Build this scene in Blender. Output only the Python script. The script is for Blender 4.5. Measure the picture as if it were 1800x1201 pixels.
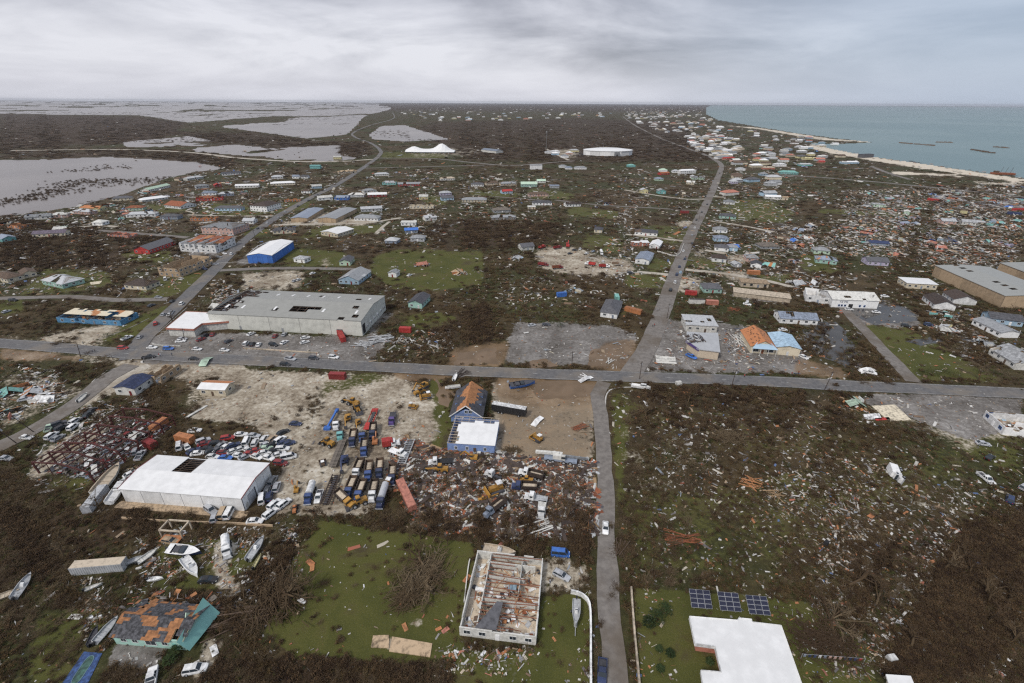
import bpy, math, random
import numpy as np
random.seed(7); RNG = np.random.default_rng(7)
SC = bpy.context.scene
for _o in list(bpy.data.objects): bpy.data.objects.remove(_o)
COL = SC.collection
# ------------------------------------------------------------------ camera
FPX, CAMH, VH = 850.0, 108.0, 180.0
ROLL = math.atan(11 / 1800)
TH = math.atan((600.5 - VH) / FPX)
FW = np.array([0, math.cos(TH), -math.sin(TH)]); UP0 = np.array([0, math.sin(TH), math.cos(TH)]); R0 = np.array([1.0, 0, 0])
RT = R0 * math.cos(ROLL) + UP0 * math.sin(ROLL); UPV = UP0 * math.cos(ROLL) - R0 * math.sin(ROLL)
cd = bpy.data.cameras.new('camera'); cam = bpy.data.objects.new('camera', cd); COL.objects.link(cam)
from mathutils import Matrix, Vector
cam.matrix_world = Matrix(((RT[0], UPV[0], -FW[0], 0), (RT[1], UPV[1], -FW[1], 0), (RT[2], UPV[2], -FW[2], CAMH), (0, 0, 0, 1)))
cd.sensor_width = 36; cd.lens = FPX / 1800 * 36; cd.clip_start = 1; cd.clip_end = 90000
SC.camera = cam
# ------------------------------------------------------------------ sky, sun, exposure
SUN_AZ, SUN_EL = math.radians(218), math.radians(48)      # the soft sun stands behind and left of the camera
w = bpy.data.worlds.new('World'); SC.world = w; w.use_nodes = True
nt = w.node_tree; N = nt.nodes; L = nt.links; N.clear()
def nd(tree, typ, **kw):
    n = tree.nodes.new(typ)
    for k, v in kw.items(): setattr(n, k, v)
    return n
def mth(tree, op, a, b=None, c=None, clamp=False):
    n = tree.nodes.new('ShaderNodeMath'); n.operation = op; n.use_clamp = clamp
    for i, x in enumerate((a, b, c)):
        if x is None: continue
        if isinstance(x, (int, float)): n.inputs[i].default_value = x
        else: tree.links.new(x, n.inputs[i])
    return n.outputs[0]
def mixc(tree, fac, a, b, blend='MIX'):
    n = tree.nodes.new('ShaderNodeMix'); n.data_type = 'RGBA'; n.blend_type = blend; n.clamp_factor = True
    for i, x in ((0, fac), (6, a), (7, b)):
        if isinstance(x, (int, float)): n.inputs[i].default_value = x
        elif isinstance(x, (tuple, list)): n.inputs[i].default_value = (*x, 1) if len(x) == 3 else x
        else: tree.links.new(x, n.inputs[i])
    return n.outputs[2]
def noise(tree, vec, scale, detail=4, rough=.55, dist=0.0):
    n = tree.nodes.new('ShaderNodeTexNoise'); n.inputs['Scale'].default_value = scale
    n.inputs['Detail'].default_value = detail; n.inputs['Roughness'].default_value = rough; n.inputs['Distortion'].default_value = dist
    if vec is not None: tree.links.new(vec, n.inputs['Vector'])
    return n.outputs['Fac']
def ramp(tree, fac, stops, interp='LINEAR'):
    n = tree.nodes.new('ShaderNodeValToRGB'); cr = n.color_ramp; cr.interpolation = interp
    while len(cr.elements) > 1: cr.elements.remove(cr.elements[-1])
    cr.elements[0].position = stops[0][0]; cr.elements[0].color = (*stops[0][1], 1)
    for p, c in stops[1:]:
        e = cr.elements.new(p); e.color = (*c, 1)
    tree.links.new(fac, n.inputs[0]); return n.outputs[0]
def sstep(tree, x, a, b):
    n = tree.nodes.new('ShaderNodeMapRange'); n.interpolation_type = 'SMOOTHSTEP'
    n.inputs[1].default_value = a; n.inputs[2].default_value = b; tree.links.new(x, n.inputs[0]); return n.outputs[0]
sky = nd(nt, 'ShaderNodeTexSky', sky_type='NISHITA', sun_disc=False)
sky.sun_elevation = SUN_EL; sky.sun_rotation = SUN_AZ; sky.air_density = 1.0; sky.dust_density = 2.0
tc = nd(nt, 'ShaderNodeTexCoord'); sep = nd(nt, 'ShaderNodeSeparateXYZ'); L.new(tc.outputs['Generated'], sep.inputs[0])
zz = mth(nt, 'ADD', mth(nt, 'MAXIMUM', sep.outputs[2], 0.0), 0.16)
cmb = nd(nt, 'ShaderNodeCombineXYZ')
L.new(mth(nt, 'DIVIDE', sep.outputs[0], zz), cmb.inputs[0]); L.new(mth(nt, 'DIVIDE', sep.outputs[1], zz), cmb.inputs[1])
cmb.inputs[2].default_value = 7.7
c1 = noise(nt, cmb.outputs[0], 0.75, 7, .55, .3)
c2 = noise(nt, cmb.outputs[0], 0.26, 2, .5, .2)
cc = mth(nt, 'ADD', mth(nt, 'MULTIPLY', c1, .6), mth(nt, 'MULTIPLY', c2, .5))
cloud = ramp(nt, cc, [(0.45, (.2, .203, .235)), (0.52, (.31, .312, .352)), (0.58, (.43, .432, .475)), (0.65, (.56, .56, .6))])
glow = sstep(nt, sep.outputs[2], .1, .005)                      # bright overcast band that runs round the horizon
cloud = mixc(nt, mth(nt, 'MULTIPLY', glow, .75), cloud, (.54, .545, .6))
skyb = mixc(nt, 1.0, sky.outputs[0], (.1, .1, .1), 'MULTIPLY')
blue = mth(nt, 'MULTIPLY', sstep(nt, sep.outputs[0], .05, .75), .72)
cloud = mixc(nt, blue, cloud, (.27, .34, .44))
fin = mixc(nt, .9, skyb, cloud)
bg = nd(nt, 'ShaderNodeBackground'); bg.inputs[1].default_value = 1.0; L.new(fin, bg.inputs[0])
wo = nd(nt, 'ShaderNodeOutputWorld'); L.new(bg.outputs[0], wo.inputs[0])
sl = bpy.data.lights.new('sun', 'SUN'); sl.energy = 1.5; sl.angle = math.radians(10); sl.color = (1, .96, .9)
sun = bpy.data.objects.new('sun', sl); COL.objects.link(sun); sun.location = (-200, -200, 400)
sun.rotation_euler = Vector((-math.sin(SUN_AZ) * math.cos(SUN_EL), -math.cos(SUN_AZ) * math.cos(SUN_EL), -math.sin(SUN_EL))).to_track_quat('-Z', 'Y').to_euler()
SC.view_settings.view_transform = 'Standard'; SC.view_settings.look = 'None'; SC.view_settings.gamma = 1
SC.view_settings.exposure = 0.55
SC.render.engine = 'CYCLES'; SC.cycles.max_bounces = 5; SC.cycles.diffuse_bounces = 2; SC.cycles.glossy_bounces = 2
SC.cycles.transmission_bounces = 2; SC.cycles.volume_bounces = 0; SC.cycles.caustics_reflective = False; SC.cycles.caustics_refractive = False
SC.cycles.use_denoising = False; SC.cycles.pixel_filter_type = 'BLACKMAN_HARRIS'; SC.cycles.filter_width = 1.3
# ------------------------------------------------------------------ photo pixel -> place on the flat island
def G(u, v, z=0.0):
    d = FW * FPX + RT * (u - 900) - UPV * (v - 600.5)
    t = (z - CAMH) / d[2]
    return float(d[0] * t), float(d[1] * t)
def GA(u, v):
    dx = FW[0] * FPX + RT[0] * (u - 900) - UPV[0] * (v - 600.5); dy = FW[1] * FPX + RT[1] * (u - 900) - UPV[1] * (v - 600.5)
    dz = FW[2] * FPX + RT[2] * (u - 900) - UPV[2] * (v - 600.5)
    t = -CAMH / dz
    return dx * t, dy * t
def PXM(u, v):                                   # photo pixels per metre there
    x, y = G(u, v); return FPX / (FW[1] * y + FW[2] * -CAMH)
def HD(u, v, ang):                               # heading on the ground of an image direction
    a = math.radians(ang); x0, y0 = G(u, v); x1, y1 = G(u + 4 * math.cos(a), v - 4 * math.sin(a)); return math.atan2(y1 - y0, x1 - x0)
# ------------------------------------------------------------------ materials
MATS = {}
C = dict(white=(.78, .78, .77), offwhite=(.6, .59, .55), cream=(.6, .53, .4), tan=(.42, .31, .2), beige=(.5, .42, .32), yellow=(.55, .5, .28), palegreen=(.45, .58, .45),
    mint=(.33, .52, .45), teal=(.2, .42, .38), turquoise=(.17, .4, .39), paleblue=(.36, .5, .62), blue=(.05, .16, .5), navy=(.03, .045, .11), red=(.4, .04, .035), darkred=(.22, .03, .03),
    rust=(.28, .09, .04), orange=(.42, .17, .07), pink=(.5, .33, .28), salmon=(.42, .17, .12), lilac=(.44, .4, .52), grey=(.26, .27, .28), lightgrey=(.42, .43, .44), bluegrey=(.24, .28, .35),
    darkgrey=(.1, .1, .11), charcoal=(.06, .06, .07), black=(.02, .02, .022), brown=(.12, .08, .055), darkbrown=(.06, .042, .034), purplegrey=(.16, .13, .17), silver=(.42, .43, .45), wood=(.3, .2, .11),
    plywood=(.4, .18, .075), greywood=(.17, .145, .12), mach=(.4, .21, .04), periwinkle=(.2, .29, .52), green=(.07, .14, .06), plum=(.1, .065, .22), truckblue=(.05, .085, .22), trucknavy=(.03, .04, .085))
def mat(c, rough=.8, var=.25, scale=1.2, metal=0.0, coat=0.0, bump=0.0, key=None):
    k = (c if isinstance(c, str) else tuple(c), rough, var, scale, metal, coat, bump)
    if k in MATS: return MATS[k]
    col = C[c] if isinstance(c, str) else c
    m = bpy.data.materials.new((c if isinstance(c, str) else 'tone') + '_%d' % len(MATS)); m.use_nodes = True
    t = m.node_tree; b = t.nodes['Principled BSDF']
    co = nd(t, 'ShaderNodeTexCoord').outputs['Object']; oi = nd(t, 'ShaderNodeObjectInfo').outputs['Random']
    f = mth(t, 'ADD', noise(t, co, scale, 5, .62), mth(t, 'MULTIPLY', oi, .25))
    streak = noise(t, co, scale * 7, 2, .5)
    dk = tuple(x * (1 - var * 1.6) * .95 for x in col); lt = tuple(min(1, x * (1 + var * .45)) for x in col)
    cc_ = mixc(t, sstep(t, f, .38, .78), dk, lt)
    cc_ = mixc(t, mth(t, 'MULTIPLY', sstep(t, streak, .5, .75), var * .7), cc_, tuple(x * .45 + .02 for x in col))
    t.links.new(cc_, b.inputs['Base Color']); b.inputs['Roughness'].default_value = rough; b.inputs['Metallic'].default_value = metal
    b.inputs['Coat Weight'].default_value = coat
    if bump:
        bn = nd(t, 'ShaderNodeBump'); bn.inputs['Strength'].default_value = bump; bn.inputs['Distance'].default_value = .1
        t.links.new(streak, bn.inputs['Height']); t.links.new(bn.outputs[0], b.inputs['Normal'])
    MATS[k] = m; return m
def paint(c): return mat(c, .4, .24, .9, 0, .15)
def roofm(c): return mat(c, .85, .3, .9, 0, 0, .3)
def metalroof(c): return mat(c, .45, .05, .35)
GLASS = mat((.03, .04, .05), .12, .1)
TYRE = mat((.015, .015, .015), .9, .1)
# ------------------------------------------------------------------ mesh helper
class MB:
    def __init__(s): s.v = []; s.f = []; s.m = []
    def add(s, vs, fs, mi=0):
        o = len(s.v); s.v += [tuple(map(float, p)) for p in vs]; s.f += [tuple(o + i for i in q) for q in fs]; s.m += [mi] * len(fs); return s
    def box(s, c, d, rz=0.0, mi=0, top=(1, 1), sh=(0, 0)):
        x, y, z = d[0] / 2, d[1] / 2, d[2] / 2; ca, sa = math.cos(rz), math.sin(rz); vs = []
        for k, (tx, ty, ox, oy) in ((-1, (1, 1, 0, 0)), (1, (top[0], top[1], sh[0], sh[1]))):
            for i, j in ((-1, -1), (1, -1), (1, 1), (-1, 1)):
                a, b = i * x * tx + ox, j * y * ty + oy
                vs.append((c[0] + a * ca - b * sa, c[1] + a * sa + b * ca, c[2] + k * z))
        return s.add(vs, [(3, 2, 1, 0), (4, 5, 6, 7), (0, 1, 5, 4), (1, 2, 6, 5), (2, 3, 7, 6), (3, 0, 4, 7)], mi)
    def beam(s, p, q, wd=.1, ht=None, mi=0):
        p = Vector(p); q = Vector(q); d = q - p
        if d.length < 1e-5: return s
        d.normalize(); a = d.cross(Vector((0, 0, 1)));
        if a.length < 1e-3: a = Vector((1, 0, 0))
        a.normalize(); b = a.cross(d); ht = wd if ht is None else ht; a *= wd / 2; b *= ht / 2
        vs = [e + i * a + j * b for e in (p, q) for i, j in ((-1, -1), (1, -1), (1, 1), (-1, 1))]
        return s.add(vs, [(0, 1, 2, 3), (7, 6, 5, 4), (0, 4, 5, 1), (1, 5, 6, 2), (2, 6, 7, 3), (3, 7, 4, 0)], mi)
    def cyl(s, p, q, r, n=8, mi=0, r2=None, cap=True):
        p = Vector(p); q = Vector(q); d = (q - p).normalized(); a = d.cross(Vector((0, 0, 1)))
        if a.length < 1e-3: a = Vector((1, 0, 0))
        a.normalize(); b = a.cross(d); r2 = r if r2 is None else r2
        vs = [e + (a * math.cos(t) + b * math.sin(t)) * rr for e, rr in ((p, r), (q, r2)) for t in [2 * math.pi * i / n for i in range(n)]]
        fs = [(i, (i + 1) % n, n + (i + 1) % n, n + i) for i in range(n)]
        if cap: fs += [tuple(range(n - 1, -1, -1)), tuple(range(n, 2 * n))]
        return s.add(vs, fs, mi)
    def loft(s, rings, mi=0, cap=True, closed=True):
        n = len(rings[0]); vs = [p for r in rings for p in r]; fs = []
        for k in range(len(rings) - 1):
            for i in range(n if closed else n - 1):
                j = (i + 1) % n; fs.append((k * n + i, k * n + j, (k + 1) * n + j, (k + 1) * n + i))
        if cap: fs += [tuple(range(n - 1, -1, -1)), tuple((len(rings) - 1) * n + i for i in range(n))]
        return s.add(vs, fs, mi)
    def mesh(s, name, mats):
        me = bpy.data.meshes.new(name); me.from_pydata(s.v, [], s.f)
        for m in (mats if isinstance(mats, (list, tuple)) else [mats]): me.materials.append(m)
        if len(me.materials) > 1: me.polygons.foreach_set('material_index', s.m)
        me.update(); return me
    def obj(s, name, mats, parent=None, loc=(0, 0, 0), rz=0.0):
        return put(name, s.mesh(name, mats), parent, loc, rz)
def put(name, me, parent=None, loc=(0, 0, 0), rz=0.0, rot=None):
    o = bpy.data.objects.new(name, me); COL.objects.link(o); o.location = loc; o.rotation_euler = rot if rot else (0, 0, rz)
    if parent: o.parent = parent
    return o
def empty(name, loc, rz=0.0, rot=None): return put(name, None, None, loc, rz, rot)
THINGS = []
def reg(o, look, cat, uv=None, label=None, many=None):
    o['category'] = cat; THINGS.append((o, look, cat, uv, label, many)); return o
def struct(name, me): o = put(name, me); o['kind'] = 'structure'; return o
SHARED = {}
def shared(key, fn):
    if key not in SHARED: SHARED[key] = fn()
    return SHARED[key]
def copy_tree(o, parent=None):
    c = o.copy(); COL.objects.link(c); c.parent = parent
    for ch in o.children: copy_tree(ch, c)
    return c
# ------------------------------------------------------------------ ground zones (outlines in photograph pixels, laid on the ground)
U = np.concatenate([np.arange(-620, -20, 12), np.arange(-20, 1820, 4), np.arange(1820, 2430, 12)]).astype(float)
V = np.concatenate([[182.2, 182.8, 183.5, 184.3, 185.2], np.arange(186, 260, 1.0), np.arange(260, 420, 1.6), np.arange(420, 1230, 2.6), np.arange(1230, 2200, 60)]).astype(float)
UU, VV = np.meshgrid(U, V); 
HOR = (UU - 900) * (11 / 1800)                    # rows follow the horizon so that no row rises above it
VVr = VV + HOR
def hsh(i, j, s):
    h = (i.astype(np.int64) * 374761393 + j.astype(np.int64) * 668265263 + s * 974711) & 0x7fffffff
    h = ((h ^ (h >> 13)) * 1274126177) & 0x7fffffff
    return ((h ^ (h >> 16)) & 0xffff) / 65535.0
def vn1(x, y, s):
    i = np.floor(x); j = np.floor(y); fx = x - i; fy = y - j; fx = fx * fx * (3 - 2 * fx); fy = fy * fy * (3 - 2 * fy)
    a = hsh(i, j, s); b = hsh(i + 1, j, s); c = hsh(i, j + 1, s); d = hsh(i + 1, j + 1, s)
    return (a * (1 - fx) + b * fx) * (1 - fy) + (c * (1 - fx) + d * fx) * fy
def vn(x, y, scale, s=1, octv=4):
    t = 0; a = .5; n = 0
    for k in range(octv):
        t = t + a * vn1(x / scale * 2 ** k, y / scale * 2 ** k, s + k); n += a; a *= .55
    return t / n
def inpoly(P, uu, vv):
    r = np.zeros(uu.shape, bool); k = len(P)
    for i in range(k):
        x0, y0 = P[i]; x1, y1 = P[(i + 1) % k]
        if y0 == y1: continue
        c = ((y0 > vv) != (y1 > vv)) & (uu < (x1 - x0) * (vv - y0) / (y1 - y0) + x0); r ^= c
    return r
def pp(*a): return [(a[i], a[i + 1]) for i in range(0, len(a), 2)]
def zone(polys, blur=1):
    z = np.zeros(UU.shape, np.float32)
    for P in polys:
        val = 1.0
        if isinstance(P, tuple): P, val = P
        z = np.where(inpoly(P, UU, VVr), np.maximum(z, val), z)
    for _ in range(blur):
        q = np.pad(z, 1, mode='edge'); z = (q[1:-1, 1:-1] * 2 + q[:-2, 1:-1] + q[2:, 1:-1] + q[1:-1, :-2] + q[1:-1, 2:]) / 6
    return z
GRASS = [pp(565, 915, 700, 935, 838, 955, 822, 1050, 805, 1110, 835, 1160, 700, 1168, 520, 1160, 465, 1110, 505, 1000), pp(950, 1050, 1036, 1040, 1040, 1300, 780, 1300, 800, 1145, 945, 1140),
    pp(1108, 1032, 1300, 1045, 1450, 1062, 1480, 1110, 1530, 1140, 1560, 1300, 1125, 1300), pp(655, 452, 700, 438, 850, 442, 852, 500, 760, 512, 690, 508, 650, 478), pp(495, 437, 600, 440, 640, 466, 560, 470, 498, 468),
    pp(75, 472, 190, 476, 200, 498, 150, 512, 30, 520, 60, 495), pp(212, 440, 300, 442, 310, 462, 220, 462), pp(250, 500, 330, 470, 370, 488, 300, 522, 240, 524), pp(1508, 570, 1590, 575, 1650, 605, 1720, 645, 1770, 674, 1600, 668, 1555, 625),
    pp(1095, 482, 1175, 482, 1165, 506, 1100, 505), pp(1140, 452, 1195, 456, 1180, 478, 1135, 476), pp(1030, 408, 1100, 420, 1090, 450, 1020, 435), pp(1270, 350, 1350, 352, 1400, 375, 1380, 392, 1265, 385), (pp(1430, 366, 1620, 374, 1600, 382, 1440, 376), .9),
    pp(1210, 452, 1290, 462, 1290, 478, 1195, 466), pp(1330, 482, 1398, 480, 1390, 497, 1330, 495), pp(1400, 448, 1450, 445, 1480, 478, 1410, 480), pp(668, 268, 740, 266, 790, 273, 780, 279, 672, 278), pp(930, 330, 1010, 340, 1010, 352, 930, 348),
    (pp(830, 330, 925, 340, 900, 350, 815, 345), .8), pp(1000, 362, 1090, 372, 1085, 386, 995, 380), pp(740, 345, 780, 345, 790, 362, 745, 358), (pp(355, 355, 430, 360, 560, 352, 540, 370, 420, 382, 350, 378), .8), pp(420, 400, 480, 395, 470, 412, 430, 418),
    pp(560, 396, 680, 396, 660, 412, 520, 418), (pp(250, 360, 330, 358, 330, 372, 250, 376), .9), (pp(0, 525, 40, 526, 45, 548, 0, 556), 1), (pp(165, 590, 230, 560, 300, 530, 300, 545, 235, 596, 190, 604), .85), (pp(400, 660, 430, 640, 445, 650, 420, 690), .8),
    (pp(270, 960, 400, 940, 470, 980, 380, 1040, 270, 1040), .68), (pp(60, 1080, 180, 1060, 200, 1120, 120, 1201, 40, 1201), .66), (pp(1090, 880, 1500, 800, 1700, 780, 1700, 830, 1450, 960, 1250, 1010, 1120, 1000), .48), (pp(1110, 700, 1480, 720, 1500, 800, 1200, 800, 1110, 780), .42), (pp(10, 745, 110, 720, 190, 700, 150, 740, 30, 790), .55), (pp(20, 930, 260, 930, 250, 980, 100, 1000, 20, 960), .35),
    (pp(1070, 690, 1110, 690, 1100, 900, 1090, 920, 1075, 800), .7), (pp(1200, 900, 1800, 740, 1800, 830, 1500, 1020, 1250, 1010), .3), (pp(1640, 740, 1800, 760, 1800, 840, 1690, 800), .6), (pp(820, 640, 1000, 600, 1000, 560, 820, 590), .25),
    (pp(690, 560, 760, 545, 820, 560, 720, 590), .8), (pp(865, 520, 1000, 505, 1040, 550, 900, 565), .45), (pp(1120, 555, 1125, 530, 1075, 545, 1080, 560), .5), pp(760, 640, 790, 690, 795, 800, 765, 800, 745, 740), (pp(440, 695, 535, 670, 520, 712, 450, 728), .8),
    (pp(565, 664, 650, 652, 690, 660, 690, 685, 590, 712, 562, 698), .75), (pp(0, 905, 60, 900, 50, 960, 0, 970), .2), (pp(160, 800, 200, 830, 140, 870, 60, 860), .6), (pp(1130, 395, 1230, 398, 1210, 440, 1120, 420), .7), (pp(430, 430, 520, 425, 640, 440, 640, 425, 500, 418), .4)]
SAND = [(pp(330, 648, 700, 655, 770, 690, 780, 760, 730, 830, 640, 908, 470, 908, 495, 830, 500, 770, 430, 745, 320, 735), .56), (pp(205, 640, 250, 630, 430, 636, 430, 652, 330, 668, 250, 668, 180, 700), 1.), (pp(0, 585, 170, 600, 230, 615, 240, 640, 150, 640, 0, 640), .5), pp(400, 650, 570, 655, 548, 700, 522, 760, 525, 840, 505, 905, 465, 905, 500, 800, 440, 745, 330, 735, 375, 690), (pp(525, 760, 600, 705, 690, 665, 745, 680, 765, 760, 720, 830, 640, 905, 525, 905), 1.), (pp(580, 690, 690, 680, 700, 740, 560, 740), 1.),
    (pp(860, 668, 1050, 700, 1045, 800, 1000, 835, 870, 830, 865, 770), .85), pp(935, 448, 960, 432, 1012, 436, 1050, 450, 1112, 458, 1120, 476, 1090, 484, 1040, 486, 960, 478), pp(1192, 484, 1236, 488, 1234, 516, 1180, 514), pp(420, 478, 540, 476, 530, 508, 415, 512, 430, 495),
    (pp(215, 635, 350, 632, 420, 640, 350, 655, 250, 665, 110, 735, 150, 700), .95), (pp(0, 655, 110, 660, 160, 690, 40, 745, 0, 760), .6), (pp(60, 800, 110, 765, 200, 730, 190, 790, 120, 830, 40, 850), .75), (pp(1190, 390, 1225, 386, 1222, 402, 1185, 396), .9),
    pp(1215, 438, 1240, 440, 1255, 452, 1212, 450), pp(1278, 446, 1318, 448, 1310, 466, 1278, 462), (pp(1270, 475, 1310, 476, 1320, 500, 1265, 490), .9), (pp(1040, 330, 1240, 340, 1236, 348, 1140, 344), .3), (pp(500, 388, 620, 386, 690, 388, 640, 396, 480, 396), 1.),
    pp(530, 390, 570, 372, 590, 372, 562, 392), (pp(570, 452, 585, 452, 580, 468, 556, 468), .9), (pp(1560, 680, 1800, 700, 1800, 760, 1690, 800, 1610, 760, 1520, 720), .55), (pp(1440, 700, 1550, 690, 1600, 735, 1500, 750), .2), (pp(380, 950, 420, 955, 400, 1000, 425, 1030, 410, 1060, 385, 1050, 375, 1000), .9),
    (pp(360, 1120, 400, 1120, 370, 1201, 330, 1201), .7), (pp(910, 985, 1000, 975, 1040, 1000, 1035, 1035, 950, 1045), .7), (pp(655, 1118, 685, 1118, 685, 1140, 655, 1140), .8), (pp(685, 1120, 760, 1130, 757, 1155, 685, 1145), .9), (pp(720, 1085, 742, 1085, 740, 1105, 718, 1105), .8),
    (pp(95, 585, 200, 565, 225, 580, 160, 605, 60, 596), .9), (pp(1190, 750, 1240, 770, 1230, 850, 1110, 870, 1090, 780), .35), (pp(1080, 730, 1150, 760, 1160, 860, 1100, 880), .4), (pp(1560, 870, 1640, 860, 1650, 900, 1590, 905), .35), (pp(720, 260, 860, 258, 840, 275, 720, 280), .5), (pp(970, 262, 1020, 262, 1020, 280, 975, 276), .7)]
BEACH = [(pp(1240, 218, 1330, 224, 1470, 245, 1545, 248, 1530, 251, 1440, 246, 1330, 227), .8), (pp(1430, 250, 1470, 262, 1540, 276, 1640, 290, 1800, 315, 2100, 350, 2100, 358, 1800, 323, 1700, 308, 1600, 294, 1550, 286, 1460, 270, 1420, 260), .85), (pp(1565, 301, 1680, 306, 1700, 312, 1570, 307), .8), (pp(1700, 318, 1800, 322, 1800, 328, 1720, 324), .6)]
PAVE = [pp(905, 566, 1070, 570, 1118, 590, 1105, 645, 884, 640), pp(240, 605, 290, 585, 690, 592, 650, 645, 250, 640), pp(1150, 560, 1300, 570, 1420, 620, 1420, 655, 1110, 655), pp(1490, 700, 1590, 690, 1800, 700, 1800, 745, 1710, 775, 1600, 735), pp(1500, 525, 1600, 540, 1620, 575, 1500, 570),
    pp(440, 448, 455, 430, 470, 430, 440, 465, 400, 466), pp(210, 1125, 300, 1130, 270, 1180, 190, 1170), (pp(640, 560, 680, 545, 690, 555, 650, 598), .8), pp(1360, 520, 1290, 512, 1285, 520, 1380, 535), (pp(330, 425, 420, 412, 420, 424, 350, 470, 335, 470), .7), (pp(880, 1000, 960, 985, 960, 1045, 930, 1045), .3)]
MUD = [pp(690, 648, 800, 652, 790, 668, 720, 672, 690, 662), pp(795, 612, 900, 600, 885, 645, 780, 645), pp(870, 662, 1060, 668, 1040, 705, 940, 712, 870, 690), (pp(865, 690, 1050, 700, 1045, 800, 990, 835, 880, 830, 872, 760), .62), pp(1060, 600, 1120, 595, 1110, 655, 1030, 650), pp(1400, 630, 1480, 645, 1500, 668, 1400, 660), pp(0, 610, 160, 628, 140, 636, 0, 634), pp(1510, 676, 1800, 692, 1800, 702, 1510, 688)]
DARK = [(pp(0, 380, 330, 420, 340, 440, 200, 470, 0, 480), .6), (pp(780, 388, 1010, 392, 1010, 412, 900, 440, 780, 436, 740, 410), .8), (pp(1010, 208, 1200, 215, 1260, 282, 1110, 285, 830, 282, 720, 232, 760, 215), .9), (pp(0, 900, 250, 890, 280, 930, 150, 980, 0, 1040), .7), (pp(340, 1050, 520, 960, 480, 1100, 380, 1130), .7),
    (pp(760, 905, 1050, 900, 1040, 980, 850, 950, 760, 930), .8), (pp(1480, 960, 1800, 900, 1800, 1201, 1560, 1201, 1500, 1060), .7), (pp(1140, 670, 1480, 680, 1500, 760, 1130, 790), .45), (pp(300, 1165, 560, 1150, 760, 1170, 800, 1201, 300, 1201), .8), (pp(760, 560, 860, 540, 880, 600, 790, 620), .7), (pp(400, 420, 560, 440, 700, 430, 700, 445, 520, 440), .3), (pp(0, 200, 240, 205, 330, 216, 280, 250, 0, 262), 1.), (pp(300, 232, 440, 232, 560, 250, 650, 250, 650, 276, 400, 262), .9), (pp(0, 262, 300, 264, 430, 280, 400, 298, 280, 282, 0, 280), .8), (pp(600, 182, 1300, 178, 1240, 196, 1090, 196, 700, 194, 600, 200), 1.)]
WATER = [pp(-620, 286, 60, 281, 190, 276, 310, 283, 352, 290, 300, 312, 215, 343, 130, 365, 0, 380, -620, 440), (pp(-620, 178, 640, 176, 690, 190, 640, 205, 610, 236, 540, 243, 440, 230, 330, 215, 250, 203, 0, 200, -620, 205), .72), (pp(215, 250, 330, 238, 440, 262, 600, 255, 600, 275, 500, 280, 400, 270, 220, 258), .5),
    pp(650, 236, 672, 222, 715, 220, 750, 232, 790, 245, 720, 249, 655, 244), (pp(200, 284, 340, 284, 390, 296, 300, 312, 240, 300), .55), (pp(230, 246, 420, 255, 640, 278, 560, 285, 300, 262), .4)]
SEA = [pp(1245, 186, 1340, 180, 2430, 172, 2430, 390, 2100, 342, 1800, 312, 1700, 299, 1620, 287, 1540, 276, 1470, 263, 1425, 252, 1480, 253, 1536, 250, 1470, 243, 1400, 234, 1330, 222, 1262, 211, 1240, 200)]
LITTER = [(pp(1400, 340, 1800, 325, 1800, 470, 1640, 470, 1560, 455, 1350, 440, 1330, 410, 1500, 380), 1.), (pp(760, 810, 1040, 815, 1045, 930, 900, 940, 760, 920, 700, 860, 720, 780), 1.), (pp(1150, 700, 1450, 690, 1440, 800, 1470, 880, 1300, 930, 1150, 830), .28), (pp(1440, 800, 1800, 860, 1800, 1201, 1480, 1201, 1420, 1000), .4), (pp(1340, 820, 1480, 840, 1470, 930, 1330, 900), .7), (pp(0, 380, 100, 360, 330, 310, 340, 420, 0, 430), .6), (pp(330, 290, 700, 300, 700, 400, 330, 420), .5), (pp(700, 300, 1020, 310, 1020, 385, 700, 400), .45), (pp(0, 430, 380, 430, 300, 520, 0, 520), .3), (pp(1020, 300, 1400, 300, 1420, 480, 1180, 520, 1020, 480), .4), (pp(600, 400, 780, 390, 780, 430, 600, 440), .5),
    (pp(370, 500, 480, 520, 390, 560, 350, 540), .9), (pp(660, 590, 800, 580, 800, 620, 640, 640), .8), (pp(80, 720, 260, 700, 250, 850, 60, 860), .8), (pp(1200, 580, 1420, 580, 1420, 650, 1150, 650), .5), (pp(1400, 480, 1480, 490, 1450, 530, 1390, 520), .9), (pp(1300, 410, 1400, 420, 1400, 500, 1300, 490), .5), (pp(380, 930, 540, 920, 520, 1010, 420, 1100, 380, 1000), .5), (pp(240, 950, 400, 940, 360, 1010, 250, 1030), .5), (pp(0, 640, 110, 655, 110, 700, 0, 740), .6), (pp(1640, 540, 1800, 550, 1800, 640, 1700, 640), .5), (pp(880, 490, 1060, 490, 1060, 545, 880, 540), .4), (pp(780, 1130, 960, 1140, 900, 1190, 780, 1180), .35), (pp(140, 1020, 260, 1030, 210, 1150, 150, 1130), .5), (pp(1240, 215, 1500, 250, 1560, 320, 1280, 330), .3), (pp(1080, 185, 1245, 188, 1260, 280, 1100, 212), .25)]
grass = zone(GRASS, 9); sand = zone(SAND, 9); beach = zone(BEACH, 1); pave = zone(PAVE, 7); mud = zone(MUD, 10); dark = zone(DARK, 12); water = zone(WATER, 1); sea = zone(SEA, 0); litter = zone(LITTER, 10)
GX, GY = GA(UU, VVr)
GX = np.where(np.isfinite(GX), GX, 0)
RNGS = np.hypot(GX, GY)
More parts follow.
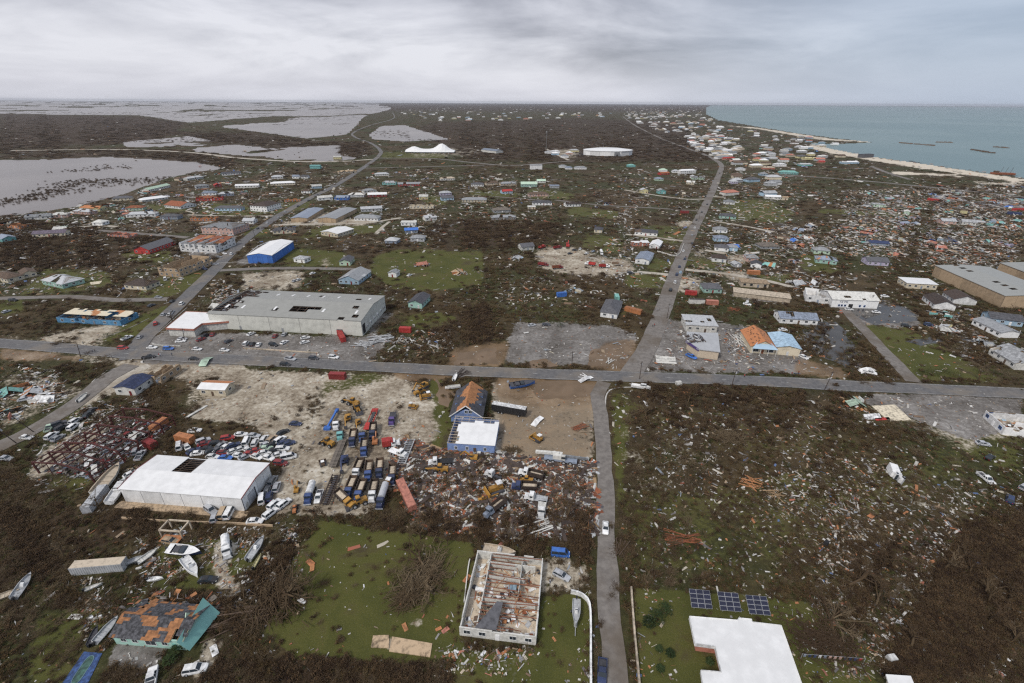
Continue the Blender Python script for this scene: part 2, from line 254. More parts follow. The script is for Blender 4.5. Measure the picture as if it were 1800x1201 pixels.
# relief: flat land, flooded hollows sink below the water sheets, a lumpy edge to both
lump = np.where(RNGS > 1800, vn(GX, GY * .45, 420, 5, 5), np.where(RNGS > 500, vn(GX, GY * .7, 120, 5, 4), vn(GX, GY, 18, 5, 4)))
wet = water * 1.35 + (lump - .5) * np.where((water < .85) & (water > .6), 5.0, np.where(water < .62, 2.6, 1.2)) * np.clip(water * 3, 0, 1)
GZ = -np.clip((wet - .52) * 4, 0, 1) * 1.2 - np.clip((sea - .3) * 2, 0, 1) * 1.6
GZ = np.where(GZ < -.02, GZ, 0)
nr, nc = UU.shape
gm = bpy.data.meshes.new('ground'); idx = np.arange(nr * nc).reshape(nr, nc)
quads = np.stack([idx[1:, :-1], idx[1:, 1:], idx[:-1, 1:], idx[:-1, :-1]], -1).reshape(-1, 4)
gm.vertices.add(nr * nc); gm.vertices.foreach_set('co', np.stack([GX, GY, GZ], -1).astype(np.float32).ravel())
gm.loops.add(quads.size); gm.loops.foreach_set('vertex_index', quads.astype(np.int32).ravel())
gm.polygons.add(len(quads)); gm.polygons.foreach_set('loop_start', (np.arange(len(quads)) * 4).astype(np.int32)); gm.polygons.foreach_set('loop_total', np.full(len(quads), 4, np.int32))
gm.update(); gm.validate()
for nm, chans in (('zone_a', (grass, sand, pave, mud)), ('zone_b', (dark, beach, litter, np.clip(water, 0, 1)))):
    at = gm.attributes.new(nm, 'FLOAT_COLOR', 'POINT'); at.data.foreach_set('color', np.stack(chans, -1).astype(np.float32).ravel())
def ground_material():
    m = bpy.data.materials.new('ground_soil_scrub_grass'); m.use_nodes = True; t = m.node_tree; b = t.nodes['Principled BSDF']
    geo = nd(t, 'ShaderNodeNewGeometry').outputs['Position']
    A = nd(t, 'ShaderNodeAttribute', attribute_name='zone_a'); B = nd(t, 'ShaderNodeAttribute', attribute_name='zone_b')
    sa = nd(t, 'ShaderNodeSeparateColor'); sb = nd(t, 'ShaderNodeSeparateColor'); t.links.new(A.outputs['Color'], sa.inputs[0]); t.links.new(B.outputs['Color'], sb.inputs[0])
    n_big = noise(t, geo, .012, 5, .6); n_mid = noise(t, geo, .07, 6, .65, .4); n_fin = noise(t, geo, .6, 6, .7); n_mic = noise(t, geo, 3.2, 4, .75)
    br = mth(t, 'ADD', mth(t, 'MULTIPLY', n_mid, .55), mth(t, 'MULTIPLY', n_fin, .45))
    base = ramp(t, br, [(.33, (0.0259, 0.0178, 0.0088)), (.45, (0.0527, 0.0367, 0.0176)), (.56, (0.0846, 0.0596, 0.0284)), (.68, (0.1462, 0.1060, 0.0557))])
    oliv = ramp(t, n_fin, [(.3, (0.0206, 0.0226, 0.0068)), (.55, (0.0515, 0.0526, 0.0168)), (.72, (0.0940, 0.0835, 0.0363))])
    base = mixc(t, sstep(t, n_big, .43, .57), base, oliv)
    base = mixc(t, mth(t, 'MULTIPLY', sstep(t, n_mic, .42, .62), .35), base, (.016, .011, .007))
    dk = ramp(t, br, [(.35, (0.0239, 0.0145, 0.0093)), (.5, (0.0461, 0.0282, 0.0177)), (.66, (0.0875, 0.0540, 0.0340))])
    base = mixc(t, mth(t, 'MULTIPLY', sb.outputs[0], .85), base, dk)
    edge = mth(t, 'MULTIPLY', mth(t, 'SUBTRACT', mth(t, 'ADD', mth(t, 'MULTIPLY', n_mid, .6), mth(t, 'MULTIPLY', n_fin, .6)), .6), 1.6)
    def msk(ch, lo=.42, hi=.62, e=1.0): return sstep(t, mth(t, 'ADD', ch, mth(t, 'MULTIPLY', edge, e)), lo, hi)
    gr = ramp(t, mth(t, 'ADD', mth(t, 'MULTIPLY', n_mid, .55), mth(t, 'MULTIPLY', n_mic, .45)), [(.3, (0.0374, 0.0422, 0.0113)), (.48, (0.0703, 0.0737, 0.0180)), (.62, (0.1154, 0.1073, 0.0294)), (.74, (0.1826, 0.1412, 0.0507))])
    gr = mixc(t, sstep(t, n_mid, .52, .68), gr, (.062, .05, .024))
    sn = ramp(t, mth(t, 'ADD', mth(t, 'MULTIPLY', n_mid, .5), mth(t, 'MULTIPLY', n_fin, .5)), [(.36, (.11, .085, .06)), (.46, (.25, .205, .15)), (.55, (.42, .37, .29)), (.64, (.64, .6, .51))])
    pv = ramp(t, br, [(.38, (.085, .074, .064)), (.48, (.15, .137, .124)), (.56, (.22, .205, .19)), (.66, (.36, .345, .325))])
    pv = mixc(t, mth(t, 'MULTIPLY', sstep(t, n_mic, .55, .7), .4), pv, (.36, .34, .32))
    md = ramp(t, n_mid, [(.35, (.12, .075, .038)), (.65, (.25, .165, .09))])
    base = mixc(t, msk(sa.outputs[0]), base, gr)
    base = mixc(t, msk(sa.outputs[1], .4, .75, 1.2), base, sn)
    base = mixc(t, msk(sa.outputs[2], .4, .62, 1.7), base, pv)
    base = mixc(t, mth(t, 'MULTIPLY', msk(A.outputs['Alpha'], .35, .8, 1.0), .85), base, md)
    base = mixc(t, sstep(t, mth(t, 'ADD', sb.outputs[1], mth(t, 'ADD', mth(t, 'MULTIPLY', edge, 1.3), mth(t, 'MULTIPLY', mth(t, 'SUBTRACT', n_big, .5), 1.2))), .4, .7), base, mixc(t, n_mid, (.5, .43, .33), (.68, .62, .52)))
    # fine torn paper, dust and broken board strewn in the wreck zones
    vo = nd(t, 'ShaderNodeTexVoronoi', feature='F1'); vo.inputs['Scale'].default_value = .9; t.links.new(geo, vo.inputs['Vector'])
    spk = sstep(t, mth(t, 'ADD', vo.outputs['Distance'], mth(t, 'MULTIPLY', n_mic, .5)), .62, .38)
    lit = ramp(t, vo.outputs['Color'], [(0, (.5, .47, .43)), (.35, (.25, .22, .2)), (.6, (.6, .58, .55)), (.8, (.3, .16, .09)), (1, (.3, .36, .42))])
    base = mixc(t, mth(t, 'MULTIPLY', mth(t, 'MULTIPLY', spk, sb.outputs[2]), .5), base, lit)
    t.links.new(base, b.inputs['Base Color'])
    t.links.new(mth(t, 'SUBTRACT', .95, mth(t, 'MULTIPLY', msk(A.outputs['Alpha'], .5, .9, 1.0), .6)), b.inputs['Roughness'])
    b.inputs['Specular IOR Level'].default_value = .25
    bn = nd(t, 'ShaderNodeBump'); bn.inputs['Strength'].default_value = .55; bn.inputs['Distance'].default_value = .5
    t.links.new(mth(t, 'ADD', n_fin, mth(t, 'MULTIPLY', n_mic, .5)), bn.inputs['Height']); t.links.new(bn.outputs[0], b.inputs['Normal'])
    return m
gm.materials.append(ground_material()); struct('ground', gm)
def look(u, v, arr):                               # zone value at photograph pixels
    vi = np.clip(np.searchsorted(V, v - (u - 900) * (11 / 1800)), 0, nr - 1); ui = np.clip(np.searchsorted(U, u), 0, nc - 1); return arr[vi, ui]
# ------------------------------------------------------------------ water sheets
def water_material(name, c0, c1, rough, sc, bump):
    m = bpy.data.materials.new(name); m.use_nodes = True; t = m.node_tree; b = t.nodes['Principled BSDF']
    geo = nd(t, 'ShaderNodeNewGeometry').outputs['Position']
    t.links.new(mixc(t, sstep(t, noise(t, geo, sc, 4, .55, .5), .35, .65), c0, c1), b.inputs['Base Color'])
    b.inputs['Roughness'].default_value = rough; b.inputs['IOR'].default_value = 1.33
    bn = nd(t, 'ShaderNodeBump'); bn.inputs['Strength'].default_value = bump; bn.inputs['Distance'].default_value = .3
    t.links.new(noise(t, geo, .25, 4, .6), bn.inputs['Height']); t.links.new(bn.outputs[0], b.inputs['Normal'])
    return m
def sheet(name, pts, z, m, world=False):
    q = [(*(p if world else G(*p)), z) for p in pts]
    return struct(name, MB().add(q, [tuple(range(len(q)))]).mesh(name, m))
SEA_M = water_material('sea_water', (.1, .17, .165), (.14, .21, .2), .3, .0012, .1)
FLOOD_M = water_material('flood_water', (.16, .135, .12), (.21, .18, .16), .25, .004, .03)
far = 42000.0
sheet('sea', [(60, 150), (far, 150), (far, far), (60, far)], -.55, SEA_M, True)
sheet('flood_water', [(-far, 380), (-60, 380), (-200, far), (-far, far)], -.42, FLOOD_M, True)
PUD = water_material('muddy_puddle', (.14, .095, .055), (.19, .13, .08), .12, .1, .05)
PUD2 = water_material('dark_puddle', (.05, .045, .04), (.075, .068, .06), .1, .1, .05)
def puddle(name, pts, m, seed):
    P = [G(*p) for p in pts]; q = []
    r = random.Random(seed)
    for i in range(len(P)):
        (x0, y0), (x1, y1) = P[i], P[(i + 1) % len(P)]; k = max(3, int(math.hypot(x1 - x0, y1 - y0) / 2.2)); nx, ny = y1 - y0, x0 - x1; ln = math.hypot(nx, ny) or 1
        o = 0
        for j in range(k):
            o = o * .6 + r.uniform(-1, 1) * .9; a = j / k; q.append((x0 + (x1 - x0) * a + nx / ln * o, y0 + (y1 - y0) * a + ny / ln * o, .012))
    struct(name, MB().add(q, [tuple(range(len(q)))]).mesh(name, m))
puddle('puddle', pp(930, 672, 1000, 668, 1052, 680, 1030, 700, 950, 702), PUD, 1); puddle('puddle', pp(1045, 612, 1100, 603, 1088, 640, 1030, 642), PUD, 2)
puddle('puddle', pp(805, 622, 870, 612, 878, 640, 800, 642), PUD, 3); puddle('puddle', pp(1408, 566, 1470, 566, 1530, 640, 1500, 650, 1420, 620), PUD2, 4)
puddle('puddle', pp(1470, 530, 1560, 528, 1600, 545, 1615, 565, 1540, 572, 1500, 552), PUD2, 5); puddle('puddle', pp(905, 642, 960, 630, 985, 645, 930, 648), PUD, 6)
puddle('puddle', pp(1700, 356, 1800, 350, 1800, 366, 1720, 366), FLOOD_M, 7); puddle('puddle', pp(1640, 342, 1700, 345, 1700, 354, 1635, 352), FLOOD_M, 8); puddle('puddle', pp(1670, 650 - 62, 1740, 600, 1735, 612, 1690, 604), PUD2, 9)
puddle('puddle', pp(1590, 600, 1640, 592, 1660, 602, 1620, 608), PUD2, 10); puddle('puddle', pp(765, 665, 800, 690, 790, 715, 768, 705), PUD, 11)
# ------------------------------------------------------------------ roads
def road_material(name, c0, c1, dirt):
    m = bpy.data.materials.new(name); m.use_nodes = True; t = m.node_tree; b = t.nodes['Principled BSDF']
    geo = nd(t, 'ShaderNodeNewGeometry').outputs['Position']
    a = noise(t, geo, .5, 6, .7); c = noise(t, geo, .05, 4, .6, .4); d = noise(t, geo, 4, 3, .7)
    col = mixc(t, sstep(t, a, .35, .65), c0, c1); col = mixc(t, mth(t, 'MULTIPLY', sstep(t, c, .46, .64), .7), col, dirt); col = mixc(t, mth(t, 'MULTIPLY', sstep(t, d, .55, .7), .35), col, tuple(x * .5 for x in c0))
    t.links.new(col, b.inputs['Base Color']); b.inputs['Roughness'].default_value = .8
    bn = nd(t, 'ShaderNodeBump'); bn.inputs['Strength'].default_value = .3; bn.inputs['Distance'].default_value = .1; t.links.new(a, bn.inputs['Height']); t.links.new(bn.outputs[0], b.inputs['Normal'])
    return m
ASPH = road_material('asphalt_worn', (.1, .098, .1), (.145, .14, .138), (.2, .17, .135))
LANE = road_material('tarred_lane', (.14, .125, .112), (.21, .19, .17), (.11, .085, .06))
LIME = road_material('limestone_track', (.36, .32, .26), (.5, .46, .39), (.26, .21, .15))
LINE = mat((.42, .42, .4), .7, .5, .9)
def path(pts, step):
    P = [Vector((*G(*p), 0)) for p in pts]; out = []
    Q = [P[0] * 2 - P[1]] + P + [P[-1] * 2 - P[-2]]
    for i in range(1, len(Q) - 2):
        p0, p1, p2, p3 = Q[i - 1:i + 3]; k = max(2, min(60, int((p2 - p1).length / step)))
        for j in range(k):
            t = j / k; out.append(.5 * ((2 * p1) + (p2 - p0) * t + (2 * p0 - 5 * p1 + 4 * p2 - p3) * t * t + (3 * p1 - p0 - 3 * p2 + p3) * t ** 3))
    out.append(P[-1]); return out
ROADZ = [.03]; ROADL = []
def ribbon(name, P, wd, z, m, off=0.0, wob=.0, seed=0):
    r = random.Random(seed); vs = []; a = b = 0
    for i, p in enumerate(P):
        d = (P[min(i + 1, len(P) - 1)] - P[max(i - 1, 0)]).normalized(); n = Vector((-d.y, d.x, 0)); a = a * .7 + r.uniform(-wob, wob); b = b * .7 + r.uniform(-wob, wob)
        vs += [p + n * (off + wd / 2 + a) + Vector((0, 0, z)), p + n * (off - wd / 2 + b) + Vector((0, 0, z))]
    return MB().add(vs, [(2 * i, 2 * i + 1, 2 * i + 3, 2 * i + 2) for i in range(len(P) - 1)]).mesh(name, m)
def road(name, pts, wd, m, wob=.25):
    ROADZ[0] += .006; P = path(pts, 4.0); ROADL.append((P, wd)); struct(name, ribbon(name, P, wd, ROADZ[0], m, 0, wob, int(wd * 10 + len(pts)))); return P, ROADZ[0]
road('limestone_track', pp(262, 642, 215, 660, 150, 700, 100, 732), 5.5, LIME, .7)
for q, wd in ((pp(480, 396, 560, 394, 640, 392, 705, 383), 5), (pp(660, 412, 676, 396, 688, 388), 3.5), (pp(1245, 388, 1300, 396, 1360, 408), 5), (pp(1205, 474, 1270, 481, 1340, 492, 1395, 505), 5), (pp(1100, 412, 1150, 418, 1205, 424), 5), (pp(1120, 478, 1150, 481, 1180, 484), 5), (pp(1098, 334, 1150, 343, 1205, 350, 1245, 350), 5), (pp(1235, 345, 1275, 347), 5),
              (pp(130, 400, 175, 397, 205, 399), 5), (pp(330, 378, 420, 380, 480, 380), 4), (pp(1240, 440, 1275, 446), 5)):
    road('limestone_track', q, wd, LIME, .4)
road('lane', pp(-200, 528, 0, 525, 120, 522, 210, 528, 295, 526), 6, LANE); road('lane', pp(378, 476, 480, 472, 600, 473, 650, 476), 5.5, LANE)
road('lane', pp(975, 352, 1060, 361, 1150, 366, 1238, 372), 5, LANE); road('lane', pp(170, 405, 260, 412, 330, 418), 6, LANE)
road('lane', pp(1455, 515, 1500, 560, 1550, 612, 1606, 672), 6, LANE); road('lane', pp(870, 346, 960, 353), 5, LANE)
road('lane', pp(-400, 268, 0, 265, 200, 263, 330, 268, 420, 278, 520, 284, 600, 284, 660, 280), 14, LIME, 1.5)
road('lane', pp(664, 278, 760, 279, 830, 286, 900, 291, 970, 286, 1010, 283), 9, LANE); road('lane', pp(640, 296, 760, 293, 870, 290), 8, LANE)
road('lane', pp(1340, 306, 1440, 312, 1560, 322, 1700, 336, 1800, 347, 2000, 370), 10, LANE); road('lane', pp(1530, 292, 1560, 304, 1600, 316), 9, LANE)
road('lane', pp(960, 262, 975, 270, 1000, 282), 7, LIME)
road('side_road', pp(1092, 1330, 1082, 1201, 1076, 1130, 1069, 1050, 1066, 930, 1060, 800, 1053, 720, 1050, 695, 1062, 672), 5.2, LANE, .35)
road('old_road', pp(232, 642, 190, 665, 130, 712, 60, 756, 0, 785, -220, 880), 8, LANE)
road('north_west_road', pp(228, 632, 262, 585, 330, 521, 382, 470, 430, 423, 482, 385, 540, 351, 592, 325, 640, 294, 666, 274, 668, 264, 652, 252, 624, 241, 622, 233, 652, 220, 692, 208, 690, 198), 9, ASPH)
PN, zn = road('north_road', pp(1108, 658, 1138, 612, 1166, 545, 1190, 475, 1215, 412, 1240, 362, 1262, 312, 1268, 292, 1258, 282, 1236, 271, 1195, 256, 1150, 238, 1112, 218, 1095, 205), 9.5, LANE)
PM, zm = road('main_road', pp(-420, 575, 0, 604, 120, 613, 250, 624, 500, 637, 800, 652, 1050, 661, 1300, 669, 1500, 679, 1800, 692, 2300, 715), 9, ASPH)
k = 0
dash = []
for i in range(0, len(PM) - 1, 2): dash.append(i)
mb = MB(); ln = MB()
for i in dash:
    p, q = PM[i], PM[i + 1]; d = (q - p).normalized(); n = Vector((-d.y, d.x, 0)); e = p + d * 3.2; z = Vector((0, 0, zm + .006))
    if random.random() < .85: mb.add([p + n * .12 + z, p - n * .12 + z, e - n * .12 + z, e + n * .12 + z], [(0, 1, 2, 3)])
struct('road_centre_line', mb.mesh('road_centre_line', LINE))
for o in (4.0, -4.0): struct('road_edge_line', ribbon('road_edge_line', PM[len(PM) // 8:], .16, zm + .006, LINE, o))
KERB = mat((.45, .43, .4), .8, .3, .5)
def kerb(pts, h=.14, wd=.3, name='kerb'):
    P = path(pts, 3); mb = MB()
    for p, q in zip(P[:-1], P[1:]): mb.beam(p + Vector((0, 0, h / 2)), q + Vector((0, 0, h / 2)), wd, h)
    o = struct(name, mb.mesh(name, KERB)); return o
kerb(pp(1180, 683, 1110, 681, 1080, 683, 1067, 692, 1064, 715, 1068, 760), .14, .5); kerb(pp(160, 690, 162, 672, 185, 655, 225, 640)); kerb(pp(255, 606, 275, 588, 330, 540)); kerb(pp(168, 598, 220, 580, 262, 560)); kerb(pp(1598, 682, 1700, 690, 1800, 696)); kerb(pp(372, 463, 440, 462), .3, .4)
# ------------------------------------------------------------------ building kit
def foot(spec, depth=None):
    P0 = Vector((*G(spec[0], spec[1]), 0)); P1 = Vector((*G(spec[2], spec[3]), 0)); ex = (P1 - P0); W = ex.length; ex.normalize(); ey = Vector((-ex.y, ex.x, 0))
    D = abs((Vector((*G(spec[4], spec[5]), 0)) - P1).dot(ey)) if len(spec) > 4 else depth
    c = P0 + ex * W / 2 + ey * D / 2
    return c, W, D, math.atan2(ex.y, ex.x), ((spec[0] + spec[2]) / 2, (spec[1] + spec[3]) / 2)
def slope(mb, A, B, Cc, Dd, hole=0.0, strip=0.0, seed=0, th=.1, cell=2.0, fixed=None):
    A, B, Cc, Dd = map(Vector, (A, B, Cc, Dd)); n = (B - A).cross(Dd - A)
    if n.length < 1e-6: n = (B - A).cross(Cc - A)
    n.normalize(); n *= th
    nu = max(1, min(26, int((B - A).length / cell))) if (hole or strip or fixed) else 1; nv = max(1, min(12, int(((Dd + Cc) / 2 - (A + B) / 2).length / cell))) if (hole or strip or fixed) else 1
    def P(i, j):
        s, t = i / nu, j / nv; return (A * (1 - s) + B * s) * (1 - t) + (Dd * (1 - s) + Cc * s) * t
    st = {}
    for i in range(nu):
        for j in range(nv):
            q = float(vn(np.array(i * .42 * cell / 2 + seed * 3.7), np.array(j * .42 * cell / 2 + seed * 1.3), 1.0, 11, 3)); q2 = float(vn(np.array(i * .42 * cell / 2 - seed * 2.1), np.array(j * .42 * cell / 2 + seed * 5.3), 1.0, 23, 3))
            k = 0
            if hole and q < .24 + hole * .5: k = None
            elif strip and q2 < .24 + strip * .55: k = 1
            if fixed: k = fixed((i + .5) / nu, (j + .5) / nv, k)
            st[i, j] = k
    for (i, j), k in st.items():
        if k is None: continue
        a, b, c, d = P(i, j), P(i + 1, j), P(i + 1, j + 1), P(i, j + 1); o = n * (.75 if k == 1 else 1)
        vs = [a, b, c, d, a + o, b + o, c + o, d + o]; fs = [(3, 2, 1, 0), (4, 5, 6, 7)]
        for (di, dj), e in (((0, -1), (0, 1, 5, 4)), ((1, 0), (1, 2, 6, 5)), ((0, 1), (2, 3, 7, 6)), ((-1, 0), (3, 0, 4, 7))):
            if st.get((i + di, j + dj), None) != k: fs.append(e)
        mb.add(vs, fs, k)
def roof_slopes(W, D, h, r, kind, o=.45, axis=None):
    axis = axis or ('x' if W >= D else 'y')
    w, d = (W, D) if axis == 'x' else (D, W); x, y = w / 2 + o, d / 2 + o; e = h - r * o / (d / 2 + o) * .6; t = h + r
    if kind == 'gable': S = [((-x, -y, e), (x, -y, e), (x, 0, t), (-x, 0, t)), ((x, y, e), (-x, y, e), (-x, 0, t), (x, 0, t))]
    elif kind == 'hip':
        i = min(y, x * .8); S = [((-x, -y, e), (x, -y, e), (x - i, 0, t), (-x + i, 0, t)), ((x, y, e), (-x, y, e), (-x + i, 0, t), (x - i, 0, t)), ((x, -y, e), (x, y, e), (x - i, 0, t), (x - i, 0, t)), ((-x, y, e), (-x, -y, e), (-x + i, 0, t), (-x + i, 0, t))]
    else: S = [((-x, -y, h + .02), (x, -y, h + .02), (x, y, h + r), (-x, y, h + r))]
    if axis == 'y': S = [tuple((-p[1], p[0], p[2]) for p in q) for q in S]
    return S, axis
def window_mesh(wd, ht, frame):
    def f():
        mb = MB(); fw = .1
        for c, s in (((0, 0, -ht / 2), (wd + fw, .08, fw)), ((0, 0, ht / 2), (wd + fw, .08, fw)), ((-wd / 2, 0, 0), (fw, .08, ht - fw)), ((wd / 2, 0, 0), (fw, .08, ht - fw)), ((0, 0, 0), (.05, .07, ht - fw))): mb.box(c, s, 0, 0)
        mb.box((0, .012, 0), (wd - .04, .05, ht - .04), 0, 1); return mb.mesh('window', [mat(frame, .6), GLASS])
    return shared(('win', round(wd, 1), round(ht, 1), frame), f)
def door_mesh(c):
    return shared(('door', c), lambda: MB().box((0, 0, 1.03), (1.0, .07, 2.06), 0, 0).box((0, -.04, 1.03), (.8, .03, 1.8), 0, 0).box((.38, -.07, 1.0), (.06, .06, .12), 0, 1).mesh('door', [mat(c, .5), mat('charcoal', .4)]))
RUBC = ['offwhite', 'wood', 'greywood', 'brown', 'white', 'plywood', 'lightgrey', 'rust', 'darkbrown', 'paleblue']
def rub_mesh(W, D, n, hmax, seed, cols=RUBC, lmax=3.0):
    r = random.Random(seed); mb = MB()
    for _ in range(n):
        x, y = r.uniform(-.5, .5) * W, r.uniform(-.5, .5) * D; z = r.uniform(.05, 1) ** 2 * hmax * (1 - min(1, abs(x) / W * 2) ** 3); a = r.uniform(0, 6.28); l = r.uniform(.25, 1) * lmax; mi = int(r.random() ** 1.5 * len(cols)) % len(cols)
        tl = r.uniform(-.35, .35) * min(1, hmax); dx, dy = math.cos(a) * l / 2, math.sin(a) * l / 2
        if r.random() < .55: mb.beam((x - dx, y - dy, max(.06, z - tl)), (x + dx, y + dy, max(.06, z + tl)), r.uniform(.08, .22), None, mi)
        else: mb.beam((x - dx * .5, y - dy * .5, max(.1, z - tl)), (x + dx * .5, y + dy * .5, max(.1, z + tl)), r.uniform(.5, 1.6), r.uniform(.05, .25), mi)
    return mb.mesh('rubble', [mat(c, .85, .3) for c in cols])
def rubble(parent, W, D, n, hmax, seed, cols=RUBC, lmax=3.0, z=0.0):
    o = put('rubble', rub_mesh(W, D, n, hmax, seed, cols, lmax), parent, (0, 0, z)); o['kind'] = 'stuff'; return o
def ring_walls(root, W, D, h, m, th=.25, skip=(), jag=0.0, seed=1, gable=None):
    """four walls, each a part, with ragged tops where JAG > 0"""
    r = random.Random(seed)
    for s, (c, L_, rz) in enumerate((((0, -D / 2 + th / 2, 0), W, 0), ((W / 2 - th / 2, 0, 0), D - 2 * th - .01, math.pi / 2), ((0, D / 2 - th / 2, 0), W, math.pi), ((-W / 2 + th / 2, 0, 0), D - 2 * th - .01, -math.pi / 2))):
        if s in skip: continue
        mb = MB(); k = max(2, int(L_ / 2.2)) if jag else 1; hs = [h * (1 - (r.random() < .4) * r.random() * jag) for _ in range(k)]
        for i in range(k):
            x0, x1 = -L_ / 2 + L_ * i / k, -L_ / 2 + L_ * (i + 1) / k; mb.box(((x0 + x1) / 2, 0, hs[i] / 2), (x1 - x0 - (.004 if k > 1 else 0), th, hs[i]))
        mb.obj('wall', m, root, c, rz)
def add_windows(root, W, D, h, frame, rows=1, faces='fr', scale=1.0, doorc=None, zs=None, every=3.4, off=.03):
    for f in faces:
        L_, place = {'f': (W, lambda t: ((t, -D / 2 - off, 0), 0)), 'r': (D, lambda t: ((W / 2 + off, t, 0), math.pi / 2)), 'l': (D, lambda t: ((-W / 2 - off, -t, 0), -math.pi / 2)), 'b': (W, lambda t: ((-t, D / 2 + off, 0), math.pi))}[f]
        n = max(1, int(L_ / every))
        for rr in range(rows):
            zc = (rr + .55) * h / rows
            for i in range(n):
                t = -L_ / 2 + L_ * (i + .5) / n; p, rz = place(t)
                if doorc and f == 'f' and rr == 0 and i == n // 2: put('door', door_mesh(doorc), root, (p[0], p[1], 0.02), rz); continue
                wd = min(1.5, L_ / n * .5); put('window', window_mesh(round(wd, 1), round(min(1.25, h / rows * .42), 1), frame), root, (p[0], p[1], zc), rz)
NAMES = dict(offwhite='off-white', palegreen='pale green', paleblue='pale blue', darkred='dark red', lightgrey='light grey', bluegrey='blue-grey', darkgrey='dark grey', darkbrown='dark brown', purplegrey='purple-grey', greywood='weathered grey', mach='yellow', truckblue='dark blue', trucknavy='navy')
def cn(c): return NAMES.get(c, c)
HID = [0]
def house(spec, wall, roof, kind='hip', h=3.0, r=None, depth=9.0, hole=0.0, strip=0.0, stripc='plywood', rows=1, look_=None, label=None, cat='house', name='house', axis=None, win=True, faces=None, frame='white', rot=None, o=.45, every=3.4):
    HID[0] += 1; sd = HID[0]
    c, W, D, rz, uv = foot(spec, depth); s = PXM(*uv)
    W = max(W, 3.0); root = empty(name, (c.x, c.y, 0), rz)
    if rot: root.rotation_euler = (rot[0], rot[1], rz); root.location.z = rot[2]
    r = r if r is not None else (.42 * min(W, D) / 2 if kind in ('hip', 'gable') else .35); r = min(r, 3.2) if kind != 'none' else 0
    wm = mat(wall, .85, .2, .7)
    if kind == 'none' or hole > .05:
        ring_walls(root, W, D, h, wm, .28, (), .6 if kind == 'none' else 0, sd)
        MB().box((0, 0, .04), (W - .7, D - .7, .08)).obj('floor_slab', mat('beige', .9, .4), root)
        k = 0
        for i in range(1, max(2, int(W / 4.5))):
            x = -W / 2 + W * i / max(2, int(W / 4.5)); MB().box((0, 0, h * .42), (.16, D * .5, h * .84)).obj('partition_wall', wm, root, (x, D * (.22 if i % 2 else -.22), .08))
        rubble(root, W * .85, D * .85, int(min(140, W * D * .5) * (1 if s > 1.2 else .4)), 1.1, sd)
    else:
        mb = MB().box((0, 0, h / 2), (W, D, h))
        mb.obj('wall', wm, root)
    S, ax = roof_slopes(W, D, h, r, kind, o, axis)
    if kind == 'gable' and not (kind == 'none'):
        w_, d_ = (W, D) if ax == 'x' else (D, W)
        for sx in (-1, 1):
            mb = MB(); x0, x1 = sx * (w_ / 2 - .25), sx * (w_ / 2 - .003); y = d_ / 2 - .02; vs = [(x0, -y, h), (x0, y, h), (x0, 0, h + r * .93), (x1, -y, h), (x1, y, h), (x1, 0, h + r * .93)]
            if ax == 'y': vs = [(-p[1], p[0], p[2]) for p in vs]
            mb.add(vs, [(0, 1, 2), (5, 4, 3), (0, 3, 4, 1), (1, 4, 5, 2), (2, 5, 3, 0)]); mb.obj('gable_end', wm, root)
    if kind != 'none':
        mb = MB()
        for q, sl_ in enumerate(S): slope(mb, *sl_, hole, strip, sd + q * 7.3, .12, 1.9 if s < 3.5 else .95)
        mb.obj('roof', [roofm(roof) if roof not in ('white',) else metalroof(roof), mat(stripc, .9, .3)], root)
        if hole > .05:
            mb = MB(); ax_, n = ax, int((W if ax == 'x' else D) / 1.3)
            for i in range(n + 1):
                for sgn in (-1, 1):
                    t = ((W if ax == 'x' else D) / 2 - .1) * (2 * i / n - 1); d_ = (D if ax == 'x' else W) / 2; p, q = (t, sgn * d_, h - .05), (t, 0.0, h + r - .16)
                    if ax == 'y': p, q = (-p[1], p[0], p[2]), (-q[1], q[0], q[2])
                    mb.beam(p, q, .09, .16)
            mb.obj('rafters', mat('wood', .9, .3), root)['kind'] = 'stuff'
    else:
        rr = random.Random(sd); mb = MB()
        for i in range(int(W / 1.5)):
            if rr.random() < .45: x = -W / 2 + (i + .5) * 1.5; mb.beam((x, -D / 2, h + .05), (x + rr.uniform(-.6, .6), D / 2 * rr.uniform(-.2, 1), h + rr.uniform(-1.2, .1)), .1, .18)
        if mb.v: mb.obj('rafters', mat('wood', .9, .35), root)['kind'] = 'stuff'
    if win and s > 1.0:
        fc = faces or ('fr' if uv[0] < 900 else 'fl')
        add_windows(root, W, D, h, frame, rows, fc if s > 1.25 else 'f', 1, random.Random(sd).choice(['brown', 'white', 'darkred', 'bluegrey']) if s > 1.3 else None, every=every)
    lk = look_
    if lk is None:
        if kind == 'none': lk = 'roofless %s house with rubble inside' % cn(wall)
        else:
            st = 'torn %s' % cn(roof) if hole > .05 else ('stripped %s' % cn(roof) if strip > .05 else cn(roof)); lk = '%s%s house with %s %s roof' % ('two-storey ' if rows == 2 else '', cn(wall), st, {'hip': 'hipped', 'gable': 'gabled', 'flat': 'flat'}[kind])
    reg(root, lk, cat, uv, label); root['_wd'] = (W, D, h); return root
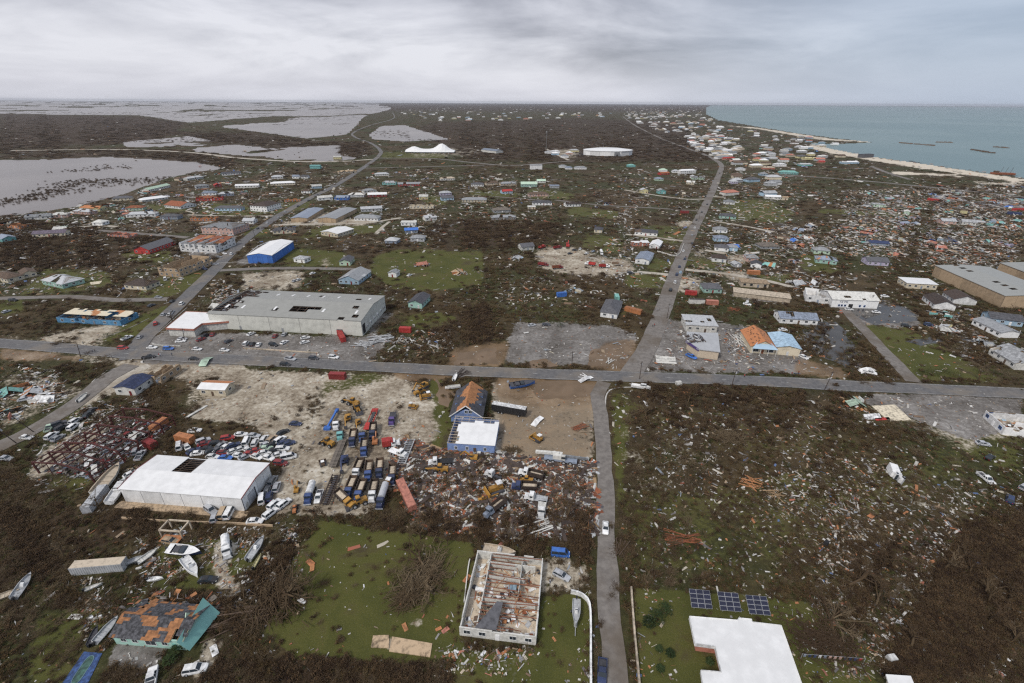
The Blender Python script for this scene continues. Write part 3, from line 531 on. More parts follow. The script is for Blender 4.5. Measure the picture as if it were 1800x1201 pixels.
def wreck(u, v, W, D, roofc, wallc, seed, name='wrecked_house'):
    r = random.Random(seed); x, y = G(u, v); root = empty(name, (x, y, 0), r.uniform(0, 6.28)); s = PXM(u, v)
    rubble(root, W * 1.25, D * 1.25, 60 if s > 1 else 30, 1.3, seed, r.sample(RUBC, 6), 3.5)
    mb = MB(); a = r.uniform(.15, .5); slope(mb, (-W / 2, -D / 2, .3 + r.random() * .6), (W / 2, -D / 2, .3 + r.random()), (W / 2 - 1, 0, 1.6 + r.random() * 1.4), (-W / 2 + 1, .2, 1.6 + r.random()), .22, .12, seed, .12, 2.2)
    if r.random() < .7: slope(mb, (W / 2, D / 2 + .4, .25), (-W / 2, D / 2, .2), (-W / 2 + 1, .7, 1.2 + a), (W / 2 - 1, .6, 1.5 + a), .3, .12, seed + 9, .12, 2.2)
    if mb.v: mb.obj('roof', [roofm(roofc), mat('plywood', .9, .3)], root)
    for _ in range(r.randint(1, 3)):
        l = r.uniform(2, W * .6); MB().box((0, 0, .9), (l, .22, 1.8)).obj('wall_fragment', mat(wallc, .85, .25), root, (r.uniform(-.4, .4) * W, r.choice((-1, 1)) * D * .5, 0), r.choice((0, 0, math.pi / 2)) + r.uniform(-.2, .2))
    reg(root, 'collapsed %s house under %s roof' % (cn(wallc), cn(roofc)), 'wreck', (u, v)); return root
H3 = [ # left suburb
 ((76, 500, 112, 508, 148, 497), 'mint', 'lightgrey', 'hip', dict(hole=.2)), ((-12, 492, 15, 498), 'cream', 'brown', 'hip', {}), ((36, 484, 42, 490, 62, 481), 'cream', 'brown', 'gable', {}), ((220, 508, 258, 511, 270, 500), 'cream', 'darkbrown', 'hip', dict(hole=.12)),
 ((237, 446, 264, 447, 292, 430), 'red', 'darkgrey', 'gable', dict(h=3.4)), ((6, 427, 30, 423, 58, 413), 'turquoise', 'bluegrey', 'gable', {}), ((58, 418, 116, 415), 'cream', 'purplegrey', 'gable', {}), ((13, 401, 36, 403), 'orange', 'rust', 'none', {}), ((190, 416, 226, 419), 'salmon', 'rust', 'none', dict(h=2.4)),
 ((222, 383, 274, 381), 'white', 'lightgrey', 'hip', dict(hole=.1)), ((221, 371, 252, 370), 'palegreen', 'rust', 'hip', dict(strip=.2)), ((250, 356, 296, 350), 'offwhite', 'white', 'hip', dict(h=2.4, r=2)), ((262, 338, 300, 329), 'offwhite', 'palegreen', 'gable', {}), ((198, 354, 232, 352), 'cream', 'darkgrey', 'hip', {}),
 ((290, 365, 318, 368, 340, 362), 'white', 'rust', 'gable', {}), ((282, 386, 313, 386), 'bluegrey', 'darkgrey', 'hip', {}), ((335, 389, 380, 389), 'orange', 'rust', 'none', dict(depth=7)), ((163, 397, 181, 397), 'white', 'offwhite', 'hip', {}), ((130, 376, 158, 378), 'pink', 'lightgrey', 'hip', dict(hole=.25)), ((140, 370, 176, 372), 'yellow', 'orange', 'gable', dict(hole=.3)), ((45, 388, 90, 385), 'offwhite', 'grey', 'gable', dict(hole=.3)), ((90, 384, 120, 382), 'pink', 'offwhite', 'hip', dict(hole=.25)),
 ((315, 318, 340, 314), 'beige', 'brown', 'hip', dict(hole=.2)), ((330, 318, 358, 314), 'offwhite', 'lightgrey', 'hip', dict(hole=.2)), ((345, 332, 368, 330), 'lightgrey', 'grey', 'hip', {}), ((345, 354, 392, 352), 'red', 'rust', 'gable', dict(hole=.35)), ((355, 344, 380, 343), 'white', 'bluegrey', 'hip', {}), ((385, 346, 412, 344), 'bluegrey', 'lightgrey', 'hip', dict(hole=.2)), ((378, 330, 390, 329), 'darkred', 'red', 'gable', {}),
 ((545, 297, 563, 297), 'turquoise', 'turquoise', 'gable', dict(h=4.5)), ((391, 309, 424, 307), 'white', 'charcoal', 'gable', {}), ((476, 327, 519, 325), 'cream', 'white', 'hip', {}), ((414, 331, 455, 330), 'offwhite', 'white', 'gable', dict(depth=8)), ((478, 315, 498, 314), 'white', 'lightgrey', 'hip', {}), ((514, 314, 525, 314), 'white', 'bluegrey', 'gable', {}), ((530, 314, 541, 314), 'white', 'darkgrey', 'gable', {}), ((549, 332, 566, 331), 'paleblue', 'offwhite', 'gable', {}), ((530, 340, 545, 340), 'white', 'brown', 'hip', dict(hole=.3)),
 ((441, 371, 470, 373, 481, 365), 'white', 'darkbrown', 'hip', dict(h=6, rows=2)), ((378, 371, 424, 371), 'paleblue', 'darkgrey', 'hip', {}), ((500, 355, 528, 354), 'orange', 'rust', 'none', dict(depth=7, h=2.4)), ((623, 388, 664, 389), 'white', 'grey', 'hip', dict(depth=11)), ((635, 373, 672, 371), 'lightgrey', 'lightgrey', 'gable', {}), ((427, 394, 446, 394), 'white', 'lightgrey', 'gable', {}), ((480, 412, 518, 410), 'cream', 'darkgrey', 'hip', dict(hole=.2)), ((517, 461, 536, 463), 'white', 'lightgrey', 'hip', dict(depth=7)), ((597, 467, 616, 467, 624, 459), 'palegreen', 'darkgrey', 'gable', {}),
 ((596, 499, 631, 501, 650, 484), 'paleblue', 'grey', 'gable', dict(strip=.1, stripc='lightgrey')), ((677, 429, 697, 430), 'bluegrey', 'lightgrey', 'hip', {}), ((588, 352, 612, 352), 'blue', 'bluegrey', 'gable', dict(hole=.15)), ((560, 353, 585, 351), 'white', 'offwhite', 'gable', {}), ((647, 347, 680, 346), 'darkred', 'white', 'gable', {}), ((612, 347, 640, 347), 'lightgrey', 'offwhite', 'hip', dict(hole=.3)), ((640, 340, 662, 338), 'offwhite', 'grey', 'hip', dict(hole=.25)), ((596, 306, 628, 304), 'beige', 'tan', 'hip', dict(hole=.35)), ((660, 310, 684, 309), 'offwhite', 'lightgrey', 'hip', {}), ((586, 280, 600, 280), 'yellow', 'offwhite', 'gable', dict(h=4)),
 # middle
 ((722, 425, 746, 425), 'lightgrey', 'grey', 'hip', {}), ((712, 411, 735, 410), 'bluegrey', 'blue', 'gable', dict(r=1.2)), ((748, 389, 768, 387), 'offwhite', 'lightgrey', 'gable', dict(hole=.25)), ((705, 397, 731, 397), 'white', 'offwhite', 'flat', dict(depth=7)), ((720, 367, 762, 367), 'cream', 'white', 'none', {}), ((737, 351, 752, 351), 'yellow', 'offwhite', 'gable', dict(h=3.5)), ((776, 353, 798, 352), 'paleblue', 'darkgrey', 'gable', {}), ((774, 344, 794, 343), 'lilac', 'lightgrey', 'hip', {}),
 ((812, 356, 855, 356), 'cream', 'grey', 'hip', dict(depth=10)), ((828, 328, 850, 328), 'white', 'darkgrey', 'hip', {}), ((855, 326, 876, 325), 'beige', 'brown', 'hip', dict(hole=.3)), ((880, 327, 908, 326), 'beige', 'grey', 'hip', dict(hole=.2)), ((916, 329, 944, 329), 'mint', 'palegreen', 'gable', dict(h=4, depth=12)), ((944, 322, 959, 322), 'offwhite', 'palegreen', 'gable', {}), ((967, 331, 983, 331), 'lightgrey', 'bluegrey', 'flat', {}), ((936, 361, 970, 361), 'white', 'darkgrey', 'hip', {}), ((928, 368, 941, 368), 'cream', 'offwhite', 'flat', dict(depth=5, h=2.6)), ((995, 364, 1021, 363), 'white', 'darkbrown', 'gable', dict(hole=.25)),
 ((930, 346, 964, 345), 'pink', 'brown', 'hip', dict(strip=.1)), ((883, 341, 901, 340), 'paleblue', 'red', 'gable', dict(hole=.3)), ((868, 375, 898, 374), 'grey', 'greywood', 'hip', dict(depth=10)), ((864, 388, 907, 387), 'greywood', 'grey', 'hip', dict(depth=8, hole=.25)), ((983, 295, 996, 295), 'white', 'grey', 'hip', {}), ((994, 298, 1006, 298), 'white', 'bluegrey', 'hip', {}), ((1010, 298, 1031, 298), 'white', 'lightgrey', 'hip', {}), ((917, 441, 939, 439), 'offwhite', 'darkgrey', 'gable', {}), ((683, 487, 697, 488), 'white', 'grey', 'gable', dict(depth=6)), ((718, 541, 742, 543, 760, 528), 'mint', 'charcoal', 'gable', dict(h=3.2)),
 ((700, 328, 738, 327), 'red', 'grey', 'gable', dict(hole=.2)), ((672, 325, 696, 325), 'turquoise', 'lightgrey', 'hip', dict(hole=.3)), ((775, 318, 800, 317), 'offwhite', 'beige', 'hip', dict(hole=.3)),
 # along the north road
 ((1127, 340, 1139, 340), 'yellow', 'lightgrey', 'gable', dict(h=4, axis='y')), ((1157, 341, 1170, 341), 'turquoise', 'lightgrey', 'gable', dict(h=4, axis='y')), ((1103, 294, 1117, 294), 'turquoise', 'teal', 'hip', {}), ((1160, 302, 1173, 302), 'white', 'palegreen', 'hip', {}), ((1162, 308, 1177, 307), 'red', 'rust', 'gable', dict(h=2.4)), ((1196, 306, 1223, 305), 'white', 'white', 'hip', dict(h=5, rows=2)), ((1183, 304, 1194, 304), 'white', 'lightgrey', 'hip', {}), ((1115, 413, 1155, 416), 'white', 'charcoal', 'hip', dict(strip=.12, stripc='brown')), ((1111, 433, 1140, 433), 'salmon', 'white', 'flat', dict(depth=6, hole=.3)), ((1141, 437, 1158, 439, 1164, 431), 'white', 'white', 'gable', {}),
 ((1255, 409, 1278, 410), 'white', 'grey', 'hip', {}), ((1256, 425, 1280, 426), 'paleblue', 'bluegrey', 'hip', {}), ((1256, 441, 1280, 443), 'white', 'darkgrey', 'hip', {}), ((1281, 441, 1296, 442), 'paleblue', 'grey', 'hip', dict(depth=7)), ((1251, 460, 1276, 462), 'white', 'darkbrown', 'hip', {}), ((1272, 359, 1291, 360), 'white', 'grey', 'hip', {}), ((1264, 384, 1293, 386), 'mint', 'darkgrey', 'hip', {}), ((1312, 460, 1332, 461), 'pink', 'grey', 'hip', dict(hole=.2)), ((1319, 471, 1337, 473), 'white', 'charcoal', 'gable', dict(depth=7)), ((1044, 409, 1058, 410), 'cream', 'charcoal', 'hip', {}), ((1237, 515, 1268, 516), 'mint', 'darkgrey', 'hip', dict(depth=10)),
 ((1216, 314, 1224, 314), 'white', 'lightgrey', 'gable', {}), ((1206, 324, 1220, 325), 'cream', 'offwhite', 'gable', dict(hole=.2)), ((1152, 318, 1166, 318), 'palegreen', 'bluegrey', 'hip', {}), ((1218, 316, 1238, 316), 'palegreen', 'grey', 'hip', dict(hole=.2)),
 # right side
 ((1345, 350, 1372, 351), 'offwhite', 'white', 'gable', dict(depth=8)), ((1376, 352, 1385, 352), 'cream', 'tan', 'gable', dict(depth=6)), ((1370, 306, 1403, 307), 'turquoise', 'teal', 'hip', dict(depth=12)), ((1274, 281, 1292, 280), 'salmon', 'red', 'hip', {}), ((1253, 268, 1271, 268), 'yellow', 'tan', 'hip', dict(hole=.15)), ((1337, 282, 1352, 281), 'bluegrey', 'grey', 'hip', {}), ((1352, 280, 1367, 280), 'white', 'lightgrey', 'hip', {}), ((1412, 281, 1437, 281), 'yellow', 'yellow', 'gable', dict(hole=.2)), ((1480, 288, 1510, 288), 'paleblue', 'white', 'hip', dict(hole=.2)), ((1289, 314, 1305, 314), 'cream', 'brown', 'gable', {}), ((1285, 323, 1297, 323), 'lilac', 'lightgrey', 'hip', {}), ((1296, 300, 1310, 300), 'white', 'lightgrey', 'hip', {}), ((1337, 309, 1350, 309), 'paleblue', 'grey', 'hip', {}), ((1342, 298, 1362, 298), 'salmon', 'beige', 'hip', dict(hole=.2)), ((1440, 287, 1450, 287), 'salmon', 'red', 'gable', {}), ((1405, 292, 1428, 292), 'turquoise', 'lightgrey', 'hip', dict(hole=.2)),
 ((1338, 438, 1370, 438), 'grey', 'greywood', 'hip', dict(depth=11, h=2.2)), ((1433, 462, 1470, 466), 'mint', 'bluegrey', 'hip', dict(hole=.3, strip=.2)), ((1524, 466, 1561, 468), 'lilac', 'darkgrey', 'gable', dict(depth=10)), ((1530, 431, 1563, 433), 'bluegrey', 'navy', 'gable', dict(depth=10, h=2, r=1)), ((1592, 507, 1645, 510), 'cream', 'white', 'flat', dict(depth=11, h=3.6)), ((1620, 527, 1640, 543, 1674, 544), 'white', 'darkbrown', 'gable', dict(axis='x')), ((1655, 521, 1674, 534, 1712, 536), 'white', 'darkbrown', 'gable', dict(axis='x')), ((1370, 568, 1436, 572), 'white', 'bluegrey', 'gable', dict(hole=.25, depth=10)),
 ((1738, 568, 1796, 575), 'paleblue', 'darkgrey', 'gable', dict(depth=10)), ((1707, 570, 1756, 594, 1784, 592), 'white', 'grey', 'gable', dict(axis='x', r=1.4)), ((1736, 622, 1782, 650, 1830, 646), 'offwhite', 'lightgrey', 'gable', dict(hole=.3)), ((1430, 446, 1458, 448), 'palegreen', 'grey', 'hip', dict(hole=.3)), ((1588, 377, 1598, 378), 'palegreen', 'offwhite', 'gable', dict(hole=.2)), ((1535, 364, 1556, 365), 'palegreen', 'lightgrey', 'flat', dict(hole=.2)), ((1655, 394, 1680, 395), 'pink', 'lightgrey', 'gable', {}), ((1690, 395, 1715, 397), 'offwhite', 'lightgrey', 'gable', {}), ((1290, 470, 1303, 470), 'silver', 'lightgrey', 'gable', dict(depth=6, h=2)),
]
for sp, wl, rf, kd, kw in H3: house(sp, wl, rf, kd, **kw)
# wreck fields: each collapsed house is one thing
rw = random.Random(5); ROOFS = ['grey', 'darkgrey', 'bluegrey', 'rust', 'lightgrey', 'offwhite', 'brown', 'teal', 'salmon', 'blue']; WALLS = ['white', 'pink', 'cream', 'mint', 'paleblue', 'yellow', 'offwhite', 'turquoise', 'orange', 'lilac']
def wreck_field(P, n, wmin=6, wmax=12):
    k = 0
    while k < n:
        u = rw.uniform(min(p[0] for p in P), max(p[0] for p in P)); v = rw.uniform(min(p[1] for p in P), max(p[1] for p in P))
        if not inpoly(P, np.array([u]), np.array([v]))[0]: continue
        wreck(u, v, rw.uniform(wmin, wmax), rw.uniform(5, 8), rw.choice(ROOFS), rw.choice(WALLS), rw.randint(0, 9999)); k += 1
wreck_field(pp(1400, 345, 1800, 330, 1800, 460, 1620, 462, 1380, 430, 1380, 405, 1500, 385), 75)
wreck_field(pp(0, 388, 110, 372, 200, 350, 320, 310, 330, 345, 200, 400, 0, 420), 22); wreck_field(pp(600, 300, 760, 300, 760, 330, 600, 340), 8); wreck_field(pp(1280, 420, 1420, 412, 1400, 470, 1300, 470), 7)
wreck_field(pp(1640, 548, 1700, 545, 1760, 620, 1690, 625), 4); wreck_field(pp(1250, 225, 1400, 245, 1500, 300, 1300, 300), 14, 7, 13); wreck_field(pp(360, 300, 520, 295, 520, 345, 360, 350), 7)
for u, v, c, wl in ((742, 466, 'salmon', 'pink'), (806, 480, 'tan', 'orange'), (1068, 360, 'blue', 'offwhite'), (1010, 512, 'grey', 'cream'), (20, 690, 'teal', 'orange'), (60, 690, 'lightgrey', 'white'), (85, 700, 'white', 'offwhite'), (10, 730, 'turquoise', 'salmon'), (430, 530, 'white', 'lightgrey'), (385, 540, 'offwhite', 'rust'), (1425, 500, 'white', 'darkbrown'), (1400, 500, 'lightgrey', 'white'), (908, 455, 'lightgrey', 'beige'), (1500, 710, 'palegreen', 'white')): wreck(u, v, 9, 7, c, wl, int(u + v))
# far town: one object a house down to a few pixels, the rest read as one mass
def far_mesh(wl, rf, k):
    def f():
        S, ax = roof_slopes(13 + k * 3, 10, 3.4, 2.0, 'hip'); mb = MB().box((0, 0, 1.7), (13 + k * 3, 10, 3.4), 0, 0)
        for q in S: slope(mb, *q, th=.15)
        return mb
    return f()
def far_house(u, v, wl, rf, k):
    x, y = G(u, v); root = empty('distant_house', (x, y, 0), rw.choice((0, .1, .3)) + rw.uniform(-.2, .2)); sc = 1.7 if v < 226 else 1.15; root.scale = (sc, sc, sc)
    L_ = 13 + k * 3
    put('wall', shared(('fw', wl, k), lambda: MB().box((0, 0, 1.7), (L_, 10, 3.4)).mesh('wall', mat(wl, .85, .2, .3))), root)
    def rf_():
        mb = MB()
        for q in roof_slopes(L_, 10, 3.4, 2.2, 'hip' if k != 1 else 'gable')[0]: slope(mb, *q, th=.15)
        return mb.mesh('roof', roofm(rf))
    put('roof', shared(('fr', rf, k), rf_), root)
    reg(root, 'distant %s house with %s roof' % (cn(wl), cn(rf)), 'house', (u, v), None, 'many')
def fill(P, n, fn):
    k = 0
    while k < n:
        u = rw.uniform(min(p[0] for p in P), max(p[0] for p in P)); v = rw.uniform(min(p[1] for p in P), max(p[1] for p in P))
        if inpoly(P, np.array([u]), np.array([v]))[0]: fn(u, v); k += 1
FW_ = ['white', 'offwhite', 'cream', 'pink', 'paleblue', 'yellow', 'white', 'lightgrey']; FR = ['white', 'lightgrey', 'grey', 'offwhite', 'brown', 'darkgrey', 'salmon', 'white']
fz = lambda u, v: far_house(u, v, rw.choice(FW_), rw.choice(FR), rw.randint(0, 2))
T1 = pp(1105, 200, 1235, 196, 1262, 222, 1300, 262, 1270, 285, 1200, 250, 1120, 215); T2 = pp(700, 196, 1080, 198, 1060, 210, 900, 212, 730, 214); T3 = pp(1245, 222, 1420, 240, 1500, 262, 1480, 282, 1300, 300, 1265, 270)
fill(T1, 75, fz); fill(T2, 60, fz); fill(T3, 55, fz); fill(pp(1260, 300, 1360, 300, 1360, 345, 1280, 345), 8, fz); fill(pp(960, 268, 1010, 266, 1015, 278, 970, 276), 6, fz)
mb = MB(); rs = random.Random(3)
for P, n in ((pp(1090, 187, 1236, 187, 1240, 205, 1100, 210), 150), (pp(700, 190, 1090, 188, 1080, 198, 720, 200), 60), (T1, 80)):
    k = 0
    while k < n:
        u = rs.uniform(min(p[0] for p in P), max(p[0] for p in P)); v = rs.uniform(min(p[1] for p in P), max(p[1] for p in P))
        if not inpoly(P, np.array([u]), np.array([v]))[0]: continue
        x, y = G(u, v); mi = rs.randint(0, 3); l = rs.uniform(18, 36); a = rs.uniform(0, 1.5); mb.box((x, y, 2), (l, 12, 4), a, mi); mb.box((x, y, 5.2), (l + 1, 13, 2.4), a, rs.randint(0, 3), (.5, .15)); k += 1
o = mb.obj('distant_houses', [mat('white'), mat('offwhite'), mat('grey'), mat('beige')]); o['kind'] = 'stuff'; o['label'] = 'mass of tiny pale houses of the far town below the horizon'; o['category'] = 'houses'
# ------------------------------------------------------------------ landmark buildings
C['skyblue'] = (.09, .25, .43); C['wallgrey'] = (.55, .55, .5); C['roofgrey'] = (.3, .3, .275)
def panels(root, W, h, n, m, dark, off, rz, name='wall_panel', th=.2, gap=.14):
    """a wall of separate panels with dark recessed joints between"""
    L_ = W / n
    me = shared((name, round(L_, 2), h, m.name), lambda: MB().box((0, 0, h / 2), (L_ - gap, th, h)).mesh(name, m))
    ca, sa = math.cos(rz), math.sin(rz)
    for i in range(n):
        x = -W / 2 + L_ * (i + .5); put(name, me, root, (off[0] + x * ca, off[1] + x * sa, 0), rz)
    MB().box((0, .06, h / 2 - .01), (W - .05, th * .6, h - .02)).obj('joint_backing', dark, root, (off[0], off[1], 0), rz)
def shed(name, spec, h, r, wallc, roofc, npan, label, cat='warehouse', axis=None, fixed=(None, None), o=.35, depth=None, nside=None, cell=3.0, trim=None, gable=True):
    c, W, D, rz, uv = foot(spec, depth); root = empty(name, (c.x, c.y, 0), rz); wm = mat(wallc, .7, .15, .3); dk = mat('charcoal', .8); th = .2
    ns = nside or max(2, int(npan * D / W))
    panels(root, W, h, npan, wm, dk, (0, -D / 2 + th / 2), 0); panels(root, W, h, npan, wm, dk, (0, D / 2 - th / 2), math.pi)
    panels(root, D - 2 * th - .05, h, ns, wm, dk, (W / 2 - th / 2, 0), math.pi / 2); panels(root, D - 2 * th - .05, h, ns, wm, dk, (-W / 2 + th / 2, 0), -math.pi / 2)
    MB().box((0, 0, .03), (W - 1, D - 1, .06)).obj('floor_slab', mat('darkgrey', .9), root)
    S, ax = roof_slopes(W, D, h, r, 'gable', o, axis); mb = MB()
    for i, s_ in enumerate(S): slope(mb, *s_, 0, 0, 3, .14, cell, fixed[i])
    mb.obj('roof', [metalroof(roofc), mat('charcoal', .9)], root)
    w_, d_ = (W, D) if ax == 'x' else (D, W)
    for sx in (-1, 1):
        mb = MB(); x0, x1 = sx * (w_ / 2 - .22), sx * (w_ / 2 - .003); y = d_ / 2 - .02; vs = [(x0, -y, h), (x0, y, h), (x0, 0, h + r * .95), (x1, -y, h), (x1, y, h), (x1, 0, h + r * .95)]
        if ax == 'y': vs = [(-p[1], p[0], p[2]) for p in vs]
        mb.add(vs, [(0, 1, 2), (5, 4, 3), (0, 3, 4, 1), (1, 4, 5, 2), (2, 5, 3, 0)]); mb.obj('gable_end', wm, root)
    if any(fixed):
        mb = MB(); n = int(w_ / 4)
        for i in range(n + 1):
            for sg in (-1, 1):
                t = (w_ / 2 - .3) * (2 * i / n - 1); p, q = (t, sg * d_ / 2, h - .15), (t, 0, h + r - .15)
                if ax == 'y': p, q = (-p[1], p[0], p[2]), (-q[1], q[0], q[2])
                mb.beam(p, q, .16, .25)
        for k in range(1, 8):
            for sg in (-1, 1):
                y = sg * d_ / 2 * k / 8; zz_ = h + r * (1 - k / 8) - .12; p, q = (-w_ / 2 + .3, y, zz_), (w_ / 2 - .3, y, zz_)
                if ax == 'y': p, q = (-p[1], p[0], p[2]), (-q[1], q[0], q[2])
                mb.beam(p, q, .1, .14)
        mb.obj('roof_frame', mat('brown', .7), root)
    if trim:
        x, y = W / 2 + .38, D / 2 + .38
        for p, q in (((x, -y, h + .1), (x, 0, h + r + .16)), ((x, 0, h + r + .16), (x, y, h + .1)), ((-x, -y, h + .1), (-x, 0, h + r + .16)), ((-x, 0, h + r + .16), (-x, y, h + .1))): MB().beam(p, q, .16, .22).obj('verge_trim', mat(trim, .6), root)
    reg(root, label, cat, uv, label); return root, W, D
# big grey supply warehouse
def f_front(s, t, k):
    if s < .13 + .02 * math.sin(t * 20) and t > .12: return None
    if .5 < s < .61 and .25 < t < .62: return None if (int(s * 60) % 2 or t < .45) else 0
    if (.63 < s < .69 and .45 < t < .7): return None
    if abs(s - .865) < .02 and t < .22 or abs(s - .77) < .018 and .2 < t < .4 or abs(s - .93) < .02 and .1 < t < .3 or abs(s - .9) < .018 and .6 < t < .78 or abs(s - .42) < .018 and .3 < t < .45: return None
    return 0
def f_back(s, t, k): return None if (s > .84 + .03 * math.sin(t * 15)) or (abs(s - .4) < .02 and .3 < t < .5) or (abs(s - .15) < .02 and .5 < t < .7) else 0
wh, W, D = shed('supply_warehouse', (372, 577, 638, 591, 684, 545), 8.5, 2.2, 'wallgrey', 'roofgrey', 5, 'huge grey warehouse with peeled skylights and torn roof beside the main road', fixed=(f_front, f_back))
rr = random.Random(4)
skm = metalroof('white')
for i in range(9):
    for sg in (-1, 1):
        x = -W / 2 + W * (i + .7) / 9.3; y = sg * D * .27; z = 8.5 + 2.2 * .46 + .22
        if sg == -1 and .48 < (x / W + .5) < .7 or rr.random() < .2: continue
        o = put('skylight', shared('skylight', lambda: MB().box((0, 0, 0), (1.1, 3.4, .08)).mesh('skylight', skm)), wh, (x, y, z)); o.rotation_euler = (math.atan2(2.2, D / 2) * (-sg), 0, 0)
for i in range(6):
    y = -D / 2 + D * (i + 1.2) / 7; o = put('wall_fan', shared('fan', lambda: MB().box((.3, 0, 0), (.7, 1.3, 1.3)).cyl((.6, 0, 0), (.85, 0, 0), .55, 10, 1).mesh('wall_fan', [mat('white', .6), mat('grey', .5)])), wh, (W / 2, y, 3.2))
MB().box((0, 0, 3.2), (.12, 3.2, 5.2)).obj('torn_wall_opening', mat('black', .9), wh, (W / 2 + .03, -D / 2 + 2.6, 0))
MB().box((0, 0, 1.6), (3.2, .12, 3.2)).obj('loading_door', mat('darkgrey', .7), wh, (W / 2 - 12, -D / 2 - .02, 0))
for i, x in enumerate((-W * .3, -W * .02)): MB().box((0, 0, 1.1), (1.1, .1, 2.2)).obj('door', mat('grey', .6), wh, (x, -D / 2 - .03, 0))
rubble(wh, W * .2, D * .95, 520, 9.5, 77, ['white', 'lightgrey', 'offwhite', 'silver', 'rust', 'greywood'], 6).location = (-W * .42, D * .08, 0)
# generic flat-roofed prism from an outline of photo pixels at roof height
def prism_building(name, pts, h, wallc, roofc, label, cat='building', fascia=None, inset=.5, th=.35, hole=None):
    P = [Vector((*G(u, v, h), 0)) for u, v in pts]; c = sum(P, Vector()) / len(P); root = empty(name, (c.x, c.y, 0)); Q = [p - c for p in P]
    ar = sum(a.x * b.y - b.x * a.y for a, b in zip(Q, Q[1:] + Q[:1]))
    if ar < 0: Q.reverse()
    n = len(Q)
    def ins(d):
        out = []
        for i in range(n):
            a, b, c2 = Q[i - 1], Q[i], Q[(i + 1) % n]; e1 = (b - a).normalized(); e2 = (c2 - b).normalized(); n1 = Vector((-e1.y, e1.x, 0)); n2 = Vector((-e2.y, e2.x, 0)); m_ = (n1 + n2); m_ = m_ / max(.3, m_.dot(n1)); out.append(b + m_ * d)
        return out
    I = ins(inset)
    mb = MB()
    mb.loft([[p for p in I], [p + Vector((0, 0, h - .02)) for p in I]]); mb.obj('wall', mat(wallc, .8, .2), root)
    mb = MB(); mb.loft([[p + Vector((0, 0, h)) for p in Q], [p + Vector((0, 0, h + th)) for p in Q]]); mb.obj('roof', metalroof(roofc), root)
    if fascia:
        Fq = ins(-.06)
        for i in range(n): MB().beam(Fq[i] + Vector((0, 0, h + .02)), Fq[(i + 1) % n] + Vector((0, 0, h + .02)), .1, 1.0).obj('fascia', mat(fascia, .6), root)
    reg(root, label, cat, pts[0], label); return root, I
st, I = prism_building('corner_store', pp(292, 578, 341, 580, 355, 570, 402, 566, 400, 552, 327, 549), 4.2, 'offwhite', 'white', 'white-roofed corner store with red and orange fascia beside the grey warehouse', 'store', 'salmon')
i_ = min(range(len(I)), key=lambda i: (I[i] - Vector((-60, -40, 0))).length)
P0, P1 = Vector((*G(294, 587), 0)), Vector((*G(340, 588), 0))
for k in range(6):
    p = P0.lerp(P1, (k + .5) / 6) - st.location; put('shop_window', window_mesh(1.4, 1.9, 'white'), st, (p.x, p.y + .25, 1.6), math.atan2((P1 - P0).y, (P1 - P0).x))
# white warehouse
def f_hole(s, t, k): return None if .56 < s < .69 and t > .05 and t < .97 else 0
ww, W, D = shed('white_warehouse', (221, 882, 431, 899, 480, 838), 5.2, .9, 'white', 'white', 6, 'white metal warehouse with a dark gash torn in its roof', fixed=(None, f_hole), trim='darkred', cell=1.6, nside=4)
MB().box((0, 0, 1.9), (.14, 3.4, 3.8)).obj('roller_door', mat('silver', .5), ww, (W / 2 + .02, -D * .22, 0)); MB().box((0, 0, 1.9), (.3, .25, 3.9)).obj('door_frame', mat('charcoal', .6), ww, (W / 2 + .06, -D * .22 + 1.9, 0))
MB().box((0, 0, 1.05), (.12, 1.0, 2.1)).obj('door', mat('offwhite', .5), ww, (W / 2 + .02, -D * .4, 0)); MB().box((0, 0, 1.05), (.12, 1.0, 2.1)).obj('door', mat('offwhite', .5), ww, (W / 2 + .02, D * .4, 0))
MB().box((0, -D / 2 - 1.3, .06), (W + 3, 2.6, .12)).obj('apron', mat('tan', .9, .35), ww)
shed('blue_warehouse', (437, 463, 481, 463, 511, 437), 6, 1.6, 'blue', 'white', 5, 'blue metal warehouse with clean white gabled roof beside the north-west road', axis='y', trim='white')
shed('storage_building', (512, 391, 541, 391, 562, 373), 4, 1.0, 'tan', 'bluegrey', 4, 'long tan storage block with pale blue-grey roof on a limestone yard', 'storage block', axis='y')
shed('storage_building', (560, 391, 591, 392, 613, 373), 4, 1.2, 'tan', 'grey', 4, 'long tan storage block with dark grey roof on a limestone yard', 'storage block', axis='y')
def f_tan(s, t, k): return None if (int(s * 26) % 3 == 0 and .62 < t < .8) else 0
def f_tan2(s, t, k): return None if s > .86 and t < .6 or s > .93 else 0
c0 = G(1636, 484); shed('tan_warehouse', (1637, 485, 1757, 541, 1840, 533), 7.5, 1.2, 'tan', 'roofgrey', 9, 'long tan warehouse with a line of holes along its grey roof', axis='x', fixed=(f_tan, None))
shed('tan_warehouse', (1750, 480, 1850, 520, 1930, 512), 7.5, 1.2, 'tan', 'roofgrey', 6, 'tan warehouse with its roof corner ripped away, behind the perforated one', axis='x', fixed=(f_tan2, f_tan2))
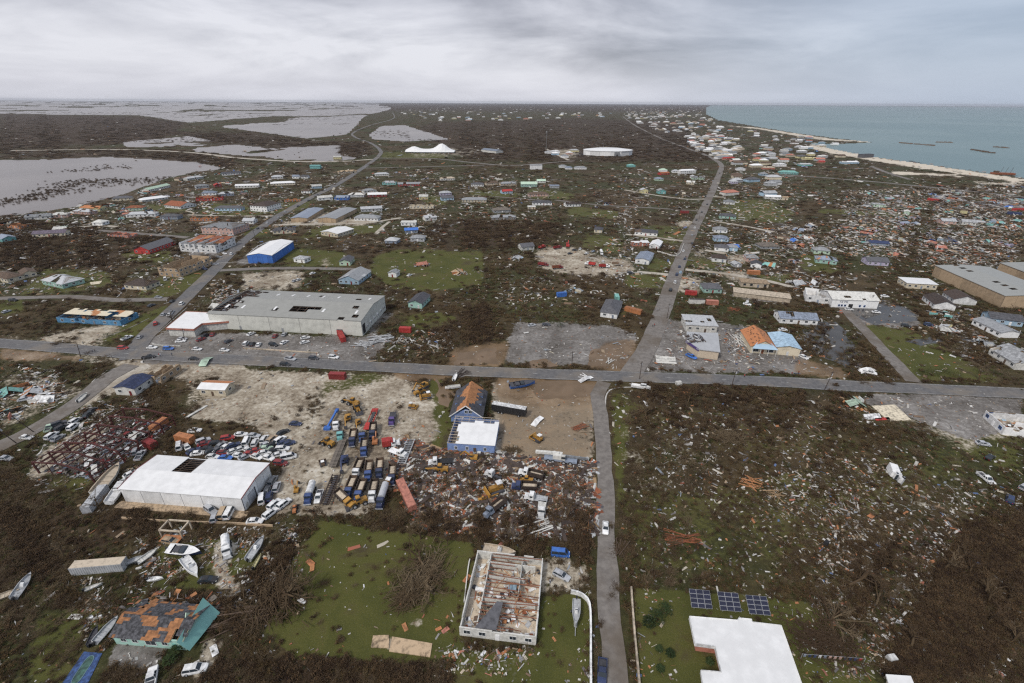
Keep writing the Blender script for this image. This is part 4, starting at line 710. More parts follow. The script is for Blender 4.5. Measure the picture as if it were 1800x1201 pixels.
# steel frame ruin
c, W, D, rz, uv = foot((70, 832, 168, 850, 262, 742)); fr = empty('steel_frame_ruin', (c.x, c.y, 0), rz); red = mat((.075, .02, .016), .7, .3); rr = random.Random(8)
nf = 7
for k in range(nf):
    y = -D / 2 + D * k / (nf - 1); mb = MB(); dr = rr.uniform(-1, .6) if k not in (0, nf - 1) else 0; lean = rr.uniform(-.8, .8)
    for sx in (-1, 1): mb.beam((sx * W / 2, y, 0), (sx * W / 2 + lean, y + lean * .5, 4.6), .42, .42)
    mb.beam((-W / 2 + lean, y + lean * .5, 4.6), (lean, y, 5.8 + dr), .34, .45); mb.beam((lean, y, 5.8 + dr), (W / 2 + lean, y + lean * .5, 4.6), .34, .45); mb.beam((-W / 4, y, 0), (-W / 4 + lean, y, 5 + dr * .5), .16, .16)
    mb.obj('portal_frame', red, fr)
for k in range(9):
    x = -W / 2 + W * k / 8; z = 4.7 + (1 - abs(k / 4 - 1)) * 1.2; y0, y1 = -D / 2, D / 2 * rr.choice((1, 1, .4, .1)); MB().beam((x, y0, z), (x + rr.uniform(-.5, .5), y1, z - rr.uniform(0, .6)), .22, .26).obj('purlin', red, fr)
for sx in (-1, 1):
    for z in (1.5, 3.0): MB().beam((sx * W / 2, -D / 2, z), (sx * W / 2, D / 2, z), .2, .24).obj('side_rail', red, fr)
rubble(fr, W * .95, D * .95, 1100, 2.2, 19, ['greywood', 'brown', 'lightgrey', 'darkbrown', 'charcoal', 'white', 'darkred', 'bluegrey'], 3.2)
for i in range(7):
    o = MB().box((0, 0, 0), (rr.uniform(2, 5), rr.uniform(1.5, 2.6), .08)).obj('roof_sheet', metalroof(rr.choice(('white', 'lightgrey', 'offwhite'))), fr, (rr.uniform(-.45, .45) * W, rr.uniform(-.4, .4) * D, rr.uniform(.8, 2))); o.rotation_euler = (rr.uniform(-.4, .4), rr.uniform(-.4, .4), rr.uniform(0, 3))
reg(fr, '', 'ruin', uv, 'rust-red steel frame of a stripped building full of wreckage')
# blue A-frame house
bh = house((793, 741, 847, 743), 'periwinkle', 'charcoal', 'gable', 2.8, 4.6, 17, axis='y', win=False, look_='blue', label='steep blue gabled house with its ridge stripped to orange wood', o=.5)
for ch in list(bh.children):
    if ch.name.startswith('roof'): bpy.data.objects.remove(ch)
W, D, h = bh['_wd']; S, ax = roof_slopes(W, D, h, 4.6, 'gable', .5, 'y'); mb = MB()
for i, s_ in enumerate(S): slope(mb, *s_, 0, 0, 3, .14, 1.1, lambda s, t, k, i=i: 1 if (t > .62 + .2 * math.sin(s * 11 + i) or (i == 0 and s > .55 and t > .42 + .1 * math.sin(s * 31))) else (None if (i == 1 and .3 < s < .42 and .5 < t < .62) else 0))
mb.obj('roof', [roofm('charcoal'), mat('plywood', .9, .3)], bh)
for sx in (-1, 1):
    for y in (-D * .12, D * .2):
        d = empty('dormer', (0, 0, 0)); d.parent = bh; d.location = (sx * W * .33, y, h + .3)
        MB().box((0, 0, .9), (2.4, 1.8, 1.8)).obj('dormer_wall', mat('periwinkle', .8), d); o = MB().box((0, 0, 2.0), (2.8, 2.3, .5), 0, 0, (1, .1)).obj('dormer_roof', roofm('charcoal'), d)
for x, z in ((-2.8, 1.6), (2.8, 1.6), (.1, 4.6), (1.6, 4.6)): put('window', window_mesh(1.2, 1.2, 'white'), bh, (x, -D / 2 - .03, z))
put('door', door_mesh('white'), bh, (-1.4, -D / 2 - .03, .02))
for sx in (-1, 1): MB().beam((sx * (W / 2 + .55), -D / 2 - .6, h - .3), (0, -D / 2 - .6, h + 4.75), .14, .3).obj('barge_board', mat('white', .6), bh)
MB().beam((-2, -D / 2 - 1.2, 3.2), (2.4, -D / 2 - 2.4, .1), .12, .5).obj('fallen_porch_rail', mat('white', .6), bh)
# pale blue hall with purlins showing
c, W, D, rz, uv = foot((787, 793, 869, 798, 877, 752)); hl = empty('blue_hall', (c.x, c.y, 0), rz); h = 3.4
ring_walls(hl, W, D, h, mat('periwinkle', .8, .12), .25); MB().box((0, 0, .05), (W - .8, D - .8, .1)).obj('floor_slab', mat('beige', .9), hl)
mb = MB(); slope(mb, (-W / 2 - .3, -D / 2 - .3, h + .25), (W / 2 + .3, -D / 2 - .3, h + .25), (W / 2 + .3, D / 2 + .3, h + .9), (-W / 2 - .3, D / 2 + .3, h + .9), 0, 0, 1, .08, .8, lambda s, t, k: None if (s < .18 + .05 * math.sin(t * 9) or t > .78 + .06 * math.sin(s * 14)) else 0)
mb.obj('roof', metalroof('white'), hl)
for i in range(11):
    y = -D / 2 + D * i / 10; MB().beam((-W / 2 - .2, y, h + .12 + .65 * i / 10), (W / 2 + .2, y, h + .12 + .65 * i / 10), .1, .16).obj('purlin', mat('beige', .8), hl)
for i in range(7):
    x = -W / 2 + .2 + (W - .4) * i / 6; MB().beam((x, -D / 2 + .1, h - .05), (x, D / 2 - .1, h + .6), .1, .2).obj('rafter', mat('beige', .8), hl)
for x in (-W * .32, -W * .08, W * .3): put('window', window_mesh(.9, 1.3, 'white'), hl, (x, -D / 2 - .03, 1.7))
put('door', door_mesh('brown'), hl, (-W * .1 + 3, -D / 2 - .03, .02)); MB().box((0, 0, .45), (1.2, .9, .9)).obj('air_conditioner', mat('offwhite', .5), hl, (W * .18, -D / 2 - .6, 0))
for y in (-D * .2, D * .2): put('window', window_mesh(1.2, 1.2, 'white'), hl, (W / 2 + .03, y, 1.8), math.pi / 2)
rubble(hl, W * .8, D * .8, 40, .8, 12)
reg(hl, '', 'hall', uv, 'low periwinkle-blue hall with white roof sheet and bare purlins')
# other landmark houses
sb_ = house((102, 567, 214, 573, 246, 558), 'skyblue', 'cream', 'none', 2.9, label='long roofless sky-blue building with charred interior beside the junction', win=True, cat='ruin', every=6)
W, D, h = sb_['_wd']; mb = MB(); slope(mb, (-W / 2, -D * .12, h + .3), (W / 2, -D * .12, h + .3), (W / 2, D / 2, h + .7), (-W / 2, D / 2, h + .7), .3, .25, 6, .12, 1.6); mb.obj('roof_remnant', [mat('cream', .85, .35), mat('plywood', .9)], sb_)
rubble(sb_, W * .95, D * .5, 260, 2.2, 88, ['charcoal', 'darkbrown', 'plywood', 'cream', 'black', 'brown'], 3).location = (0, -D * .2, 0)
house((352, 695, 398, 697, 419, 683), 'cream', 'white', 'gable', 3.2, 1.0, strip=.0, label='small cream building with one white and one orange roof slope', cat='building', axis='x')
b = bpy.data.objects[THINGS[-1][0].name]; W, D, h = b['_wd']
mb = MB(); slope(mb, *roof_slopes(W, D, h + .06, 1.05, 'gable', .3, 'x')[0][1], .12, 0, 5, .1, 1.5); mb.obj('orange_roof_slope', roofm('orange'), b)
house((205, 694, 240, 696, 259, 673), 'offwhite', 'navy', 'gable', 3.4, 1.0, label='off-white shed with low navy roof beside a gutted brown ruin', cat='shed', axis='y'); house((257, 674, 285, 676, 296, 650), 'tan', 'rust', 'none', 3.6, label='gutted brown block of bare walls behind the navy-roofed shed', cat='ruin')
tn = house((318, 442, 381, 445, 391, 430), 'white', 'rust', 'none', 6.2, rows=2, label='row of roofless white two-storey townhouses by the north-west road', cat='townhouses', every=4)
W, D, h = tn['_wd']
for i in range(4):
    x = -W / 2 + W * (i + .5) / 4; mb = MB(); slope(mb, (x - W / 9, -D * .15, h - .8), (x + W / 9, -D * .15, h - .8), (x + W / 9, D * .5, h + 1.2), (x - W / 9, D * .5, h + 1.2), .15, .2, i, .1, 1.8); mb.obj('roof_slope', [roofm('rust'), mat('plywood')], tn)
    mb = MB(); mb.box((0, 0, h / 2 + .4), (.25, D - .8, h + .8)); mb.obj('party_wall', mat('white', .8), tn, (-W / 2 + W * i / 4 + .3, 0, 0))
house((281, 485, 318, 488, 348, 463), 'tan', 'tan', 'none', 6.0, rows=2, label='roofless tan two-storey shell with broken window walls', cat='ruin', every=3.6)
house((356, 411, 411, 414, 423, 403), 'pink', 'grey', 'hip', 6, 2.2, hole=.16, rows=2, label='long pink two-storey apartment block with holed grey roof', cat='apartments', every=3.6)
house((565, 414, 594, 418, 608, 407), 'cream', 'white', 'gable', 3.4, 1.2, label='cream house with plain bright white roof behind the blue warehouse', axis='y')
house((1116, 463, 1140, 466, 1149, 453), 'white', 'bluegrey', 'gable', 3.4, 1.2, label='white shed with smooth slate-blue roof beside the sandy truck yard', cat='shed', axis='y')
house((1055, 557, 1084, 561, 1101, 540), 'white', 'darkgrey', 'hip', 3.2, 2.6, label='white house with dark grey pyramid roof across the road from the wrecked shops')
house((1289, 521, 1388, 533), 'beige', 'beige', 'flat', 2.8, .3, 8, label='long low beige shed roof beside the wrecked hall', cat='shed', win=False); house((1302, 504, 1350, 507), 'beige', 'tan', 'flat', 3, .3, 7, label='tan carport row with dark open bays', cat='carport', every=4, faces='f', frame='black')
house((932, 298, 953, 298), 'white', 'lightgrey', 'flat', 7, .4, 9, rows=2, label='plain white two-storey box house beside the cross road', every=4)
house((1516, 278, 1535, 277), 'darkgrey', 'charcoal', 'flat', 7, .4, 12, label='dark gutted two-storey frame building on the beach', cat='ruin', rows=2)
# wrecked white hall with blue lettering
ch = house((1460, 540, 1541, 543), 'white', 'offwhite', 'gable', 5, 2.4, 15, hole=.14, label='white hall with blue lettering and half its roof gone', cat='hall', win=False, axis='x')
W, D, h = ch['_wd']
fc = bpy.data.curves.new('lettering', 'FONT'); fc.body = 'YZ ME'; fc.size = 1.7; fc.extrude = .03; fc.align_x = 'CENTER'
fo = bpy.data.objects.new('lettering_tmp', fc); COL.objects.link(fo); bpy.context.view_layer.update(); me = bpy.data.meshes.new_from_object(fo.evaluated_get(bpy.context.evaluated_depsgraph_get())); bpy.data.objects.remove(fo)
me.materials.clear(); me.materials.append(mat('navy', .6)); put('lettering', me, ch, (-W * .25, -D / 2 - .05, 3.0), 0, (math.pi / 2, 0, 0))
for x in (-W * .33, -W * .27, -W * .2, W * .12, W * .22): put('window', window_mesh(1.0, 1.2, 'blue'), ch, (x, -D / 2 - .03, 1.3))
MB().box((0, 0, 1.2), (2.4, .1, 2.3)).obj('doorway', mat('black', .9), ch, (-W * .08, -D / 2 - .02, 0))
house((1415, 530, 1458, 536), 'white', 'brown', 'none', 4.5, depth=14, label='roofless white end of the lettered hall with timber spilling out', cat='ruin')
# wrecked shops
house((1205, 583, 1259, 586), 'offwhite', 'lightgrey', 'flat', 4, .3, 13, hole=.12, label='grey flat-roofed shop block with scorched rear opening', cat='shop')
sp, I = prism_building('corner_shop', pp(1207, 600, 1227, 615, 1266, 620, 1262, 586, 1236, 586, 1207, 584), 4.2, 'beige', 'lightgrey', 'beige corner shop with purple trim and crumpled white roof', 'shop')
a, bq = Vector((*G(1206, 600, 4.2), 4.1)), Vector((*G(1228, 615, 4.2), 4.1)); cc0 = Vector((sp.location.x, sp.location.y, 0)); MB().beam(a - cc0, bq - cc0, .35, 1.1).obj('purple_trim', mat('plum', .5), sp)
o = rubble(sp, 9, 9, 90, 1.2, 31, ['charcoal', 'darkbrown', 'white', 'darkgrey', 'brown']); p = Vector((*G(1220, 596, 4.6), 0)); o.location = (p.x - cc0.x, p.y - cc0.y, 4.6)
og = house((1318, 620, 1361, 623), 'cream', 'orange', 'gable', 3.6, 3.2, 18, label='shop with steep orange-stripped plywood roof and pale blue awning', cat='shop', axis='y', win=False)
W, D, h = og['_wd']; mb = MB(); slope(mb, (-W / 2 - .3, -D / 2 - 2.4, h - .2), (W / 2 + .3, -D / 2 - 2.4, h - .2), (W * .3, -D / 2 + .5, h + 1.7), (-W * .3, -D / 2 + .5, h + 1.7)); mb.obj('awning', metalroof('paleblue'), og)
for x in (-W * .3, W * .3): put('window', window_mesh(2.8, 1.6, 'white'), og, (x, -D / 2 - .03, 1.7))
put('door', door_mesh('rust'), og, (0, -D / 2 - .03, .02))
for x in (-W * .48, -W * .16, W * .16, W * .48): MB().cyl((x, -D / 2 - 2.2, 0), (x, -D / 2 - 2.2, h - .25), .09).obj('post', mat('white', .6), og)
rr = random.Random(3); mb = MB()
for i in range(60):
    sx = -1 if rr.random() < .75 else 1; t = rr.uniform(.15, .9); y = rr.uniform(-.45, .45) * D; x = sx * W / 2 * (1 - t); mb.box((x, y, h + 3.2 * t + .2), (rr.uniform(.2, .6), rr.uniform(.3, 1.2), .08), 0, 0)
mb.obj('torn_felt', mat('darkbrown', .9), og)['kind'] = 'stuff'
house((1362, 623, 1404, 627), 'cream', 'paleblue', 'gable', 4, 1.2, 16, label='cream shop under a broad pale blue metal roof', cat='shop', axis='y', every=7)
house((1727, 733, 1760, 764, 1830, 764), 'white', 'grey', 'none', 3.2, label='roofless white house with blue-edged walls on cracked paving', cat='ruin', frame='blue')
# bare floor slabs
for pts, cnm, lb in ((pp(1532, 714, 1573, 712, 1602, 739, 1562, 741), 'cream', 'bare cream floor slab swept clean beside the main road'), (pp(1516, 729, 1545, 727, 1550, 737, 1522, 738), 'white', 'fallen white roof panel beside the cream floor slab'), (pp(656, 1118, 684, 1117, 684, 1140, 652, 1139), 'beige', 'small bare concrete slab in the big lawn'), (pp(690, 1120, 760, 1132, 756, 1156, 684, 1146), 'beige', 'long mossy concrete slab in the big lawn'), (pp(158, 497, 180, 494, 176, 499, 160, 501), 'cream', 'pale floor slab in grass beside the torn mint house'), (pp(1537, 736, 1562, 734, 1565, 738, 1540, 740), 'red', 'strip of red floor tiles at the edge of the cream slab')):
    P = [Vector((*G(*p), 0)) for p in pts]; c = sum(P, Vector()) / 4; mb = MB(); Q = [p - c for p in P]; mb.loft([[q for q in reversed(Q)], [q + Vector((0, 0, .2)) for q in reversed(Q)]]); o = mb.obj('floor_slab', mat(cnm if cnm != 'beige' else 'tan', .9, .55, .9), None, (c.x, c.y, 0.005)); reg(o, lb, 'slab', pts[0], lb)
# teal house in the foreground
th_ = house((205, 1132, 329, 1143, 372, 1082), 'mint', 'darkgrey', 'gable', 3.0, 1.5, hole=.2, strip=.5, label='mint-green foreground house with patchy grey and orange torn roof', win=False, axis='x')
W, D, h = th_['_wd']
for c_ in list(th_.children):
    if c_.name.startswith('roof'): bpy.data.objects.remove(c_)
mb = MB()
for i, s_ in enumerate(roof_slopes(W, D, h, 1.5, 'gable', .45, 'x')[0]):
    def fx(s, t, k, i=i):
        n1 = float(vn(np.array(s * 9. + i * 7), np.array(t * 5.), 1.0, 5, 3)); n2 = float(vn(np.array(s * 8. + i * 3), np.array(t * 4. + 9), 1.0, 8, 3))
        if s > .8 and t < .55 and n1 > .46: return None
        return 1 if (n2 > .59 or abs(s - .78) < .05 or (i == 0 and .3 < s < .55 and t > .55 and n2 > .4)) else 0
    slope(mb, *s_, 0, 0, 3, .12, .6, fx)
mb.obj('roof', [mat('darkgrey', .85, .5, 1.4), mat('plywood', .9, .3)], th_)
for x in (-W * .36, -W * .2, W * .22): put('window', window_mesh(1.3, 1.1, 'white'), th_, (x, -D / 2 - .03, 1.7))
put('window', window_mesh(2.4, 1.6, 'white'), th_, (W * .02, -D / 2 - .03, 1.6)); put('door', door_mesh('teal'), th_, (W * .35, -D / 2 - .03, .02))
mb = MB(); slope(mb, (W / 2 + 1.2, -D / 2 - .6, .9), (W / 2 + 2.2, D / 2 + .4, .6), (W / 2 - 1.2, D / 2 + 1, h + 1.7), (W / 2 - .9, -D / 2 - .6, h + .6)); mb.obj('leaning_roof_slope', metalroof('teal'), th_)
mb = MB(); mb.add([(W / 2 - 2.2, -D * .1, h), (W / 2 - 2.2, D * .3, h), (W / 2 - 2.2, D * .1, h + 2.4), (W / 2 - 2, -D * .1, h), (W / 2 - 2, D * .3, h), (W / 2 - 2, D * .1, h + 2.4)], [(0, 1, 2), (5, 4, 3), (0, 3, 4, 1), (1, 4, 5, 2), (2, 5, 3, 0)]); mb.obj('gable_wall', mat('palegreen'), th_)
o = rubble(th_, W * 1.2, 5, 120, 1.0, 41, ['greywood', 'darkgrey', 'rust', 'brown', 'plywood', 'lightgrey'], 4); o.location = (0, D / 2 + 2, 0)
# roofless white house in the foreground: every roof timber is a piece
c, W, D, rz, uv = foot((808, 1117, 942, 1135), 21); rh = empty('roofless_house', (c.x, c.y, 0), rz); wm = mat('offwhite', .85, .2); h = 2.9
ring_walls(rh, W, D, h, wm, .3, (), .25, 5); MB().box((0, 0, .05), (W - .7, D - .7, .1)).obj('floor_slab', mat('beige', .9, .4), rh)
for x, y, l, a in ((-W * .28, 0, D - 1, 1), (W * .2, D * .2, D * .5, 1), (0, D * .18, W * .5, 0), (.1 * W, -D * .12, W * .7, 0), (W * .05, D * .36, W * .7, 0), (-W * .1, -D * .3, D * .3, 1)):
    MB().box((0, 0, h * .45), ((l, .18, h * .9) if not a else (.18, l, h * .9))).obj('partition_wall', wm, rh, (x, y, .1))
rr = random.Random(6); rust = mat((.25, .105, .06), .9, .3); n = 0
for i in range(20):
    y = -D / 2 + D * (i + .5) / 20; x0 = -W * .27; MB().beam((x0 + rr.uniform(-.3, .3), y, h + rr.uniform(-.2, .2)), (W * rr.choice((.49, .49, .3, .1)), y + rr.uniform(-.8, .8), h + rr.uniform(-.6, .3)), .12, .22).obj('rafter', rust, rh)
for i in range(26):
    x, y, a, l = rr.uniform(-.25, .45) * W, rr.uniform(-.45, .45) * D, rr.uniform(0, 3.1), rr.uniform(2, 5); MB().beam((x, y, h * rr.uniform(.3, 1.1)), (x + math.cos(a) * l, y + math.sin(a) * l, h * rr.uniform(.1, 1.2)), .1, .18).obj('fallen_rafter', rr.choice((rust, mat('plywood', .9), mat('wood', .9))), rh)
rubble(rh, W * .9, D * .9, 260, 1.0, 51, ['white', 'offwhite', 'plywood', 'brown', 'lightgrey', 'charcoal', 'rust'], 2.4)
mb = MB(); slope(mb, (-W * .3, -D / 2 + .3, h + .1), (-W * .02, -D / 2 + .3, h + .1), (W * .02, -D * .2, h + 1.2), (-W * .06, -D * .18, h + .9)); mb.obj('roof_remnant', roofm('darkgrey'), rh)
add_windows(rh, W, D, h, 'white', 1, 'fr', 1, 'white'); MB().box((0, 0, .4), (2.2, .9, .5)).obj('bathtub', mat('white', .3), rh, (-W * .36, D * .05, .1)); MB().box((0, 0, .5), (2, 1.6, .3)).obj('mattress', mat('paleblue', .8), rh, (W * .1, D * .1, .8))
reg(rh, '', 'ruin', uv, 'roofless white foreground house with rust-red roof timbers heaped inside')
# white-roofed house, solar arrays, garden walls
prism_building('white_roof_house', pp(1212, 1086, 1296, 1093, 1298, 1089, 1320, 1091, 1321, 1096, 1372, 1102, 1452, 1330, 1255, 1330, 1232, 1181, 1268, 1184, 1257, 1138, 1222, 1133), 3.2, 'salmon', 'white', 'large white flat roof of the foreground house beside solar arrays', 'house', 'white', .7)
prism_building('white_roof_annex', pp(1556, 1187, 1600, 1190, 1625, 1250, 1575, 1250), 3, 'cream', 'white', 'small white roof corner beyond the clothes line', 'annex', None, .5)
def solar(u, v, lb):
    x, y = G(u, v); root = empty('solar_array', (x, y, 0), math.radians(-5)); t = math.radians(22); ca, sa = math.cos(t), math.sin(t)
    rack = empty('panel_rack', (0, 0, 1.9)); rack.parent = root; rack.rotation_euler = (t, 0, 0)
    pm = shared('pv', lambda: MB().box((0, 0, 0), (1.58, .98, .05), 0, 0).box((0, 0, .02), (1.5, .9, .03), 0, 1).mesh('solar_panel', [mat('silver', .4), mat((.02, .022, .045), .2, .2)]))
    for i in range(3):
        for j in range(4): put('solar_panel', pm, rack, ((i - 1) * 1.62, (j - 1.5) * 1.02, .06))
    for j in (-1, 1): MB().box((0, 0, 0), (5, .1, .1)).obj('rail', mat('silver', .4), rack, (0, j * 1.3, -.05))
    for i in (-1.5, 1.5):
        for j, hh in ((-1.3, 1.35), (1.3, 2.35)): MB().box((0, 0, hh / 2), (.12, .12, hh)).obj('leg', mat('silver', .4), root, (i, j * ca, 0))
    reg(root, '', 'solar array', (u, v), lb)
solar(1229, 1062, 'ground-mounted solar array of twelve panels nearest the pink-white garden wall'); solar(1279, 1067, 'middle ground-mounted solar array of the row of three on the lawn'); solar(1329, 1073, 'ground-mounted solar array farthest from the pink-white garden wall')
def garden_wall(pts, h, th, cnm, lb, cap=None):
    P = path(pts, 2.5); root = empty('garden_wall', P[0][:]); o0 = P[0].copy()
    for i in range(0, len(P) - 1, 4):
        mb = MB(); Q = P[i:i + 5]
        for p, q in zip(Q[:-1], Q[1:]): mb.beam(p - o0 + Vector((0, 0, h / 2)), q - o0 + Vector((0, 0, h / 2)), th, h)
        mb.obj('wall_section', mat(cnm, .8, .3), root)
    reg(root, lb, 'wall', pts[0], lb)
garden_wall(pp(1003, 1043, 1016, 1046, 1028, 1053, 1036, 1066, 1038, 1100, 1038, 1160, 1039, 1300), 1.3, .4, 'white', 'white garden wall that curves round the lawn with the boat'); garden_wall(pp(1109, 1036, 1112, 1080, 1117, 1140, 1123, 1201, 1130, 1300), 1.1, .4, 'beige', 'straight pinkish-white garden wall along the solar lawn'); garden_wall(pp(826, 985, 823, 1000, 816, 1060), .6, .25, 'offwhite', 'broken low white wall beside the roofless foreground house')
garden_wall(pp(1083, 480, 1130, 480), .6, .3, 'offwhite', 'low pale wall beside the sandy truck yard'); garden_wall(pp(1155, 443, 1190, 450, 1202, 430), 1.0, .3, 'offwhite', 'pale boundary wall beside the north road'); garden_wall(pp(268, 605, 280, 608, 318, 609), .6, .4, 'offwhite', 'low white planter wall before the corner store'); garden_wall(pp(430, 613, 480, 616, 560, 621), .5, .35, 'beige', 'low wall along the warehouse car park'); garden_wall(pp(215, 912, 300, 918, 400, 921, 480, 926), .7, .25, 'tan', 'low earth-brown wall below the white warehouse')
# arena, tented roof, mast
x, y = G(1068, 272); ar = empty('round_arena', (x, y, 0)); R1, R2 = 56, 40; n = 14
ring = [Vector((R1 * math.cos(2 * math.pi * (i + .5) / n), R2 * math.sin(2 * math.pi * (i + .5) / n), 0)) for i in range(n)]
for i in range(n):
    p, q = ring[i], ring[(i + 1) % n]; m_ = (p + q) / 2; L_ = (q - p).length; MB().box((0, 0, 5), (L_ - .3, .5, 10)).obj('wall_panel', mat('white', .7), ar, m_[:], math.atan2((q - p).y, (q - p).x))
mb = MB(); mb.loft([[p * 1.03 + Vector((0, 0, 10)) for p in ring], [p * 1.03 + Vector((0, 0, 11)) for p in ring], [p * .55 + Vector((0, 0, 14)) for p in ring]]); mb.obj('roof', metalroof('white'), ar)
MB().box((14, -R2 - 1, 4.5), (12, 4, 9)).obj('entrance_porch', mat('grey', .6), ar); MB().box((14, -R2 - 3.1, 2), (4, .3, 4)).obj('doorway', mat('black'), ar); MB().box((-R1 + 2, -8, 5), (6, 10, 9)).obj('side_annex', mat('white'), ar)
reg(ar, '', 'arena', (1068, 267), 'white many-sided arena with bright roof standing in the brown scrub')
x, y = G(757, 268); tr = empty('tented_hall', (x, y, 0)); mb = MB(); rings = []
for i in range(17):
    s = i / 16; X = -58 + 116 * s; hh = 3 + 7 * math.exp(-((s - .16) / .12) ** 2) + 13 * math.exp(-((s - .74) / .13) ** 2) + 2.5 * math.sin(s * 3.1); wdt = 16 + 6 * math.sin(s * 3.14)
    rings.append([(X, -wdt, 2.2), (X, -wdt * .6, 2.2 + hh * .55), (X, 0, 2.2 + hh), (X, wdt * .6, 2.2 + hh * .55), (X, wdt, 2.2)])
mb.loft(rings, 0, True); mb.obj('roof', metalroof('white'), tr); MB().box((0, 0, 1.1), (108, 26, 2.2)).obj('wall', mat('offwhite'), tr); MB().box((40, -10, 6), (10, 2, 2)).obj('vent', mat('grey'), tr); MB().box((0, -13.2, 1.2), (40, .3, 1.6)).obj('window_band', GLASS, tr)
reg(tr, '', 'hall', (757, 262), 'white double-humped hall behind a strip of mown grass')
x, y = G(960, 263); ms = empty('radio_mast', (x, y, 0)); mb = MB()
for a in range(3): mb.beam((1.1 * math.cos(a * 2.09), 1.1 * math.sin(a * 2.09), 0), (.4 * math.cos(a * 2.09), .4 * math.sin(a * 2.09), 42), .3, .3)
for k in range(14): mb.beam((1 - k * .04, 0, k * 3), (-.5 + k * .02, .85 - k * .04, k * 3 + 3), .14)
mb.obj('mast', mat('grey', .5), ms); MB().cyl((0, 0, 40), (0, 0, 43), 1.3).obj('antenna_head', mat('lightgrey', .5), ms); reg(ms, '', 'mast', (960, 262), 'tall thin radio mast left of the white arena')
x, y = G(865, 268)
house((846, 267, 872, 270), 'offwhite', 'bluegrey', 'gable', 5, 3, 22, label='building with slate-blue roof between the double-humped hall and the mast', cat='building', win=False)
# breakwaters and the stranded barge
def rocks(u0, v0, u1, v1, lb, wd=9):
    a, b = Vector((*G(u0, v0), 0)), Vector((*G(u1, v1), 0)); root = empty('breakwater', a[:]); r_ = random.Random(int(u0)); n = max(8, int((b - a).length / 7)); mb = MB()
    for i in range(n * 3):
        p = (b - a) * r_.random() + Vector((r_.uniform(-wd, wd) * .5, r_.uniform(-wd, wd) * .6, r_.uniform(-.6, .9))); s = r_.uniform(3, 7); mb.box(p, (s * 1.5, s, 2.4), r_.uniform(0, 3), 0, (.6, .6))
    mb.obj('rocks', mat('brown', .9, .4), root)['kind'] = 'stuff'; reg(root, lb, 'breakwater', (u0, v0), lb)
rocks(1582, 251, 1642, 256, 'longest low rock breakwater off the sand spit', 8); rocks(1648, 250, 1672, 250.5, 'short dark rock breakwater lying farthest from the shore', 10); rocks(1708, 263, 1744, 269, 'slanting rock breakwater lying nearest the beach', 9); rocks(1750, 258.5, 1772, 260, 'small rock breakwater beside the slanting one', 7)
x, y = G(1762, 307); bg_ = empty('stranded_barge', (x, y, .2), -.3); MB().box((0, 0, 1.4), (32, 9, 2.8), 0, 0, (1, 1.15)).obj('hull', mat('rust', .8), bg_); MB().box((-10, 0, 4.2), (6, 6, 2.8)).obj('cabin', mat('brown', .8), bg_)
for k in (-4, 3, 10): MB().beam((k, 0, 2.8), (k + 1.5, 0, 12), .35).obj('mast', mat('darkbrown'), bg_)
reg(bg_, '', 'barge', (1762, 306), 'rusty stranded barge with bare masts on the beach')
# swimming pool
x, y = G(148, 1176); pl = empty('swimming_pool', (x, y, 0)); P = [Vector((*G(*p), 0)) - Vector((x, y, 0)) for p in pp(148, 1146, 180, 1149, 150, 1212, 104, 1210)]
mb = MB(); mb.loft([[p for p in reversed(P)], [p + Vector((0, 0, .12)) for p in reversed(P)]]); mb.obj('deck', mat((.05, .11, .3), .6, .4, 1.5), pl)
cen = sum(P, Vector()) / 4; ax1 = (P[3] - P[0]) * .5; ax2 = (P[1] - P[0]) * .5
k_ = [cen + ax1 * .8 * math.cos(t) + ax2 * (.55 + .12 * math.cos(2 * t)) * math.sin(t) + Vector((0, 0, .14)) for t in [i * math.pi / 14 for i in range(28)]]
mb = MB(); mb.add(k_, [tuple(range(28))]); mb.obj('pool_water', mat((.06, .14, .11), .1, .4), pl)
for i in range(28): pass
mb = MB()
for i in range(28): mb.beam(k_[i], k_[(i + 1) % 28], .16, .1)
mb.obj('coping', mat((.1, .17, .2), .7), pl); reg(pl, '', 'pool', (145, 1170), 'blue-decked swimming pool with murky green kidney-shaped water')
x, y = G(312, 938); cb = empty('cabin_frame', (x, y, 0), -.08); mb = MB()
for i, j in ((-1, -1), (1, -1), (1, 1), (-1, 1)): MB().box((0, 0, 1.5), (.3, .3, 3)).obj('post', mat('beige', .8), cb, (i * 3, j * 1.8, 0))
for p, q in (((-3, -1.8, 3), (3, -1.8, 3)), ((3, -1.8, 3), (3, 1.8, 3)), ((3, 1.8, 3), (-3, 1.8, 3)), ((-3, 1.8, 3), (-3, -1.8, 3))): MB().beam(p, q, .35, .35).obj('top_beam', mat('beige', .8), cb)
MB().box((.2, -2.4, .7), (5.5, 2.4, .2)).obj('deck_board', mat('orange', .8), cb); rubble(cb, 5, 3, 30, .9, 9); reg(cb, '', 'cabin', (312, 938), 'open box frame of a smashed cabin with orange deck')
